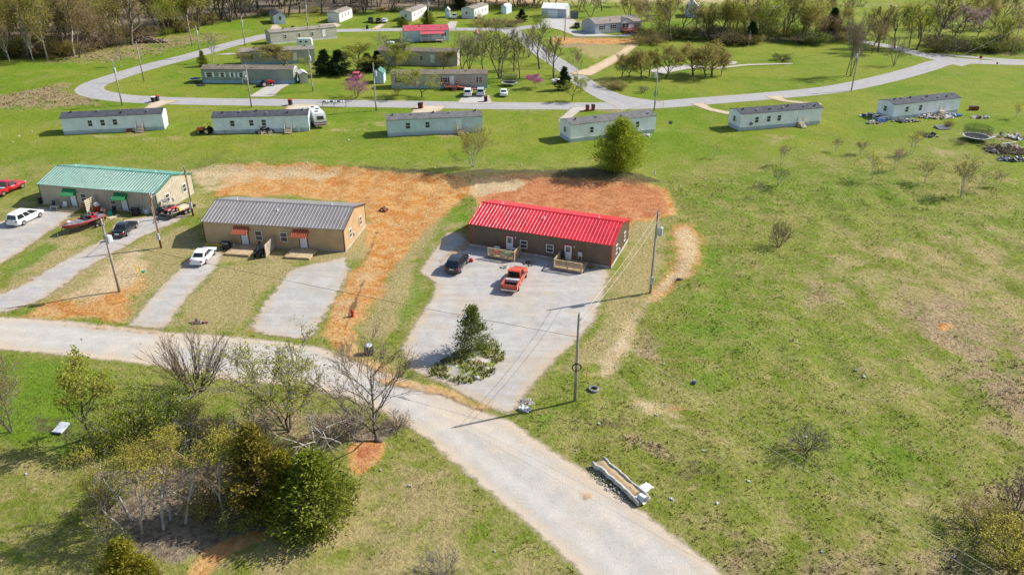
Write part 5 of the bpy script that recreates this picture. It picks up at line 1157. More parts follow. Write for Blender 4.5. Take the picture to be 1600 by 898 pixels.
# around the trailer park
P_ = 'trees among the mobile homes'
for i, (pr, b, tp, lb, w, mats) in enumerate([
 (V_CED[2], (508, 118), (508, 76), 'first dark cedar behind the grey brown shed', 1.0, None), (V_CED[2], (530, 118), (530, 76), 'second dark cedar behind the grey brown shed', 1.1, None), (V_CED[2], (590, 108), (585, 78), 'dark cedar behind the blue shed', 1.0, None),
 (V_SPARSE[0], (555, 116), (555, 68), 'yellow green bushy tree between the dark cedars', 1.7, ('bark', 'twig_grey', 'leaf_lime')), (V_SPARSE[1], (660, 152), (660, 103), 'yellow green leafing tree before the greige home', 1.25, ('bark', 'twig_grey', 'leaf_lime')),
 (V_BUD[1], (557, 153), (555, 116), 'dark twigged tree by the road near the mailboxes', 1.3, ('bark', 'twig_brown', 'leaf_pink')), (V_BUD[0], (621, 150), (620, 132), 'small bare tree at the end of the greige home', 1.0, None),
 (V_SPARSE[0], (452, 104), (450, 68), 'tawny bush covering the tan home', 2.0, ('bark', 'twig_brown', 'leaf_olive')), (V_SPARSE[1], (395, 100), (396, 74), 'olive bush at the end of the tan home', 1.6, ('bark', 'twig_brown', 'leaf_olive')),
 (V_CED[0], (318, 104), (318, 78), 'slim green cedar beside the first grey pole', .7, None), (V_BARE[0], (333, 98), (332, 48), 'slim bare whitish tree behind the sage green home', .5, ('bark_pale', 'twig_grey', 'leaf_tan')),
 (V_BARE[1], (618, 106), (612, 40), 'bare tree with pale limbs behind the blue shed', .7, ('bark_pale', 'twig_grey', 'leaf_lime')), (V_SPARSE[0], (640, 104), (640, 62), 'yellow green tree before the brown grey home', 1.1, ('bark', 'twig_grey', 'leaf_spring')),
 (V_BARE[1], (722, 109), (735, 42), 'leafing tree at the white end wall', .8, ('bark', 'twig_grey', 'leaf_lime')), (V_BARE[2], (733, 109), (745, 50), 'multi stemmed tree beside the white end wall', .7, ('bark', 'twig_grey', 'leaf_lime')),
 (V_BARE[2], (781, 123), (783, 40), 'tall many stemmed bare tree behind the lone white car', .85, None), (V_BARE[0], (803, 112), (806, 40), 'tall bare tree beside the many stemmed one', .7, None), (V_BARE[0], (812, 124), (820, 55), 'bare tree leaning over the trampoline', .6, None),
 (V_BARE[0], (843, 108), (840, 30), 'tall tree with leafing crown beside the connecting road', .8, ('bark', 'twig_grey', 'leaf_lime')), (V_WOOD[0], (842, 72), (840, 14), 'green leafing tree before the white roofed garage', .8, ('bark', 'twig_grey', 'leaf_green')),
 (V_BARE[0], (865, 122), (872, 50), 'bare tree with slanting limbs on the road verge', .8, None), (V_BARE[1], (902, 118), (904, 70), 'whitish bare tree at the dirt track', .5, ('bark_pale', 'twig_grey', 'leaf_tan')), (V_BARE[1], (856, 100), (856, 62), 'twiggy brown tree behind the redbud', .9, None),
 (V_CED[2], (881, 141), (880, 102), 'dark thin crowned tree beside the lime green one', .8, None), (V_SPARSE[1], (894, 158), (897, 112), 'lime green tree at the road junction', .75, ('bark', 'twig_grey', 'leaf_spring')),
 (V_SPARSE[0], (839, 136), (838, 112), 'pink blossoming redbud on the lawn', 1.5, ('bark_pale', 'twig_brown', 'leaf_pink')),
 (V_CED[0], (630, 42), (631, 25), 'round dark cedar at the end of a white home', 1.3, None), (V_CED[0], (669, 39), (669, 14), 'tall dark cedar with a pole in front', 1.1, None),
 (V_CED[2], (815, 34), (815, 14), 'dark shrub group by the pale blue grey shed', 1.2, None), (V_BUSH[0], (760, 40), (760, 25), 'twiggy brush below a white home', 2.0, ('bark', 'twig_brown', 'leaf_olive')), (V_BUSH[1], (795, 42), (795, 26), 'brown brush below the pale blue grey shed', 2.0, ('bark', 'twig_brown', 'leaf_tan')),
 (V_BARE[1], (770, 62), (772, 20), 'leafing tree beside the upper street', .9, ('bark', 'twig_grey', 'leaf_lime')), (V_BARE[0], (757, 85), (758, 45), 'leafing tree in front of the small rose roofed shed', .8, ('bark', 'twig_grey', 'leaf_lime')),
 (V_SPARSE[1], (606, 112), (606, 74), 'lime leafing tree pressed against the third dark cedar', 1.2, ('bark', 'twig_grey', 'leaf_lime')), (V_SPARSE[0], (690, 112), (690, 78), 'olive leafing tree at the middle of the brown grey home', 1.2, ('bark', 'twig_grey', 'leaf_olive')), (V_CED[0], (575, 112), (575, 82), 'dark round cedar behind the red jeep', 1.2, ('bark', 'leaf_cedar_dark')), (V_SPARSE[1], (487, 112), (487, 84), 'yellow green bush at the white end of the tan home', 1.0, ('bark', 'twig_grey', 'leaf_lime')), (V_BARE[0], (755, 112), (760, 62), 'bare tree standing between the park homes and the upper lane', .9, None), (V_BARE[2], (826, 90), (828, 45), 'thin bare trees at the bend of the connecting road', .7, None),
 (V_BUSH[0], (955, 137), (955, 122), 'green brush on the junction bank', 1.6, ('bark', 'twig_grey', 'leaf_olive')), (V_BUSH[1], (968, 140), (968, 128), 'low green brush on the junction bank', 1.6, ('bark', 'twig_grey', 'leaf_olive')), (V_SCRUB, (1005, 145), (1006, 132), 'small dead bush by the junction', .9, None),
 (V_BUSH[0], (1222, 95), (1214, 82), 'dark bush on the far lawn', 1.5, ('bark', 'twig_dark', 'leaf_cedar_dark')), (V_SAP[0], (1231, 96), (1234, 80), 'sapling beside the dark bush on the far lawn', 1.0, None)]):
    cd = pr in V_CED; bs = pr in V_BUSH or pr is V_SCRUB
    plant(pr, b, tp, lb, w * (1.45 if cd else 1.35), name='cedar_tree' if cd else ('bush' if bs else 'yard_tree'), cat='cedar' if cd else ('bush' if bs else 'tree'), group=P_, mats=mats)
O_ = 'row of trees along the gravel path'
for i, (b, tp, lb, w) in enumerate([((970, 124), (968, 82), 'outermost small tree of the path row', .8), ((982, 122), (982, 78), 'second small tree of the path row', .7), ((1003, 124), (1004, 72), 'dark trunked tree before the path start', 1.0), ((1014, 120), (1015, 72), 'thin tree beside the dark trunked one', .7), ((1040, 122), (1045, 68), 'vase shaped tree next to the transformer pole', 1.0), ((1083, 119), (1080, 66), 'rounded tree at the near side of the path', 1.1), ((1103, 120), (1100, 66), 'middle one of three touching rounded trees', 1.0), ((1112, 120), (1118, 62), 'largest rounded tree at the gravel pad', 1.15), ((1127, 119), (1132, 80), 'thin yellowish tree at the end of the row', .6)]):
    plant(V_ROW[i % 2], b, tp, lb, w * 1.1, name='row_tree', group=O_, mats=('bark', 'twig_brown', 'leaf_olive'))
for i, (b, tp, lb, w) in enumerate([((1329, 119), (1330, 20), 'tall bare many stemmed tree by the road pole', .5), ((1397, 102), (1400, 52), 'bare grey tree at the road fork', .7), ((1322, 118), (1312, 40), 'slanting stems beside the many stemmed tree', .5)]):
    plant(V_BARE[2 - i], b, tp, lb, w, name='roadside_tree', group='bare trees by the far road', mats=('bark', 'twig_grey', 'leaf_tan'))
# tree lines to the east
E_ = 'trees of the eastern tree line'
for i, (pr, b, tp, lb, w, mats) in enumerate([
 (V_BARE[1], (1058, 56), (1056, -12), 'great spreading bare oak before the pale blue farm house', 1.1, ('bark', 'twig_dark', 'leaf_olive')), (V_BARE[0], (1083, 60), (1085, 5), 'leafing tree under the pale blue farm house', .7, ('bark', 'twig_grey', 'leaf_lime')), (V_BARE[0], (1108, 58), (1110, 0), 'dark trunked tree with a reddish top', .8, ('bark', 'twig_dark', 'leaf_rust')), (V_WOOD[3], (1148, 62), (1150, -10), 'broad leafing tree past the reddish one', .9, None), (V_CED[2], (1173, 68), (1173, 32), 'dark cedar in the eastern tree line', .9, None), (V_WOOD[0], (1196, 64), (1192, -15), 'yellow green tree beside the dark cedar', .9, None), (V_BARE[0], (1200, 62), (1206, -8), 'forked bare tree beside the yellow green one', .7, None), (V_BARE[2], (1226, 58), (1228, -20), 'twin stemmed tall tree', .6, None), (V_WOOD[3], (1253, 62), (1254, -8), 'bright leafing tree in the middle of the line', .9, None), (V_WOOD[5], (1275, 66), (1275, 20), 'brown twiggy tree in the line', 1.0, None), (V_CED[2], (1297, 62), (1296, 10), 'tall dark evergreen in the line', .8, None), (V_BARE[0], (1372, 82), (1376, 0), 'dark trunked tree at the side road', .8, None), (V_WOOD[5], (1362, 84), (1360, 30), 'brown tree at the side road', .8, None), (V_WOOD[0], (1432, 78), (1430, -10), 'large bright green tree behind the fork', .95, ('bark', 'twig_brown', 'leaf_spring')), (V_BARE[1], (1462, 75), (1465, -15), 'great dark trunked tree past the fork', .8, ('bark', 'twig_dark', 'leaf_lime')), (V_SPARSE[1], (1490, 60), (1495, 2), 'mauve blossoming tree behind the great trunk', 1.0, ('bark', 'twig_dark', 'leaf_mauve')), (V_VASE[0], (1527, 57), (1545, 14), 'leaning round headed tree in the field', 1.0, ('bark', 'twig_dark', 'leaf_rust')), (V_BARE[1], (1556, 40), (1560, -25), 'wide bare tree far out in the field', 1.0, None), (V_WOOD[3], (1563, 78), (1566, 15), 'olive green tree beside the leaning pole', .9, None), (V_BARE[0], (1572, 78), (1580, 20), 'slanted dark tree beside the leaning pole', .6, None), (V_BARE[0], (1398, 76), (1404, 8), 'slanted bare tree over the side road', .7, None), (V_WOOD[4], (1340, 60), (1338, 0), 'twiggy tree behind the side road', .8, None), (V_SPARSE[0], (1484, 79), (1484, 66), 'small lime shrub by the fork', .8, ('bark', 'twig_grey', 'leaf_spring')), (V_WOOD[1], (1020, 44), (1020, -10), 'twiggy tree at the end of the ranch house', .8, None), (V_WOOD[2], (1000, 36), (1000, -8), 'olive tree behind the ranch house', .9, None)]):
    plant(pr, b, tp, lb, w * 1.45, name='cedar_tree' if pr in V_CED else 'line_tree', cat='cedar' if pr in V_CED else 'tree', group=E_, mats=mats)
bu = 'low brush under the eastern tree line'
for i in range(70):
    x, y = G(rng.uniform(1005, 1330), rng.uniform(52, 70)) if i < 48 else G(rng.uniform(1455, 1600), rng.uniform(72, 82))
    plant(V_BUSH[i % 2] if i % 3 else V_SCRUB, None, None, 'low twiggy brush under the eastern tree line', 1.9, name='brush', cat='bush', group=bu, world=(x, y), h=rng.uniform(2, 5.5), mats=('bark', 'twig_dark', rng.choice(('leaf_olive', 'leaf_green', 'leaf_cedar'))))
for i in range(62):
    q = rng.random()
    x, y = G(rng.uniform(1010, 1330), rng.uniform(46, 66)) if i < 26 else (G(rng.uniform(900, 1310), rng.uniform(8, 40)) if i < 46 else (G(rng.uniform(1340, 1440), rng.uniform(50, 76)) if i < 53 else G(rng.uniform(1445, 1610), rng.uniform(40, 78))))
    if i >= 26 and i < 46 and 1055 < 800 + x / y * 1250 < 1110: continue
    plant(V_WOOD[i % 6] if q < .7 else V_BARE[i % 3], None, None, 'spring leafing tree crowding the eastern tree line', rng.uniform(.9, 1.3), name='forest_tree', group='crowded trees of the eastern tree line', world=(x, y), h=rng.uniform(9, 15), mats=('bark', 'twig_dark', rng.choice(('leaf_olive', 'leaf_olive', 'leaf_lime', 'leaf_tan', 'leaf_tan'))))
# woods behind the park
def woods(n, fn, label, hs, pick, group, seed):
    r = random.Random(seed); done = []
    while len(done) < n:
        x, y = fn(r)
        if any((x - a) ** 2 + (y - b) ** 2 < 6 for a, b in done): continue
        done.append((x, y)); pr, mats = pick(r)
        plant(pr, None, None, label, r.uniform(.8, 1.2) * (1 if pr in V_WOOD else 1.3), name='cedar_tree' if pr in V_CED else 'forest_tree', cat='cedar' if pr in V_CED else 'tree', group=group, world=(x, y), h=r.uniform(*hs) * (1 if pr in V_WOOD + V_BARE else .5), mats=mats)
def fn_w(r):
    s = r.random(); px = -330 + 640 * s; py = 94 if px < 100 else 94 - (px - 100) * .24
    x, y = G(px, py); d = r.random() ** 1.7 * 60; return x - d * .35 + r.gauss(0, 2), y + d
def fn_n(r):
    px = r.uniform(285, 860); py = np.interp(px, [285, 330, 420, 560, 700, 860], [46, 39, 26, 22, 16, 12]); x, y = G(px, py); d = r.random() ** 1.6 * 50; return x + r.gauss(0, 2), y + d
def pk(r): 
    q = r.random()
    return (V_WOOD[r.randrange(6)], (r.choice(('bark', 'bark', 'bark', 'bark_pale')), 'twig_brown', r.choice(('leaf_olive', 'leaf_olive', 'leaf_tan', 'leaf_tan', 'leaf_lime', 'leaf_spring')))) if q < .8 else ((r.choice(V_BARE), ('bark', 'twig_brown', 'leaf_lime')) if q < .975 else (V_CED[2], None))
def pkn(r):
    q = r.random()
    return (V_WOOD[r.choice((1, 2, 4, 5))], ('bark', 'twig_dark', r.choice(('leaf_olive', 'leaf_tan', 'leaf_tan', 'leaf_olive', 'leaf_green')))) if q < .6 else ((r.choice(V_BARE), None) if q < .97 else (V_CED[2], None))
woods(125, fn_w, 'spring leafing tree of the western woods above the brushy field', (14, 21), pk, 'trees of the western woods', 5)
woods(110, fn_n, 'dark trunked tree of the back woods behind the white homes', (13, 19), pkn, 'trees of the back woods', 6)
for i in range(46):
    r = rng; px = r.uniform(-40, 860); py = np.interp(px, [-40, 100, 300, 420, 560, 860], [93, 90, 44, 24, 20, 11]); x, y = G(px, py)
    plant(V_BUSH[i % 2] if i % 3 else V_SCRUB, None, None, 'undergrowth bush at the edge of the woods', 2.2, name='edge_bush', cat='bush', group='bushes along the wood edge', world=(x, y + r.uniform(-2, 6)), h=r.uniform(1.2, 3), mats=('bark', 'twig_brown', r.choice(('leaf_olive', 'leaf_lime', 'leaf_green', 'leaf_tan'))))
for i in range(60):
    px = rng.uniform(-60, 310); x, y = G(px, np.interp(px, [-60, 100, 310], [91, 88, 45]))
    plant(V_SCRUB if i % 2 else V_BUSH[i % 4 // 2], None, None, 'tall brown brush under the first trunks of the western woods', 1.6, name='woodland_brush', cat='bush', group='brush under the western woods', world=(x + rng.gauss(0, 2), y + rng.uniform(0, 14)), h=rng.uniform(2.5, 6), mats=('bark', 'twig_brown', rng.choice(('leaf_olive', 'leaf_tan', 'leaf_olive', 'leaf_lime'))))
for i, (b, tp, lb) in enumerate([((52, 95), (40, 10), 'twin trunked pale sycamore before the western woods'), ((15, 96), (-8, 30), 'leaning white trunked tree at the western wood edge'), ((190, 104), (186, 70), 'small whitish tree in the brushy field')]):
    plant(V_BARE[1 if i == 0 else 0], b, tp, lb, .7, name='pale_tree', group='pale trees before the western woods', mats=('bark_pale', 'twig_grey', 'leaf_tan'))
for i in range(46):                                          # far tree rows on the fields
    a = rng.uniform(-.1, .8); d = rng.choice((430, 470, 620, 640, 900)) + rng.uniform(-10, 10)
    plant(V_WOOD[i % 6], None, None, 'distant tree in a field row beyond the park', 1.2, name='distant_tree', group='distant field trees', world=(d * math.sin(a), d * math.cos(a)), h=rng.uniform(9, 15))
# ---------------------------------------------------------------- utility poles and wires
PT = {}
def pole(key, b, tp, label, tr=None, mat='pole_wood', meter=False, coil=False, arm=False, light=False, h=None, r=.15):
    x, y = G(*b); H_ = h or HG(b, tp); t = thing('utility_pole', label, 'utility pole', (x, y, 0), rng.uniform(-.4, .4), 'wooden utility poles')
    t.rotation_euler[0] = rng.uniform(-.01, .01); k = MB(); k.tube([(0, 0, -.2), (0, 0, H_ * .5), (0, 0, H_)], [r, r * .9, r * .75], 10); k.build('shaft', mat, t, True)
    PT[key] = Vector((x, y, H_)); t.rotation_euler[2] = 0
    i = MB(); i.tube([(0, 0, H_ - .01), (0, 0, H_ + .12), (0, 0, H_ + .3)], [.05, .07, .03], 8); i.build('insulator', 'galvanised', t); i = MB(); i.box(.1, .24, -.03, .03, H_ - .5, H_ - .42); i.tube([(.2, 0, H_ - .46), (.2, 0, H_ - .3)], .045, 6); i.build('bracket', 'galvanised', t)
    if tr:
        m = MB(); a, z = tr; cx, cy = .47 * math.cos(a), .47 * math.sin(a)
        m.tube([(cx, cy, H_ - z - .95), (cx, cy, H_ - z)], .27, 14); m.tube([(cx, cy, H_ - z + .002), (cx, cy, H_ - z + .1)], [.27, .1], 14); m.box(*sorted((0, cx * .6)), cy - .06, cy + .06, H_ - z - .7, H_ - z - .5); o = m.build('transformer', 'galvanised', t, False)
        m = MB(); m.tube([(cx, cy + .08, H_ - z + .08), (cx, cy + .12, H_ - z + .4)], [.05, .03], 6); m.tube([(cx + .1, cy - .05, H_ - z + .05), (cx + .16, cy - .08, H_ - z + .34)], [.04, .03], 6); m.build('bushing', 'steel', o)
    if meter: m = MB(); m.box(-.18, .18, -.32, -.12, 1.2, 2.1); m.tube([(0, -.2, 2.1), (0, -.17, H_ * .8)], .03, 6); m.tube([(0, -.32, 1.75), (0, -.4, 1.75)], .09, 10); m.build('meter_box', 'galvanised', t)
    if coil:
        m = MB(); z = H_ * coil
        for q in range(3): m.tube([(.42 * math.cos(a) * (1 - .08 * q), -.2 - .03 * q, z + .42 * math.sin(a) * (1 - .08 * q)) for a in np.linspace(0, 2 * math.pi, 17)], .022, 5, cap=False)
        m.build('cable_coil', 'wire_black', t)
    if arm: m = MB(); m.box(-.9, .9, -.2, -.1, H_ - .5, H_ - .38); m.build('crossarm', mat, t)
    if light: m = MB(); m.tube([(0, -.1, H_ * .72), (.1, -.9, H_ * .78), (.15, -1.2, H_ * .78)], .035, 6); m.dome((.15, -1.25, H_ * .77), (.2, .2, .14), 4, 8); m.build('street_lamp', 'galvanised', t)
    return t
A0 = R(-60)
pole('A', (187, 457), (165, 345), 'grey pole with a transformer standing on bare soil between the driveways', (R(-40), 1.6), 'pole_wood')
pole('D', (252, 387), (238, 305), 'brown pole with a meter box beside the sand coloured duplex', None, 'pole_brown', True)
pole('E', (302, 337), (286, 262), 'brown pole with a meter box behind the loaded utility trailer', None, 'pole_brown', True)
pole('B', (1016, 457), (1028, 330), 'tall pole with a grey transformer next to the red roofed duplex', (R(-20), 1.9), 'pole_wood', True)
pole('C', (898, 627), (904, 492), 'pole with a black cable coil on the grass beside the road', None, 'pole_wood', False, .42)
pole('F', (191, 165), (178, 97), 'pole with a transformer at the inner bend of the paved loop', (A0, 1.2))
pole('G', (225, 127), (213, 67), 'plain pole on the lawn inside the road bend')
pole('H', (300, 72), (293, 25), 'plain pole in the brushy field')
pole('I', (314, 90), (309, 42), 'pole with a transformer behind the slim green cedar', (A0, 1.0))
pole('J', (383, 72), (378, 26), 'pole with a transformer at the end of the tan home', (A0, 1.2))
pole('K', (393, 168), (387, 102), 'slim pole between the sage green home and the pale blue home', None, light=True)
pole('L', (489, 143), (483, 80), 'pole with transformer and meter beside the grey brown shed', (A0, 1.1), meter=True)
pole('N', (588, 173), (584, 100), 'pole with a transformer beside the blue shed across the road', (R(-20), 1.5), meter=True)
pole('O', (1022, 173), (1029, 105), 'pole with crossarm and cable coil at the end of the white home', (R(200), 1.2), 'pole_wood', True, .4, False)
pole('P', (1330, 142), (1341, 78), 'pole with a transformer on the verge of the paved road', (R(200), 1.0), light=False)
pole('Q', (1580, 88), (1597, 37), 'leaning pole at the east side of the far road')
pole('S', (481, 42), (476, 3), 'pole with a transformer between the small blue and a white home', (A0, 1.2), meter=True)
pole('T', (670, 40), (668, -2), 'pole with a transformer before the tall dark cedar', (A0, 1.2))
pole('U', (882, 64), (883, 27), 'short dark pole on the bank below the garage', None, 'pole_brown', h=8)
pole('W', (1396, 104), (1399, 56), 'grey pole beside the bare tree at the road fork')
def wire(a, b, label, sag=.5, mat='wire_black', r=.02, grp='overhead wires'):
    a, b = Vector(a), Vector(b); o = a.copy(); n = 14
    m = MB(); m.tube([(a.lerp(b, i / n) - o - Vector((0, 0, 4 * sag * (i / n) * (1 - i / n)))) for i in range(n + 1)], r, 4)
    w = m.build('power_line', mat); w.location = o; tag(w, label, 'power line', grp)
def top(k, dz=0.0, dx=0.0): return PT[k] + Vector((dx, 0, dz))
wire(top('A', -2.4), top('C', -2.2), 'black telephone wire slung over the gravel driveways', .35, 'wire_black', .016)
wire(top('B', -.3, -.1), top('C', -.4, -.1), 'first of two pale service wires above the grass strip', .5, 'wire_white', .015)
wire(top('B', -1.1, .1), top('C', -.9, .1), 'second of two pale service wires above the grass strip', .5, 'wire_white', .015)
wire(top('E', -.3), top('D', -.3), 'pale twisted service wire between the two brown poles', .4, 'wire_white')
wire(top('D', -.2), (*at(GRN, 9.2, -4.9), 3.3), 'pale service drop from the brown pole to the sand coloured duplex', .25, 'wire_white', .03)
c_ = Vector((*G(1400, 788, 6.5), 6.5)); e_ = top('C', -.3); d_ = (c_ - e_)
wire(e_, e_ + d_ * 1.8, 'upper thin wire crossing the lower meadow', .6, 'wire_white', .007)
wire(top('C', -.9), top('C', -.9) + d_ * 1.8, 'lower thin wire crossing the lower meadow', .9, 'wire_white', .007)
for a, b, lb in (('F', 'I', 'wire along the western leg of the paved loop'), ('I', 'J', 'wire above the end of the tan home'), ('J', 'S', 'wire over the long beige home'), ('S', 'T', 'wire along the upper street'), ('F', 'K', 'wire from the road bend to the slim pole'), ('K', 'N', 'wire in front of the sage green home'), ('N', 'O', 'wire along the paved road before the greige home'), ('O', 'P', 'wire over the bright far lawn'), ('P', 'W', 'wire across the road fork'), ('W', 'Q', 'wire across the east end of the paved road')):
    wire(top(a, .25), top(b, .25), lb, .9, 'wire_black', .012)
wire(top('L', -1.0), (*G(463, 110, 3.7), 3.7), 'pale service drop to the sage green home', .3, 'wire_white', .025)
wire(top('Q', -1.2), (*G(1500, 88, 0.1), .1), 'pale guy wire of the leaning pole', .0, 'wire_white', .03)
wire(top('O', -1.5, .1), (*G(1032, 176), .05), 'pale guy wire at the end of the white home', 0, 'wire_white', .02)
def guard(b, tp, label):
    x, y = G(*b); t = G(*tp, .0); m = MB(); L = max(1.2, HG(b, tp)); m.tube([(0, 0, 0), (-.25, .1, L)], .05, 6); o = m.build('guy_guard', 'yellow_plastic'); o.location = (x, y, 0); tag(o, label, 'guy wire guard', 'yellow guy wire guards')
guard((918, 595), (914, 572), 'yellow guy guard beside the coil bearing pole')
guard((222, 430), (207, 412), 'yellow guy guard in the weeds near the brown pole'); guard((216, 428), (205, 413), 'second yellow guy guard crossing the first near the brown pole')
guard((1036, 178), (1030, 152), 'yellow guy guard at the end of the white home'); guard((583, 178), (584, 165), 'yellow guy guard beside the pole opposite the blue shed')
guard((212, 128), (212, 120), 'yellow marker on the lawn inside the road bend')

# ---------------------------------------------------------------- boat, trailers, camper, tractor
def place(name, label, cat, b, rz=0.0, group=None, z=0.0): x, y = G(*b); return thing(name, label, cat, (x, y, z), rz, group)
ya = heading((161.7, 345.3), (102.8, 366.6))
bx_, by_ = G(133, 357); t = thing('bass_boat', 'maroon and black bass boat resting on its trailer', 'boat', (bx_, by_, .62), ya)
h = MB(); secs = []
for x, w, lo, hi in ((-2.9, .98, .1, .62), (-1.5, 1.08, .03, .64), (0, 1.1, 0, .66), (1.2, .98, .03, .7), (2.2, .62, .16, .76), (2.8, .26, .38, .8), (3.0, .05, .6, .82)):
    secs.append([(x, -w * .95, hi), (x, -w, hi - .12), (x, -w * .72, lo + .14), (x, 0, lo), (x, w * .72, lo + .14), (x, w, hi - .12), (x, w * .95, hi)])
h.loft(secs, 0, True); h.build('hull', 'maroon_paint', t)
m = MB()
P_d = [(-2.85, .84), (-1.5, .93), (0, .95), (1.2, .83), (2.2, .5), (2.75, .18)]
zt = [.63, .65, .67, .71, .77, .805]
for i in range(5): m.face([(P_d[i][0], -P_d[i][1], zt[i]), (P_d[i + 1][0], -P_d[i + 1][1], zt[i + 1]), (P_d[i + 1][0], P_d[i + 1][1], zt[i + 1]), (P_d[i][0], P_d[i][1], zt[i])])
m.build('deck', 'cloth_grey', t)
m = MB()
for s in (-1, 1): m.tube([(P_d[i][0], s * (P_d[i][1] + .1), zt[i] + .01) for i in range(6)], .035, 5)
m.build('gunwale', 'red_paint', t)
m = MB(); m.box(-1.9, .1, -.7, .7, .672, .69); m.build('cockpit', 'black_plastic', t)
for y in (-.38, .38): m = MB(); m.box(-1.3, -.85, y - .26, y + .26, .69, .98); m.box(-1.42, -1.28, y - .26, y + .26, .69, 1.3); m.build('seat', 'cloth_grey' if y < 0 else 'red_plastic', t)
m = MB(); m.hexa([(-.5, -.75, .69), (-.1, -.75, .69), (-.1, -.1, .69), (-.5, -.1, .69), (-.42, -.7, 1.12), (-.25, -.7, 1.12), (-.25, -.15, 1.12), (-.42, -.15, 1.12)]); m.build('console', 'black_plastic', t)
m = MB(); m.tube([(2.0, .1, .79), (2.0, .1, 1.1)], .05, 6); m.box(1.8, 2.2, -.1, .3, 1.1, 1.18); m.build('bow_seat', 'cloth_white', t)
m = MB(); m.loft([[(-3.35, -.22, .55), (-2.95, -.22, .5), (-2.95, .22, .5), (-3.35, .22, .55)], [(-3.4, -.26, 1.0), (-2.9, -.26, .95), (-2.9, .26, .95), (-3.4, .26, 1.0)], [(-3.3, -.17, 1.32), (-2.98, -.2, 1.3), (-2.98, .2, 1.3), (-3.3, .17, 1.32)]]); m.box(-3.25, -3.05, -.1, .1, -.35, .549); o = m.build('outboard_motor', 'black_paint', t)
m = MB(); m.box(-3.3, -2.98, -.265, .265, 1.0, 1.1); m.build('motor_stripe', 'red_paint', o)
t = thing('boat_trailer', 'black trailer under the maroon bass boat', 'trailer', (bx_, by_, 0), ya); m = MB()
for s in (-1, 1): m.tube([(-2.6, s * .7, .5), (1.2, s * .7, .5), (2.6, 0, .5)], .05, 4)
m.tube([(2.2, 0, .5), (4.1, 0, .48)], .06, 4); m.box(-1.5, -1.4, -1.05, 1.05, .38, .46); m.box(-2.3, 1.0, -.5, -.36, .55, .63); m.box(-2.3, 1.0, .36, .5, .55, .63); m.tube([(3.2, 0, .5), (3.2, 0, .95), (2.95, 0, 1.2)], .05, 4); m.build('frame', 'black_paint', t)
for x in (-1.75, -1.1):
    for s in (-1, 1): wheel(t, x, s * 1.12, .3, .2, s)
m = MB(); m.tube([(3.9, .12, 0), (3.9, .12, .75)], .035, 6); m.build('jack', 'steel', t)
yt = heading((262, 343.5), (300, 326)); tx, ty = G(279, 334)
t = thing('utility_trailer', 'tandem axle utility trailer with a timber bed beside the sand coloured duplex', 'trailer', (tx, ty, 0), yt + math.pi); m = MB()
for s in (-1, 1): m.box(-2.4, 2.4, s * 1.05 - .05, s * 1.05 + .05, .5, .78)
m.box(-2.45, -2.38, -1.0, 1.0, .5, .76); m.box(2.38, 2.45, -1.0, 1.0, .5, .76); m.tube([(2.4, -.9, .58), (3.9, 0, .56)], .06, 4); m.tube([(2.4, .9, .58), (3.9, 0, .56)], .06, 4); m.tube([(3.8, .1, 0), (3.8, .1, .8)], .04, 6); m.build('frame', 'black_paint', t)
m = MB()
for i in range(13): m.box(-2.37, 2.37, -1.0 + .154 * i, -1.0 + .154 * i + .145, .6, .65)
m.build('bed_boards', 'pale_wood', t)
for x in (-.9, -.15):
    for s in (-1, 1): wheel(t, x, s * 1.25, .36, .2, s)
for s in (-1, 1): m = MB(); m.box(-1.4, .3, s * 1.26 - .14, s * 1.26 + .14, .76, .8); m.build('fender', 'maroon_paint', t)
def quad(label, x, y, z, rz, paint):
    t = thing('quad_bike', label, 'quad bike', (x, y, z), rz)
    for a in (-.6, .6):
        for s in (-1, 1): wheel(t, a, s * .45, .29, .24, s)
    m = MB(); m.loft([[(-.95, -.42, .62), (-.95, .42, .62), (-.95, .4, .7), (-.95, -.4, .7)], [(-.35, -.5, .66), (-.35, .5, .66), (-.3, .3, .82), (-.3, -.3, .82)], [(.2, -.2, .55), (.2, .2, .55), (.2, .18, .8), (.2, -.18, .8)], [(.4, -.52, .66), (.4, .52, .66), (.4, .35, .85), (.4, -.35, .85)], [(1.0, -.42, .62), (1.0, .42, .62), (.95, .3, .74), (.95, -.3, .74)]]); m.build('body', paint, t)
    m = MB(); m.loft([[(-.75, -.17, .8), (-.75, .17, .8), (-.75, .15, .92), (-.75, -.15, .92)], [(.1, -.14, .78), (.1, .14, .78), (.1, .12, .9), (.1, -.12, .9)]]); m.build('saddle', 'black_plastic', t)
    m = MB(); m.tube([(.45, 0, .8), (.3, 0, 1.08)], .04, 6); m.tube([(.2, -.4, 1.1), (.3, 0, 1.07), (.2, .4, 1.1)], .025, 6); m.build('handlebar', 'black_plastic', t)
    m = MB()
    for yy in (-.35, 0, .35): m.tube([(.55, yy, .9), (1.0, yy, .84)], .02, 4)
    m.build('rack', 'steel', t); return t
cq = Vector((tx, ty)) + Matrix.Rotation(yt + math.pi, 2) @ Vector((1.3, .1)); quad('red quad bike riding on the utility trailer', cq.x, cq.y, .66, yt + math.pi + .1, 'red_paint')
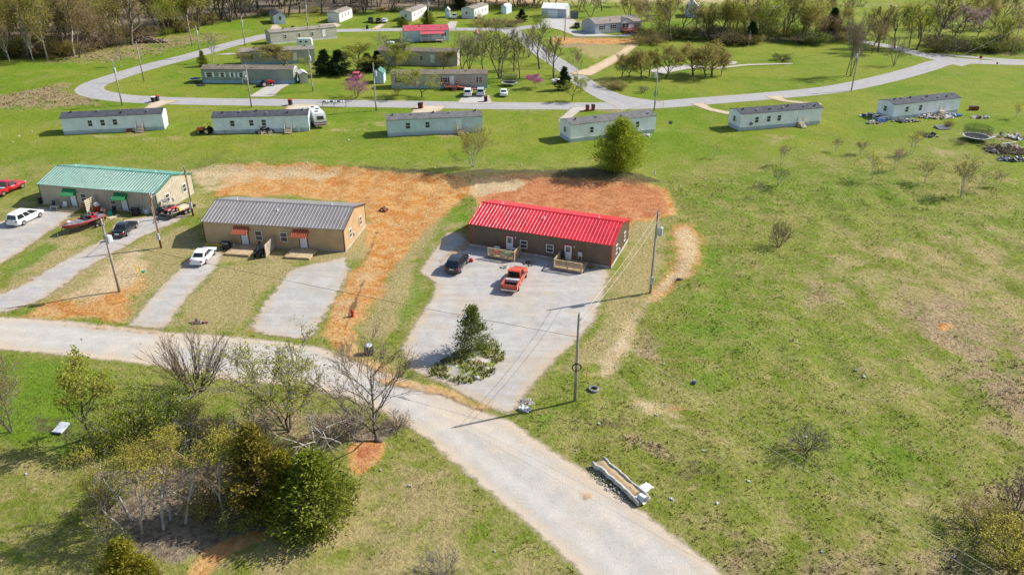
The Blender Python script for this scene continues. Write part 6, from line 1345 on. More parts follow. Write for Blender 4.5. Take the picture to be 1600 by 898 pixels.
cq = Vector((tx, ty)) + Matrix.Rotation(yt + math.pi, 2) @ Vector((.3, .45)); t = thing('fuel_can', 'yellow can on the trailer boards behind the red quad bike', 'can', (cq.x, cq.y, .655)); m = MB(); m.loft([[(-.25, -.18, 0), (.25, -.18, 0), (.25, .18, 0), (-.25, .18, 0)], [(-.25, -.18, .4), (.25, -.18, .4), (.25, .18, .4), (-.25, .18, .4)], [(-.12, -.1, .5), (.12, -.1, .5), (.12, .1, .5), (-.12, .1, .5)]]); m.build('body', 'yellow_plastic', t); m = MB(); m.tube([(.15, 0, .48), (.3, 0, .62)], .03, 6); m.build('spout', 'black_plastic', t)
xg, yg = G(261, 333); t = thing('side_by_side', 'black off road buggy with a roll cage beside the quad bike', 'off road vehicle', (xg, yg, 0), yt + 2.6)
for a in (-.9, .9):
    for s in (-1, 1): wheel(t, a, s * .65, .36, .28, s)
m = MB(); m.loft([[(-1.3, -.6, .6), (-1.3, .6, .6), (-1.3, .6, .95), (-1.3, -.6, .95)], [(-.3, -.6, .45), (-.3, .6, .45), (-.3, .6, .95), (-.3, -.6, .95)], [(.6, -.6, .45), (.6, .6, .45), (.6, .6, .95), (.6, -.6, .95)], [(1.3, -.5, .55), (1.3, .5, .55), (1.3, .45, .8), (1.3, -.45, .8)]]); m.build('body', 'black_paint', t)
m = MB()
for s in (-1, 1): m.tube([(-.5, s * .6, .9), (-.45, s * .55, 1.85), (.3, s * .55, 1.85), (.7, s * .6, .95)], .03, 5)
m.build('roll_cage', 'black_plastic', t); m = MB(); m.box(-.5, .35, -.58, .58, 1.86, 1.92); m.build('roof', 'cloth_grey', t)
m = MB(); m.box(-.3, .2, -.5, .5, .95, 1.15); m.build('seat', 'cloth_grey', t)
# camper
c1, c2 = Vector(G(493.5, 202)), Vector(G(511, 200)); yc = math.atan2(c2.y - c1.y, c2.x - c1.x); n_ = Vector((-math.sin(yc), math.cos(yc))); cc = (c1 + c2) / 2 + n_ * 3.4
t = thing('camper', 'white camper with a dark striped end and a big rear window', 'camper', (cc.x, cc.y, 0), yc); w = (c2 - c1).length / 2
m = MB(); m.loft([[(-w, -3.4, .65), (w, -3.4, .65), (w, -3.45, 1.9), (w * .92, -3.2, 3.0), (-w * .92, -3.2, 3.0), (-w, -3.45, 1.9)], [(-w, 3.4, .65), (w, 3.4, .65), (w, 3.5, 1.9), (w * .92, 3.0, 3.0), (-w * .92, 3.0, 3.0), (-w, 3.5, 1.9)]]); m.build('body', 'white_paint', t)
m = MB(); m.hexa([(-w * .6, -3.44, 1.75), (w * .6, -3.44, 1.75), (w * .6, -3.3, 1.75), (-w * .6, -3.3, 1.75), (-w * .58, -3.36, 2.45), (w * .58, -3.36, 2.45), (w * .58, -3.2, 2.45), (-w * .58, -3.2, 2.45)]); m.build('rear_window', 'window_glass', t)
m = MB(); m.box(-w - .012, w + .012, -3.48, 3.4, 1.12, 1.3); m.build('stripe', 'maroon_paint', t); m = MB(); m.box(-w - .01, w + .01, -3.46, -3.38, .7, .86); m.build('lower_stripe', 'maroon_paint', t)
m = MB(); m.box(-w * .95, w * .95, -3.6, -3.42, .5, .68); m.build('bumper', 'chrome', t)
for x, y in ((-.3, -1.8), (.3, .2), (-.2, 2)): m = MB(); m.box(x - .3, x + .3, y - .25, y + .25, 3.0, 3.12); m.build('roof_vent', 'black_plastic', t)
for y in (-.5, .4):
    for s in (-1, 1): o = wheel(t, 0, 0, .34, .22, s); [setattr(q, 'rotation_euler', (0, 0, R(90))) or setattr(q, 'location', (s * (w - .1), y, 0)) for q in list(t.children)[-1:]]
m = MB(); m.tube([(-.6, 3.3, .6), (0, 4.4, .55)], .05, 4); m.tube([(.6, 3.3, .6), (0, 4.4, .55)], .05, 4); m.build('hitch', 'steel', t)
x, y = G(320, 209); t = thing('garden_tractor', 'dark garden tractor with an orange hood on the grass', 'tractor', (x, y, 0), R(175))
for s in (-1, 1): wheel(t, -.8, s * .7, .62, .4, s); wheel(t, .9, s * .6, .36, .25, s)
m = MB(); m.loft([[(.0, -.4, .75), (.0, .4, .75), (.0, .38, 1.3), (.0, -.38, 1.3)], [(1.4, -.35, .65), (1.4, .35, .65), (1.3, .3, 1.15), (1.3, -.3, 1.15)]]); m.build('hood', 'orange_plastic', t)
m = MB(); m.box(-1.2, 0, -.45, .45, .5, .8); m.box(-1.1, -.95, -.4, .4, .8, 1.5); m.box(-1.0, -.4, -.35, .35, .8, 1.0); m.build('seat', 'black_plastic', t); m = MB()
for s in (-1, 1): m.tube([(-1.15, s * .5, .6), (-1.15, s * .5, 2.1)], .04, 5)
m.tube([(-1.15, -.5, 2.1), (-1.15, .5, 2.1)], .04, 5); m.build('roll_bar', 'black_plastic', t); m = MB(); m.tube([(-.1, 0, 1.2), (-.3, 0, 1.45)], .03, 5); m.build('steering_wheel', 'black_plastic', t)
x, y = G(418, 135); t = thing('farm_tractor', 'red farm tractor with a mower deck at the sage green home', 'tractor', (x, y, 0), R(20))
for s in (-1, 1): wheel(t, -.7, s * .75, .65, .38, s); wheel(t, 1.1, s * .65, .4, .24, s)
m = MB(); m.loft([[(.1, -.4, .8), (.1, .4, .8), (.1, .36, 1.45), (.1, -.36, 1.45)], [(1.7, -.34, .7), (1.7, .34, .7), (1.6, .3, 1.2), (1.6, -.3, 1.2)]]); m.build('hood', 'red_plastic', t)
m = MB(); m.box(-1.1, .1, -.4, .4, .6, .9); m.box(-.9, -.4, -.35, .35, .9, 1.1); m.box(-1.05, -.9, -.35, .35, .9, 1.5); m.build('seat', 'black_plastic', t); m = MB(); m.box(-2.6, -1.2, -.9, .9, .3, .55); m.tube([(-2.5, -.7, .55), (-1.1, 0, 1.0)], .05, 4); m.tube([(-2.5, .7, .55), (-1.1, 0, 1.0)], .05, 4); m.build('mower_deck', 'black_plastic', t)

# ---------------------------------------------------------------- culvert trough, bags, bins, mailboxes
c1, c2 = Vector(G(938, 727)), Vector(G(1002, 783)); yq = math.atan2(c2.y - c1.y, c2.x - c1.x); L_ = (c2 - c1).length + .6; mid = (c1 + c2) / 2
t = thing('white_trough', 'long white lined trough full of sandy gravel on the road verge', 'trough', (mid.x, mid.y, .0), yq)
m = MB(); n = 12; jit = random.Random(3); secs = []
for i in range(n + 1):
    x = -L_ / 2 + L_ * i / n; w = .55 + jit.uniform(-.07, .07) + (.1 if i < 2 else 0); hh = .48 + jit.uniform(-.06, .06); y0 = jit.uniform(-.05, .05)
    secs.append([(x, y0 - w, .02), (x, y0 - w - .12, hh * .6), (x, y0 - w, hh), (x, y0 - w + .16, hh - .04), (x, y0 - w + .2, .2), (x, y0 + w - .2, .2), (x, y0 + w - .16, hh - .02), (x, y0 + w, hh + .02), (x, y0 + w + .12, hh * .6), (x, y0 + w, .02)])
m.loft([q[::-1] for q in secs]); m.build('liner', plain('liner_white', (.5, .48, .45), .75, .3, var=.4, sc=2.0, dirt=(.33, .26, .18)), t, True)
m = MB(); secs = []
for i in range(n - 1): 
    x = -L_ / 2 + .25 + (L_ - 1.1) * i / (n - 2); z = .4 + jit.uniform(-.03, .03); secs.append([(x, -.44, .19), (x, .44, .19), (x, .46, z - .03), (x, 0, z + .05), (x, -.46, z - .03)])
m.loft(secs); m.build('gravel_fill', plain('gravel_fill', (.42, .31, .18), .95, .1, var=.3, sc=8.0), t)
m = MB(); m.tube([(L_ / 2 - .5, -.1, .42), (L_ / 2 + .12, 0, .42)], [.3, .34], 10, 0, False); m.build('torn_end', 'cloth_white', t)
def rag(name, label, b, size, mat, cat, seed, group=None, hgt=.12):
    r = random.Random(seed); x, y = G(*b); m = MB(); n = 7; V = [[(sx * (1 + r.uniform(-.1, .1)), sy * (1 + r.uniform(-.1, .1)), hgt * r.uniform(.15, 1.0)) for sx in np.linspace(-size[0] / 2, size[0] / 2, n)] for sy in np.linspace(-size[1] / 2, size[1] / 2, n)]
    for i in range(n - 1):
        for j in range(n - 1):
            q = [V[i][j], V[i][j + 1], V[i + 1][j + 1], V[i + 1][j]]; m.face(q)
    for e in (V[0], V[-1], [w_[0] for w_ in V], [w_[-1] for w_ in V]):
        for i in range(n - 1): m.face([e[i], e[i + 1], (*e[i + 1][:2], 0), (*e[i][:2], 0)])
    o = m.build(name, mat, None, True); o.location = (x, y, hz(x, y) + .02); o.rotation_euler[2] = r.uniform(0, 3); return tag(o, label, cat, group)
rag('plastic_sheet', 'crumpled white sheet on the grass beside the white trough', (1007, 762), (1.3, .8), 'cloth_white', 'sheet', 1)
x, y = G(96, 671); t = thing('mattress', 'weathered white mattress lying on the lush grass', 'mattress', (x, y, .05), -.12); m = MB(); m.loft([[(-.42, yy, zz), (.42, yy, zz), (.44, yy, zz + .09), (.42, yy, zz + .18), (-.42, yy, zz + .18), (-.44, yy, zz + .09)] for yy, zz in ((-.62, .0), (-.2, .03), (.2, .06), (.62, .14))]); m.build('cover', plain('mattress_cover', (.46, .5, .56), .8, .2, var=.3, sc=3.0), t); m = MB(); m.box(-.445, .445, -.645, -.623, .02, .17); m.build('side_panel', 'cloth_grey', t)
rag('plastic_bag', 'blue grey bag with gravel at the mouth of the big driveway', (820, 640), (1.0, .6), 'cloth_white', 'bag', 4, hgt=.35)
def pile(name, label, b, rad, hgt, n, mats, cat, seed, size=(.1, .3), group=None, flat=1.0, world=None, yaw=0.0, ry=None):
    """a heap of loose pieces: one object of rubble pieces"""
    r = random.Random(seed); x, y = world or G(*b); m = MB(); ry = ry or rad
    for i in range(n):
        a = r.uniform(0, 6.28); q = math.sqrt(r.random()); s = r.uniform(*size); z = hgt * (1 - q) * r.random()
        m.obox((rad * q * math.cos(a), ry * q * math.sin(a), z + s * .2), (s * r.uniform(.6, 1.8), s * r.uniform(.5, 1), s * flat * r.uniform(.3, .9)), (r.gauss(0, .35), r.gauss(0, .35), r.uniform(0, 3)), r.randrange(len(mats)))
    o = m.build(name, mats, None); o.location = (x, y, hz(x, y)); o.rotation_euler[2] = yaw; tag(o, label, cat, group); return o
for b, rd, ry, lb, sd_ in (((950, 758), 2.6, .55, 'strip of loose grey stones along the white trough', 5), ((822, 628), .8, .6, 'small heap of grey gravel at the driveway mouth', 6), ((690, 350), .1, .1, '', 0)):
    if lb: o = pile('gravel_heap', lb, b, rd, .25, 150, ['stone', 'concrete'], 'stones', sd_, (.05, .12), None, 1, None, yq if ry < rd * .4 else 0, ry); o['kind'] = 'stuff'
pile('board_stack', 'low stack of dark boards on the dry yard between two driveways', (312, 504), 1.0, .25, 14, ['brick_red', 'cloth_grey', 'junk'], 'boards', 81, (.2, .5), None, .3, None, .05, .25)
pile('block_stack', 'small stack of brown blocks on the orange soil', (600, 330), .5, .7, 26, ['brick_red', 'junk'], 'blocks', 8, (.2, .4))
pile('scrap_wood_heap', 'heap of scrap wood and barrels before the pale blue home', (415, 206), 1.7, 1.5, 70, ['junk', 'grey_wood', 'pale_wood', 'black_plastic'], 'junk heap', 9, (.2, .9))
JG = 'junk heaps around the white home'
for i, (b, rd, ry, lb, ms, n, hg) in enumerate([((1460, 184), 3.8, 1.2, 'pale heap of junk spread before the white home steps', ['cloth_white', 'junk', 'pale_wood', 'wire_white'], 120, 1.0), ((1415, 190), 3.0, .8, 'dark grey junk along the skirting of the white home', ['cloth_grey', 'junk', 'stone'], 60, .6), ((1358, 182), 1.9, .9, 'mixed trash heap at the shaded end of the white home', ['cloth_white', 'junk', 'black_plastic'], 60, .8), ((1365, 193), 1.6, .7, 'pinkish litter on the grass below the blue tarp', ['cloth_white', 'brick_red', 'stone'], 40, .3), ((1487, 181), 1.6, .8, 'blue and white odds and ends at the far corner of the white home', ['blue_plastic', 'cloth_white', 'black_plastic'], 40, .8), ((1455, 213), 1.4, .9, 'dark pile of bags on the fence line', ['black_plastic', 'cloth_grey'], 30, 1.1), ((1575, 236), 4.0, 2.2, 'tangled brown heap of branches and scrap in the junk yard', ['junk', 'grey_wood', 'cloth_grey', 'stone'], 150, 1.3), ((1592, 216), 2.4, 1.6, 'pale scrap heap at the edge of the junk yard', ['cloth_white', 'junk', 'stone', 'wire_white'], 60, 1.0), ((1582, 250), 3.0, 1.0, 'black and white scrap row in front of the branch heap', ['black_plastic', 'cloth_white', 'cloth_grey'], 60, .9), ((1530, 184), 1.8, .8, 'low rubble with white scraps behind the trampoline', ['junk', 'cloth_white', 'stone'], 40, .3)]):
    pile('junk_heap', lb, b, rd, hg, n, ms, 'junk heap', 30 + i, (.15, .75), JG, .45, None, 0, ry)
for b, lb, k in (((1563, 214), 'white plank lying near the dark chair in the junk yard', 1), ((1575, 227), 'white pipe lying across the junk yard', 2), ((1545, 219), 'white pipe leaning off the trampoline', 3)):
    x, y = G(*b); m = MB(); m.tube([(-1.6, 0, .3), (1.6, .2, .5)], .08, 6); o = m.build('scrap_pipe', 'white_trim'); o.location = (x, y, 0); o.rotation_euler[2] = .2 * k - .3; tag(o, lb, 'pipe', 'white scrap pipes')
def trampoline(b, label, r_=2.1, tilt=0, net=True, z=.8):
    t = place('trampoline', label, 'trampoline', b, .3); t.rotation_euler[0] = tilt; n = 20; C = lambda q, zz: [(q * math.cos(2 * math.pi * i / n), q * math.sin(2 * math.pi * i / n), zz) for i in range(n)]
    m = MB(); m.loft([C(r_ * .88, z - .02), C(r_ * .88, z)]); m.build('mat', 'black_plastic', t); m = MB(); m.loft([C(r_ * .89, z + .004), C(r_, z + .004), C(r_, z + .05), C(r_ * .89, z + .05), C(r_ * .89, z + .004)], 0, False); m.build('pad', 'cloth_grey' if tilt else 'cloth_white', t)
    for i in range(6):
        a = 2 * math.pi * i / 6; x, y = r_ * math.cos(a), r_ * math.sin(a); m = MB(); m.tube([(x, y, -.1), (x, y, z)], .03, 5); m.build('leg', 'steel', t)
        if net: m = MB(); m.tube([(x * 1.02, y * 1.02, z + .05), (x * 1.02, y * 1.02, z + 1.9)], .025, 5); m.build('net_pole', 'black_plastic', t)
    if net:
        nt = NT('trampoline_net'); br = nt.n('ShaderNodeTexWave'); nt.put(br.inputs['Vector'], nt.obj()); nt.fin((.04, .05, .05)); tr = nt.n('ShaderNodeBsdfTransparent'); ms = nt.n('ShaderNodeMixShader'); ms.inputs[0].default_value = .38; nt.t.links.new(tr.outputs[0], ms.inputs[1]); nt.t.links.new(nt.b.outputs[0], ms.inputs[2]); nt.t.links.new(ms.outputs[0], nt.o.inputs[0])
        m = MB(); m.loft([C(r_ * .97, z + .06), C(r_ * .97, z + 1.85)], 0, False); m.build('net', nt.m, t)
trampoline((1524, 219), 'trampoline with a sagging net in the junk yard', 2.4)
trampoline((796, 134), 'trampoline with a dark net under the bare trees', 1.9)
trampoline((306, 128), 'small dark trampoline without a net at the end of the sage green home', 1.5, 0, False, .75)
rag('tarp', 'dark tarp with white scraps flat on the lawn before the sage green home', (313, 132.5), (4, 1.6), 'black_plastic', 'tarp', 12)
x, y = G(1375, 190); t = thing('blue_tarp_frame', 'blue tarp under a pale wooden frame at the white home', 'shelter', (x, y, 0), .35); m = MB()
for a in (-1.3, 1.3):
    for b in (-.8, .8): m.box(a - .05, a + .05, b - .05, b + .05, 0, 1.1)
m.box(-1.4, 1.4, -.86, -.76, 1.1, 1.2); m.box(-1.4, 1.4, .76, .86, 1.1, 1.2); m.build('frame', 'pale_wood', t); m = MB(); m.hexa([(-1.2, -.7, .05), (1.2, -.7, .05), (1.2, .7, .05), (-1.2, .7, .05), (-.9, -.5, .8), (.9, -.6, .6), (1.0, .5, .75), (-1, .6, .7)]); m.build('tarp', 'blue_plastic', t)
BG = 'wheeled rubbish bins along the paved road'
def bin_(b, label, body='black_plastic', lid='red_plastic', rz=0.0, tip=0.0, side=None):
    t = place('wheeled_bin', label, 'rubbish bin', b, rz, BG); t.rotation_euler[0] = tip; s = 1.15
    m = MB(); m.hexa([(-.27 * s, -.3 * s, .06), (.27 * s, -.3 * s, .06), (.27 * s, .28 * s, .06), (-.27 * s, .28 * s, .06), (-.34 * s, -.4 * s, 1.0 * s), (.34 * s, -.4 * s, 1.0 * s), (.34 * s, .4 * s, 1.0 * s), (-.34 * s, .4 * s, 1.0 * s)]); m.build('body', body, t)
    m = MB(); m.hexa([(-.36 * s, -.44 * s, 1.004 * s), (.36 * s, -.44 * s, 1.004 * s), (.36 * s, .42 * s, 1.004 * s), (-.36 * s, .42 * s, 1.004 * s), (-.3 * s, -.34 * s, 1.12 * s), (.3 * s, -.34 * s, 1.12 * s), (.3 * s, .36 * s, 1.1 * s), (-.3 * s, .36 * s, 1.1 * s)]); m.build('lid', lid, t)
    for q in (-1, 1): m = MB(); m.tube([(q * .3 * s, .32 * s, .13), (q * .36 * s, .32 * s, .13)], .13, 10); m.build('wheel', 'rubber', t)
bin_((454, 164.5), 'black bin with a red lid between the sage green home and the camper')
bin_((656, 170), 'black bin with a red side before the aqua home', 'black_plastic', 'black_plastic'); bin_((658.5, 169.5), 'red bin touching a black one before the aqua home', 'red_plastic', 'black_plastic')
bin_((759, 159), 'dark bin at the road beside two white cars', 'black_plastic', 'maroon_paint'); bin_((917.5, 173.5), 'red bin of a pair before the white home', 'red_plastic', 'black_plastic'); bin_((926.5, 172.5), 'brown bin of a pair before the white home', 'brick_red', 'black_plastic')
bin_((246, 158.5), 'black bin with a red lid near the pole at the road bend'); bin_((240.5, 160), 'black bin with white bags before the pale blue home', 'black_plastic', 'cloth_white'); bin_((458, 47), 'dark bin by the small blue home', 'black_plastic', 'black_plastic'); bin_((574, 46), 'dark bin by the row of three cars', 'black_plastic', 'black_plastic')
t = place('mailbox_rack', 'row of pale mailboxes on one long wooden rack', 'mailboxes', (522, 167), .02); m = MB(); m.box(-3.6, 3.0, -.15, .15, .95, 1.02); m.build('shelf', 'grey_wood', t)
for x in (-2.4, .0, 2.6): m = MB(); m.box(x - .06, x + .06, -.06, .06, 0, .947); m.build('post', 'grey_wood', t)
for i in range(9): m = MB(); x = -2.1 + i * .52; m.loft([[(x - .16, -.24, 1.024), (x + .16, -.24, 1.024), (x + .16, -.24, 1.2), (x, -.24, 1.3), (x - .16, -.24, 1.2)], [(x - .16, .24, 1.024), (x + .16, .24, 1.024), (x + .16, .24, 1.2), (x, .24, 1.3), (x - .16, .24, 1.2)]]); m.build('mailbox', 'white_trim' if i % 3 else 'black_plastic', t)
def dish(b, label, h=1.6, rz=0.0):
    t = place('satellite_dish', label, 'satellite dish', b, rz, 'satellite dishes on posts'); m = MB(); m.tube([(0, 0, 0), (0, 0, h)], .035, 6); m.build('post', 'steel', t); m = MB(); secs = []
    for r_, d in ((.02, 0), (.22, .03), (.4, .1)): secs.append([(r_ * math.cos(2 * math.pi * i / 12), -.1 - d * 1.0, h + .1 + r_ * .9 * math.sin(2 * math.pi * i / 12)) for i in range(12)])
    m.loft(secs + [[(x, y + .03, z) for x, y, z in q] for q in reversed(secs)], 0, False); m.build('dish', 'cloth_grey', t); m = MB(); m.tube([(0, -.12, h - .25), (0, -.55, h)], .02, 5); m.build('arm', 'steel', t)
dish((1046, 205), 'dark satellite dish on a post past the round leafy tree'); dish((1171, 205), 'dark satellite dish before the white home steps', 1.4, .2)
def drum(name, label, b, r_, h, mat, cat, mat2=None, group=None, z=0.0):
    x, y = b if isinstance(b, tuple) and len(b) == 2 and b[0] < 0 and False else G(*b); t = thing(name, label, cat, (x, y, z), 0, group); m = MB(); m.tube([(0, 0, 0), (0, 0, h * .3), (0, 0, h * .34), (0, 0, h * .66), (0, 0, h * .7), (0, 0, h)], [r_, r_, r_ * 1.06, r_ * 1.06, r_, r_ * .96], 14); m.build('body', mat, t, False); m = MB(); m.tube([(0, 0, h + .002), (0, 0, h + .05)], [r_ * .9, r_ * .7], 14); m.build('lid', mat2 or mat, t); return t
drum('barrel', 'black barrel standing where the dirt meets the gravel road', (577, 553), .45, 1.05, 'black_plastic', 'barrel', 'silver_paint')
x, y = G(551, 494); t = thing('fire_hydrant', 'red hydrant on the orange dirt near the ditch', 'hydrant', (x, y, 0)); m = MB(); m.tube([(0, 0, 0), (0, 0, .06), (0, 0, .07), (0, 0, .65)], [.2, .2, .13, .13], 10); m.build('barrel', 'red_plastic', t); m = MB(); m.dome((0, 0, .652), (.17, .17, .2), 4, 10, 0, False); m.tube([(0, 0, .82), (0, 0, .92)], .04, 6); m.build('bonnet', 'red_plastic', t)
for q in (-1, 1): m = MB(); m.tube([(q * .12, 0, .48), (q * .24, 0, .48)], .07, 8); m.build('nozzle', 'red_plastic', t)
drum('plastic_barrel', 'white barrel at the wall between the steps and the camper', (466.5, 205), .4, 1.2, 'cloth_white', 'barrel')
drum('plastic_tub', 'teal tub on the ground before the green roofed duplex', (172.5, 336), .32, .5, 'teal_plastic', 'tub'); drum('red_bucket', 'red ball shaped can beside the black sport utility vehicle', (736.5, 409), .26, .42, 'red_plastic', 'can')
x, y = G(386, 206); t = thing('chest_freezer', 'white chest freezer before the pale blue home', 'freezer', (x, y, 0), .13); m = MB(); m.box(-.9, .9, -.4, .4, .05, .9); m.build('body', 'white_paint', t); m = MB(); m.box(-.92, .92, -.42, .42, .904, 1.0); m.build('lid', 'white_paint', t)
x, y = G(729, 208); t = thing('old_refrigerator', 'pale grey refrigerator outside the streaked aqua home', 'refrigerator', (x, y, 0), .2); m = MB(); m.box(-.4, .4, -.35, .35, 0, 1.3); m.build('body', 'silver_paint', t); m = MB(); m.box(-.39, .39, -.4, -.353, .05, .85); m.build('door', 'silver_paint', t)
pile('scrap_heap', 'reddish scrap heap beside the refrigerator', (723, 208), 1.0, .9, 30, ['brick_red', 'junk'], 'junk heap', 51, (.2, .5))
pile('scrap_heap', 'long low boards lying at the foot of the pale blue home', (350, 209), 1.8, .2, 16, ['pale_wood', 'cloth_white'], 'junk heap', 52, (.3, .9), None, .2, None, .13, .3)
pile('scrap_heap', 'white clutter lying at the end of the white home behind the leafy tree', (1011, 212), 1.3, .2, 18, ['cloth_white', 'wire_white'], 'junk heap', 53, (.2, .6), None, .3, None, .4, .3)
t = place('brick_steps', 'small block step under the pale blue home wall', 'steps', (202.5, 206.5), .22); m = MB(); m.box(-.5, .5, -.3, .4, 0, .3); m.box(-.5, .5, .05, .4, .303, .6); m.build('blocks', 'brick_red', t)
# things kept before the duplexes
def chair(x, y, label, mat, rz=0.0, z=0.0, group='garden chairs'):
    t = thing('garden_chair', label, 'chair', (x, y, z), rz, group); m = MB(); m.box(-.26, .26, -.26, .26, .4, .45); m.build('seat', mat, t); m = MB(); m.hexa([(-.26, .22, .45), (.26, .22, .45), (.26, .27, .45), (-.26, .27, .45), (-.26, .34, .98), (.26, .34, .98), (.26, .39, .98), (-.26, .39, .98)]); m.build('backrest', mat, t)
    for a in (-.22, .22):
        for b in (-.22, .22): m = MB(); m.tube([(a, b, 0), (a, b, .398)], .025, 5); m.build('leg', mat, t)
    for a in (-.26, .26): m = MB(); m.box(a - .03, a + .03, -.24, .26, .62, .66); m.build('armrest', mat, t)
def grill(x, y, label, rz=0.0, z=0.0):
    t = thing('barbecue_grill', label, 'grill', (x, y, z), rz, 'covered grills'); m = MB(); m.box(-.5, .5, -.3, .3, .15, .85); m.build('cabinet', 'black_plastic', t); m = MB()
    secs = [[(xx, .33 * math.cos(a), .87 + .38 * math.sin(a)) for a in np.linspace(0, math.pi, 8)] for xx in (-.5, .5)]; m.loft(secs); m.build('hood', 'black_paint', t)
    for q in (-1, 1): m = MB(); m.box(*sorted((q * .51, q * .85)), -.25, .25, .8, .85); m.build('side_shelf', 'black_plastic', t); m = MB(); m.tube([(q * .4, -.3, .08), (q * .4, -.36, .08)], .08, 8); m.build('wheel', 'rubber', t)
def on(B_, u, v): return at(B_, u, v)
grill(*on(TAN, -5.9, -6.0), 'black grill between the white sedan and the rust awning', TAN[2]); drum('propane_tank', 'small grey gas bottle beside the black grill', (366, 386), .17, .4, 'silver_paint', 'gas bottle')
chair(*on(TAN, -1.3, -6.0), 'blue grey chair beside the solid privacy screen', 'cloth_grey', 1.0 + TAN[2]); quad('dark quad bike parked against the solid privacy screen', *on(TAN, -.9, -7.2), 0, TAN[2] + 1.7, 'black_paint')
drum('red_can', 'red can at the solid privacy screen', (405.5, 385.5), .16, .75, 'red_plastic', 'can'); drum('blue_bin', 'grey blue bin at the white door beside the bare driveway', (486, 388), .26, .75, 'blue_plastic', 'bin')
chair(*on(GRN, -7.0, -5.6), 'dark chair at the end of the porch of the green roofed duplex', 'black_plastic', GRN[2]); chair(*on(GRN, -5.1, -5.5), 'white garden chair beside the first green awning', 'white_trim', GRN[2] + .3)
x, y = on(GRN, -6.2, -6.2); t = thing('garden_table', 'small brown table on the porch of the green roofed duplex', 'table', (x, y, 0), GRN[2]); m = MB(); m.box(-.6, .6, -.3, .3, .5, .55); m.build('tabletop', 'pale_wood', t)
for a in (-.5, .5):
    for b in (-.22, .22): m = MB(); m.box(a - .035, a + .035, b - .035, b + .035, 0, .497); m.build('leg', 'white_trim', t)
chair(*on(GRN, 3.0, -5.6), 'black chair beside the second green awning', 'black_plastic', GRN[2] + .4); grill(*on(GRN, 6.6, -5.7), 'dark grill against the sand coloured wall', GRN[2])
drum('white_cooler', 'white and grey cooler between the grill and the leaning ladder', (229, 333), .4, .6, 'cloth_white', 'cooler'); drum('orange_cone', 'orange container at the slatted wooden screen', (131.5, 324), .22, .75, 'orange_plastic', 'container')
x, y = G(153.5, 331); t = thing('garden_machine', 'white and red machine at the foot of the slatted wooden screen', 'machine', (x, y, 0), .4); m = MB(); m.dome((0, 0, 1.15), (.4, .4, .38), 5, 10); m.build('drum', 'cloth_white', t); m = MB(); m.box(-.35, .35, -.35, .35, .3, .8); m.build('engine', 'red_plastic', t); m = MB(); m.tube([(-.3, -.3, 0), (-.3, -.3, .3)], .05, 5); m.tube([(.3, -.3, 0), (.3, -.3, .3)], .05, 5); m.tube([(0, .35, 0), (0, .3, .3)], .05, 5); m.build('legs', 'black_plastic', t)
drum('white_drum', 'white square drum behind the black sedan', (172, 377), .35, .8, 'cloth_white', 'drum')
drum('dark_bin', 'dark bin with a red top at the corner of the green roofed duplex', (64, 318), .3, 1.0, 'black_plastic', 'bin', 'red_plastic')
rag('pallet_board', 'pale board on the ground before the second green awning', (178, 339), (1.6, .6), 'pale_wood', 'board', 15, hgt=.1)
for i, (u, v, m_, lb) in enumerate([(-5.3, -5.6, 'cloth_white', 'white folded board among the things on the cluttered deck'), (-4.9, -6.6, 'red_plastic', 'red box behind the railing of the cluttered deck'), (-3.4, -6.6, 'teal_plastic', 'teal box behind the railing of the cluttered deck'), (-2.8, -5.7, 'cloth_grey', 'grey bag on the cluttered deck'), (-3.1, -5.3, 'cloth_white', 'white bag on the cluttered deck')]):
    x, y = on(RED, u, v); t = thing('storage_box', lb, 'box', (x, y, .425), RED[2] + .2 * i, 'things on the cluttered deck'); m = MB(); m.hexa([(-.3, -.2, 0), (.3, -.2, 0), (.3, .2, 0), (-.3, .2, 0), (-.34, -.24, .4), (.34, -.24, .4), (.34, .24, .45), (-.34, .24, .45)]); m.build('body', m_, t); m = MB(); m.box(-.35, .35, -.25, .25, .452, .49); m.build('lid', m_, t)
chair(*on(RED, 3.5, -5.3), 'dark folded chair on the deck by the utility pole', 'black_plastic', RED[2] + .5, .42)
x, y = on(RED, 5.6, -4.95); t = thing('electric_panel', 'blue grey electric panel on legs against the brown wall', 'panel', (x, y, .42), RED[2]); m = MB(); m.box(-.27, .27, -.1, .1, .75, 1.3); m.build('box', 'galvanised', t)
for q in (-.22, .22): m = MB(); m.box(q - .03, q + .03, -.03, .03, 0, .748); m.build('leg', 'steel', t)
plant(V_BUSH[0], None, None, 'brown dried shrub at the corner of the deck by the utility pole', .8, name='dry_shrub', cat='shrub', world=on(RED, 7.3, -5.6), h=.9, mats=('bark', 'twig_brown', 'leaf_olive'))
pile('dark_heap', 'small dark heap at the wall between the two decks', (827, 412), .8, .3, 30, ['cloth_grey', 'black_plastic', 'junk'], 'heap', 61, (.1, .3)); pile('stone_heap', 'brown stones near the hood of the orange pickup', (788, 418), .5, .25, 20, ['junk', 'stone'], 'stones', 62, (.1, .25))
x, y = on(TAN, -8.2, -4.95); m = MB(); m.box(-1.2, 1.2, -.1, .1, 0, .18); o = m.build('yellow_beam', 'yellow_plastic'); o.location = (x, y, 0); o.rotation_euler[2] = TAN[2]; tag(o, 'yellow beam lying at the tan wall behind the white sedan', 'beam')
x, y = G(220, 335); t = thing('leaning_ladder', 'pale ladder leaning to the brown pole', 'ladder', (x, y, 0), .5); m = MB()
for q in (-.2, .2): m.tube([(q, 0, 0), (q + 1.2, .5, 3.6)], .03, 4)
m.build('rails', 'galvanised', t); m = MB()
for i in range(11): k = (i + .5) / 11; m.tube([(-.2 + 1.2 * k, .5 * k, 3.6 * k), (.2 + 1.2 * k, .5 * k, 3.6 * k)], .02, 4)
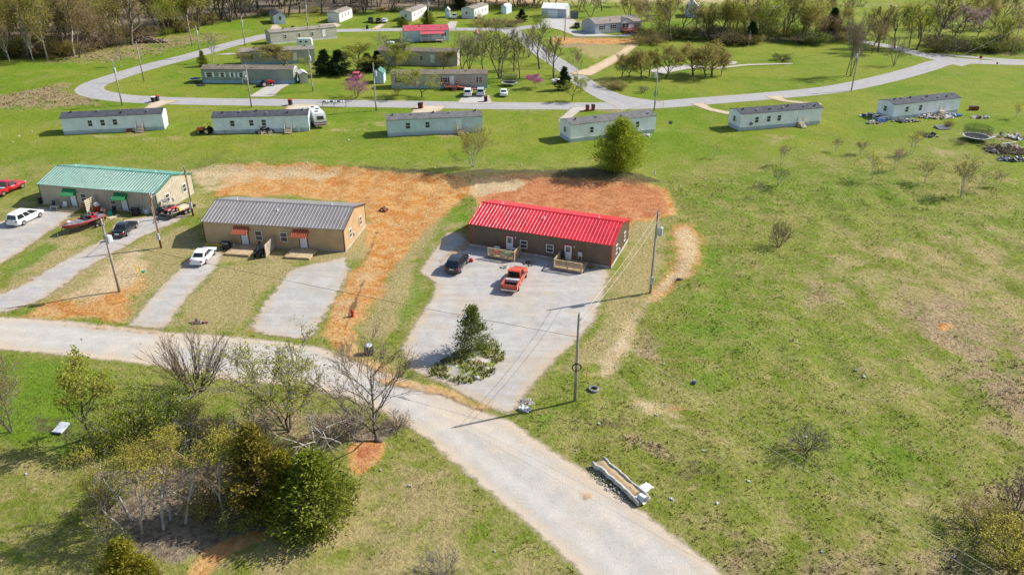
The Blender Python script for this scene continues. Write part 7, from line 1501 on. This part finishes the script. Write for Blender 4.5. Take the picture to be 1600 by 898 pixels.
m.build('rungs', 'galvanised', t)
# propane tanks, signs, flag, oddments
def ptank(b, label, rz=0.0):
    t = place('propane_tank', label, 'gas tank', b, rz, 'white gas tanks'); m = MB(); m.loft([[(x, r_ * math.cos(2 * math.pi * i / 12), .75 + r_ * math.sin(2 * math.pi * i / 12)) for i in range(12)] for x, r_ in ((-1.3, .1), (-1.2, .32), (-1.0, .42), (1.0, .42), (1.2, .32), (1.3, .1))]); m.build('tank', 'white_paint', t, True)
    for q in (-.8, .8): m = MB(); m.box(q - .1, q + .1, -.3, .3, 0, .4); m.build('leg', 'concrete', t)
    m = MB(); m.tube([(0, 0, 1.16), (0, 0, 1.32)], .15, 8); m.build('valve_cover', 'white_paint', t)
ptank((610, 71), 'white gas tank on the lawn before the rose roofed house'); ptank((868, 131), 'white gas tank behind the redbud', .4)
x, y = G(477, 73); t = thing('travel_trailer', 'small white travel trailer before the long beige home', 'trailer', (x, y, 0), .05); m = MB(); m.loft([[(-2.2, -1, .5), (-2.2, 1, .5), (-2.2, 1, 1.6), (-2.0, .9, 2.4), (-2.0, -.9, 2.4), (-2.2, -1, 1.6)], [(2.2, -1, .5), (2.2, 1, .5), (2.2, 1, 1.6), (2.0, .9, 2.4), (2.0, -.9, 2.4), (2.2, -1, 1.6)]]); m.build('body', 'white_paint', t)
for q in (-1, .6): m = MB(); m.box(q - .35, q + .35, -1.02, -.99, 1.3, 1.8); m.build('window', 'window_glass', t)
for s in (-1, 1): wheel(t, 0, s * .95, .32, .2, s)
x, y = G(1169, 73); t = thing('flagpole', 'white pole with a small striped flag at the tree line', 'flag', (x, y, 0)); m = MB(); m.tube([(0, 0, 0), (0, 0, 4.6)], [.05, .03], 8); m.build('pole', 'white_trim', t); m = MB(); k = .02
for i in range(7): m.box(.06, .5, -.012 - k * (i % 2) * .1, .012, 1.8 + .25 * i, 1.8 + .25 * i + .25, i % 2)
m.build('stripes', ['red_plastic', 'white_trim'], t); m = MB(); m.box(.06, .5, -.016, .016, 3.552, 4.4); m.build('canton', 'navy_paint', t)
x, y = G(1529, 103); t = thing('stop_sign', 'red octagonal sign at the road fork', 'sign', (x, y, 0), 2.6); m = MB(); m.tube([(0, 0, 0), (0, 0, 2.5)], .035, 6); m.build('post', 'galvanised', t); m = MB(); O8 = [(.4 * math.cos(R(22.5 + 45 * i)), .4 * math.sin(R(22.5 + 45 * i))) for i in range(8)]; m.loft([[(a, .04, 2.3 + b) for a, b in O8], [(a, .06, 2.3 + b) for a, b in O8]]); m.build('face', 'red_plastic', t)
m = MB(); m.box(-.45, .45, .03, .05, 2.8, 2.98); m.tube([(0, 0.04, 2.5), (0, .04, 2.8)], .03, 5); m.build('street_name_blade', 'teal_plastic', t)
x, y = G(1557, 103.5); t = thing('small_red_marker', 'small red reflector post past the octagonal sign', 'marker', (x, y, 0)); m = MB(); m.box(-.25, .25, -.03, .03, .5, 1.0); m.build('plate', 'red_plastic', t); m = MB(); m.tube([(0, .05, 0), (0, .05, 1.0)], .03, 5); m.build('post', 'steel', t)
x, y = G(1548, 208); chair(*G(1564, 215), 'dark armchair standing alone in the junk yard', 'black_plastic', .4); t = place('rusty_bush', 'rust brown dried bush in the junk yard', 'bush', (1482, 199)); bpy.data.objects.remove(t)
plant(V_BUSH[1], (1482, 200), (1484, 187), 'rust brown dried bush by the slab in the junk yard', 1.1, name='rust_bush', cat='bush', mats=('bark', 'twig_brown', 'leaf_rust'))
x, y = G(1472, 201); t = thing('concrete_slab', 'grey tilted slab in front of the rust brown bush', 'slab', (x, y, 0), .1); m = MB(); m.hexa([(-1.2, -.9, 0), (1.2, -.9, 0), (1.2, .9, 0), (-1.2, .9, 0), (-1.2, -.9, .15), (1.2, -.9, .2), (1.2, .9, .6), (-1.2, .9, .5)]); m.build('panel', 'cloth_grey', t)
x, y = G(1521, 172); t = thing('red_brown_crate', 'dark red crates on the mown strip behind the junk yard', 'crates', (x, y, 0)); m = MB(); m.box(-.9, -.05, -.4, .4, 0, .8); m.box(.05, .9, -.4, .4, 0, .75); m.build('crate', 'maroon_paint', t)
m = MB(); m.box(-.95, .95, -.45, .45, .803, .84); m.build('cover', 'black_plastic', t)
pile('brush_pile', 'grey brown brush pile in the field before the western woods', (222, 66), 7.5, 2.0, 220, ['twig_brown', 'bark', 'twig_grey'], 'brush pile', 70, (.3, 1.6), None, .3, None, 0, 2.4)
pile('soil_heap', 'dark red clod heap on the bank below the ranch house', (1002, 54), 6, .8, 90, ['brick_red', 'junk'], 'soil heap', 71, (.3, .9), None, 1, None, 0, 2)
x, y = G(927, 609); t = thing('rubber_tyre', 'worn dark tyre lying in the weeds near the coil bearing pole', 'tyre', (x, y, .12)); m = MB(); m.loft([[( (.42 + .13 * math.cos(q)) * math.cos(a), (.42 + .13 * math.cos(q)) * math.sin(a), .12 * math.sin(q)) for q in np.linspace(0, 6.28, 8, endpoint=False)] for a in np.linspace(0, 6.28, 18)], 0, False); m.build('tread', 'cloth_grey', t, True)
SC = 'white litter scraps in the grass'
sp = [(1084, 597), (1037, 568), (1015, 214), (1266, 224), (895, 262), (680, 268), (686, 258), (632, 253), (545, 219), (690, 299), (1100, 705), (1121, 786), (1049, 779), (1170, 753), (1015, 691), (900, 704), (773, 860), (1284, 862), (1490, 870), (1260, 684), (1337, 580), (1350, 590), (714, 592), (707, 595), (1070, 305), (1063, 292), (1090, 318), (1590, 306), (1540, 345), (1102, 280), (42, 742), (640, 758), (595, 735), (30, 213), (50, 206), (20, 222), (1235, 258), (815, 263), (1215, 455), (1022, 255), (936, 664), (1026, 650), (480, 262), (620, 352)]
for i, (a, b) in enumerate(sp):
    rag('litter_scrap', 'small white scrap of litter in the grass', (a, b), (rng.uniform(.12, .3), rng.uniform(.1, .22)), 'cloth_white', 'litter', 300 + i, SC, .14)
rag('blue_scrap', 'bright blue ball of plastic in the meadow', (1084, 599.5), (.3, .3), 'blue_plastic', 'litter', 400, None, .3)
rag('teal_scrap', 'teal scrap of plastic between the brown pole and the white sedan', (224, 425), (.4, .3), 'teal_plastic', 'litter', 401, None, .2)
ch = thing('concrete_chunk', 'small pale concrete post in the grass beside the leafy tree', 'post', (*G(1023, 273), 0)); m = MB(); m.tube([(0, 0, 0), (0, 0, .6)], [.16, .13], 8); m.build('shaft', 'cloth_white', ch); m = MB(); m.tube([(0, 0, .602), (0, 0, .68)], [.15, .1], 8); m.build('cap', 'stone', ch)
for i, (a, b, lb) in enumerate([(712, 575, 'brown boulder on the island under the lone tree'), (760, 578, 'pale stone at the island edge'), (745, 592, 'white stone at the lower island edge'), (592, 690, 'pale stone on the bare orange soil'), (1062, 438, 'dark stump beside the pale dirt track')]):
    x, y = G(a, b); m = MB(); m.dome((0, 0, .12), (.3 + .04 * i, .25, .2), 5, 9); o = m.build('boulder', 'stone' if i not in (3, 4) else 'bark', None, True); o.location = (x, y, .02); tag(o, lb, 'stone', 'stones by the driveway')
def mound():
    poly = GG([(672, 575), (700, 556), (725, 545), (770, 528), (785, 545), (792, 560), (776, 582), (752, 596), (715, 602), (690, 592), (668, 588)]); p = np.asarray(poly); x0, y0 = p.min(0) - 1; x1, y1 = p.max(0) + 1; c = .3
    nx, ny = int((x1 - x0) / c) + 2, int((y1 - y0) / c) + 2; X, Y = np.meshgrid(x0 + np.arange(nx) * c, y0 + np.arange(ny) * c); X = X.ravel(); Y = Y.ravel(); d = -sdist(X, Y, p)
    Z = .16 * sstep(-.3, .9, d + WV2(X, Y) * .25) + .25 * sstep(.5, 2.5, d) + .05 * WV2(X * 2, Y * 2) * sstep(0, 1, d) - .08
    me = grid_mesh('island', X, Y, Z, nx, ny); me.materials.append(M['island']); me.polygons.foreach_set('use_smooth', [True] * len(me.polygons)); struct('grassy_island', me)
    r = np.random.RandomState(4); V = []; MK = []
    for _ in range(2600):
        x, y = r.uniform(x0, x1), r.uniform(y0, y1); dd = -sdist(np.array([x]), np.array([y]), p)[0]
        if dd < .15 or WV2(np.array([x]), np.array([y]))[0] < -.5: continue
        z = hz_m(dd); h = r.uniform(.1, .36)
        for b in range(4):
            a = r.uniform(0, 6.28); w = h * .25; ox, oy = r.normal(0, .12, 2); V += [(x + ox - w * math.sin(a), y + oy + w * math.cos(a), z), (x + ox + w * math.sin(a), y + oy - w * math.cos(a), z), (x + ox + h * .6 * math.cos(a), y + oy + h * .6 * math.sin(a), z + h)]
    f = np.arange(len(V)).reshape(-1, 3); me = np_mesh('island_grass', np.array(V), f); mk = {c: np.zeros(len(V)) for c in CH}; mk['lush'] += .35; put_masks(me, mk); me.materials.append(GM); struct('island_grass', me, 'stuff')
def hz_m(d): return .05 + .3 * min(1, max(0, d / 2.5))
tI = NT('island'); f_ = tI.noise(2.0, 6, .75); M['island'] = tI.fin(tI.mix(tI.step(tI.noise(.5, 5, .7), .4, .62), tI.mix(f_, (.12, .17, .02), (.2, .22, .05)), tI.mix(f_, (.38, .33, .28), (.5, .46, .42))), .95, .1)
mound()
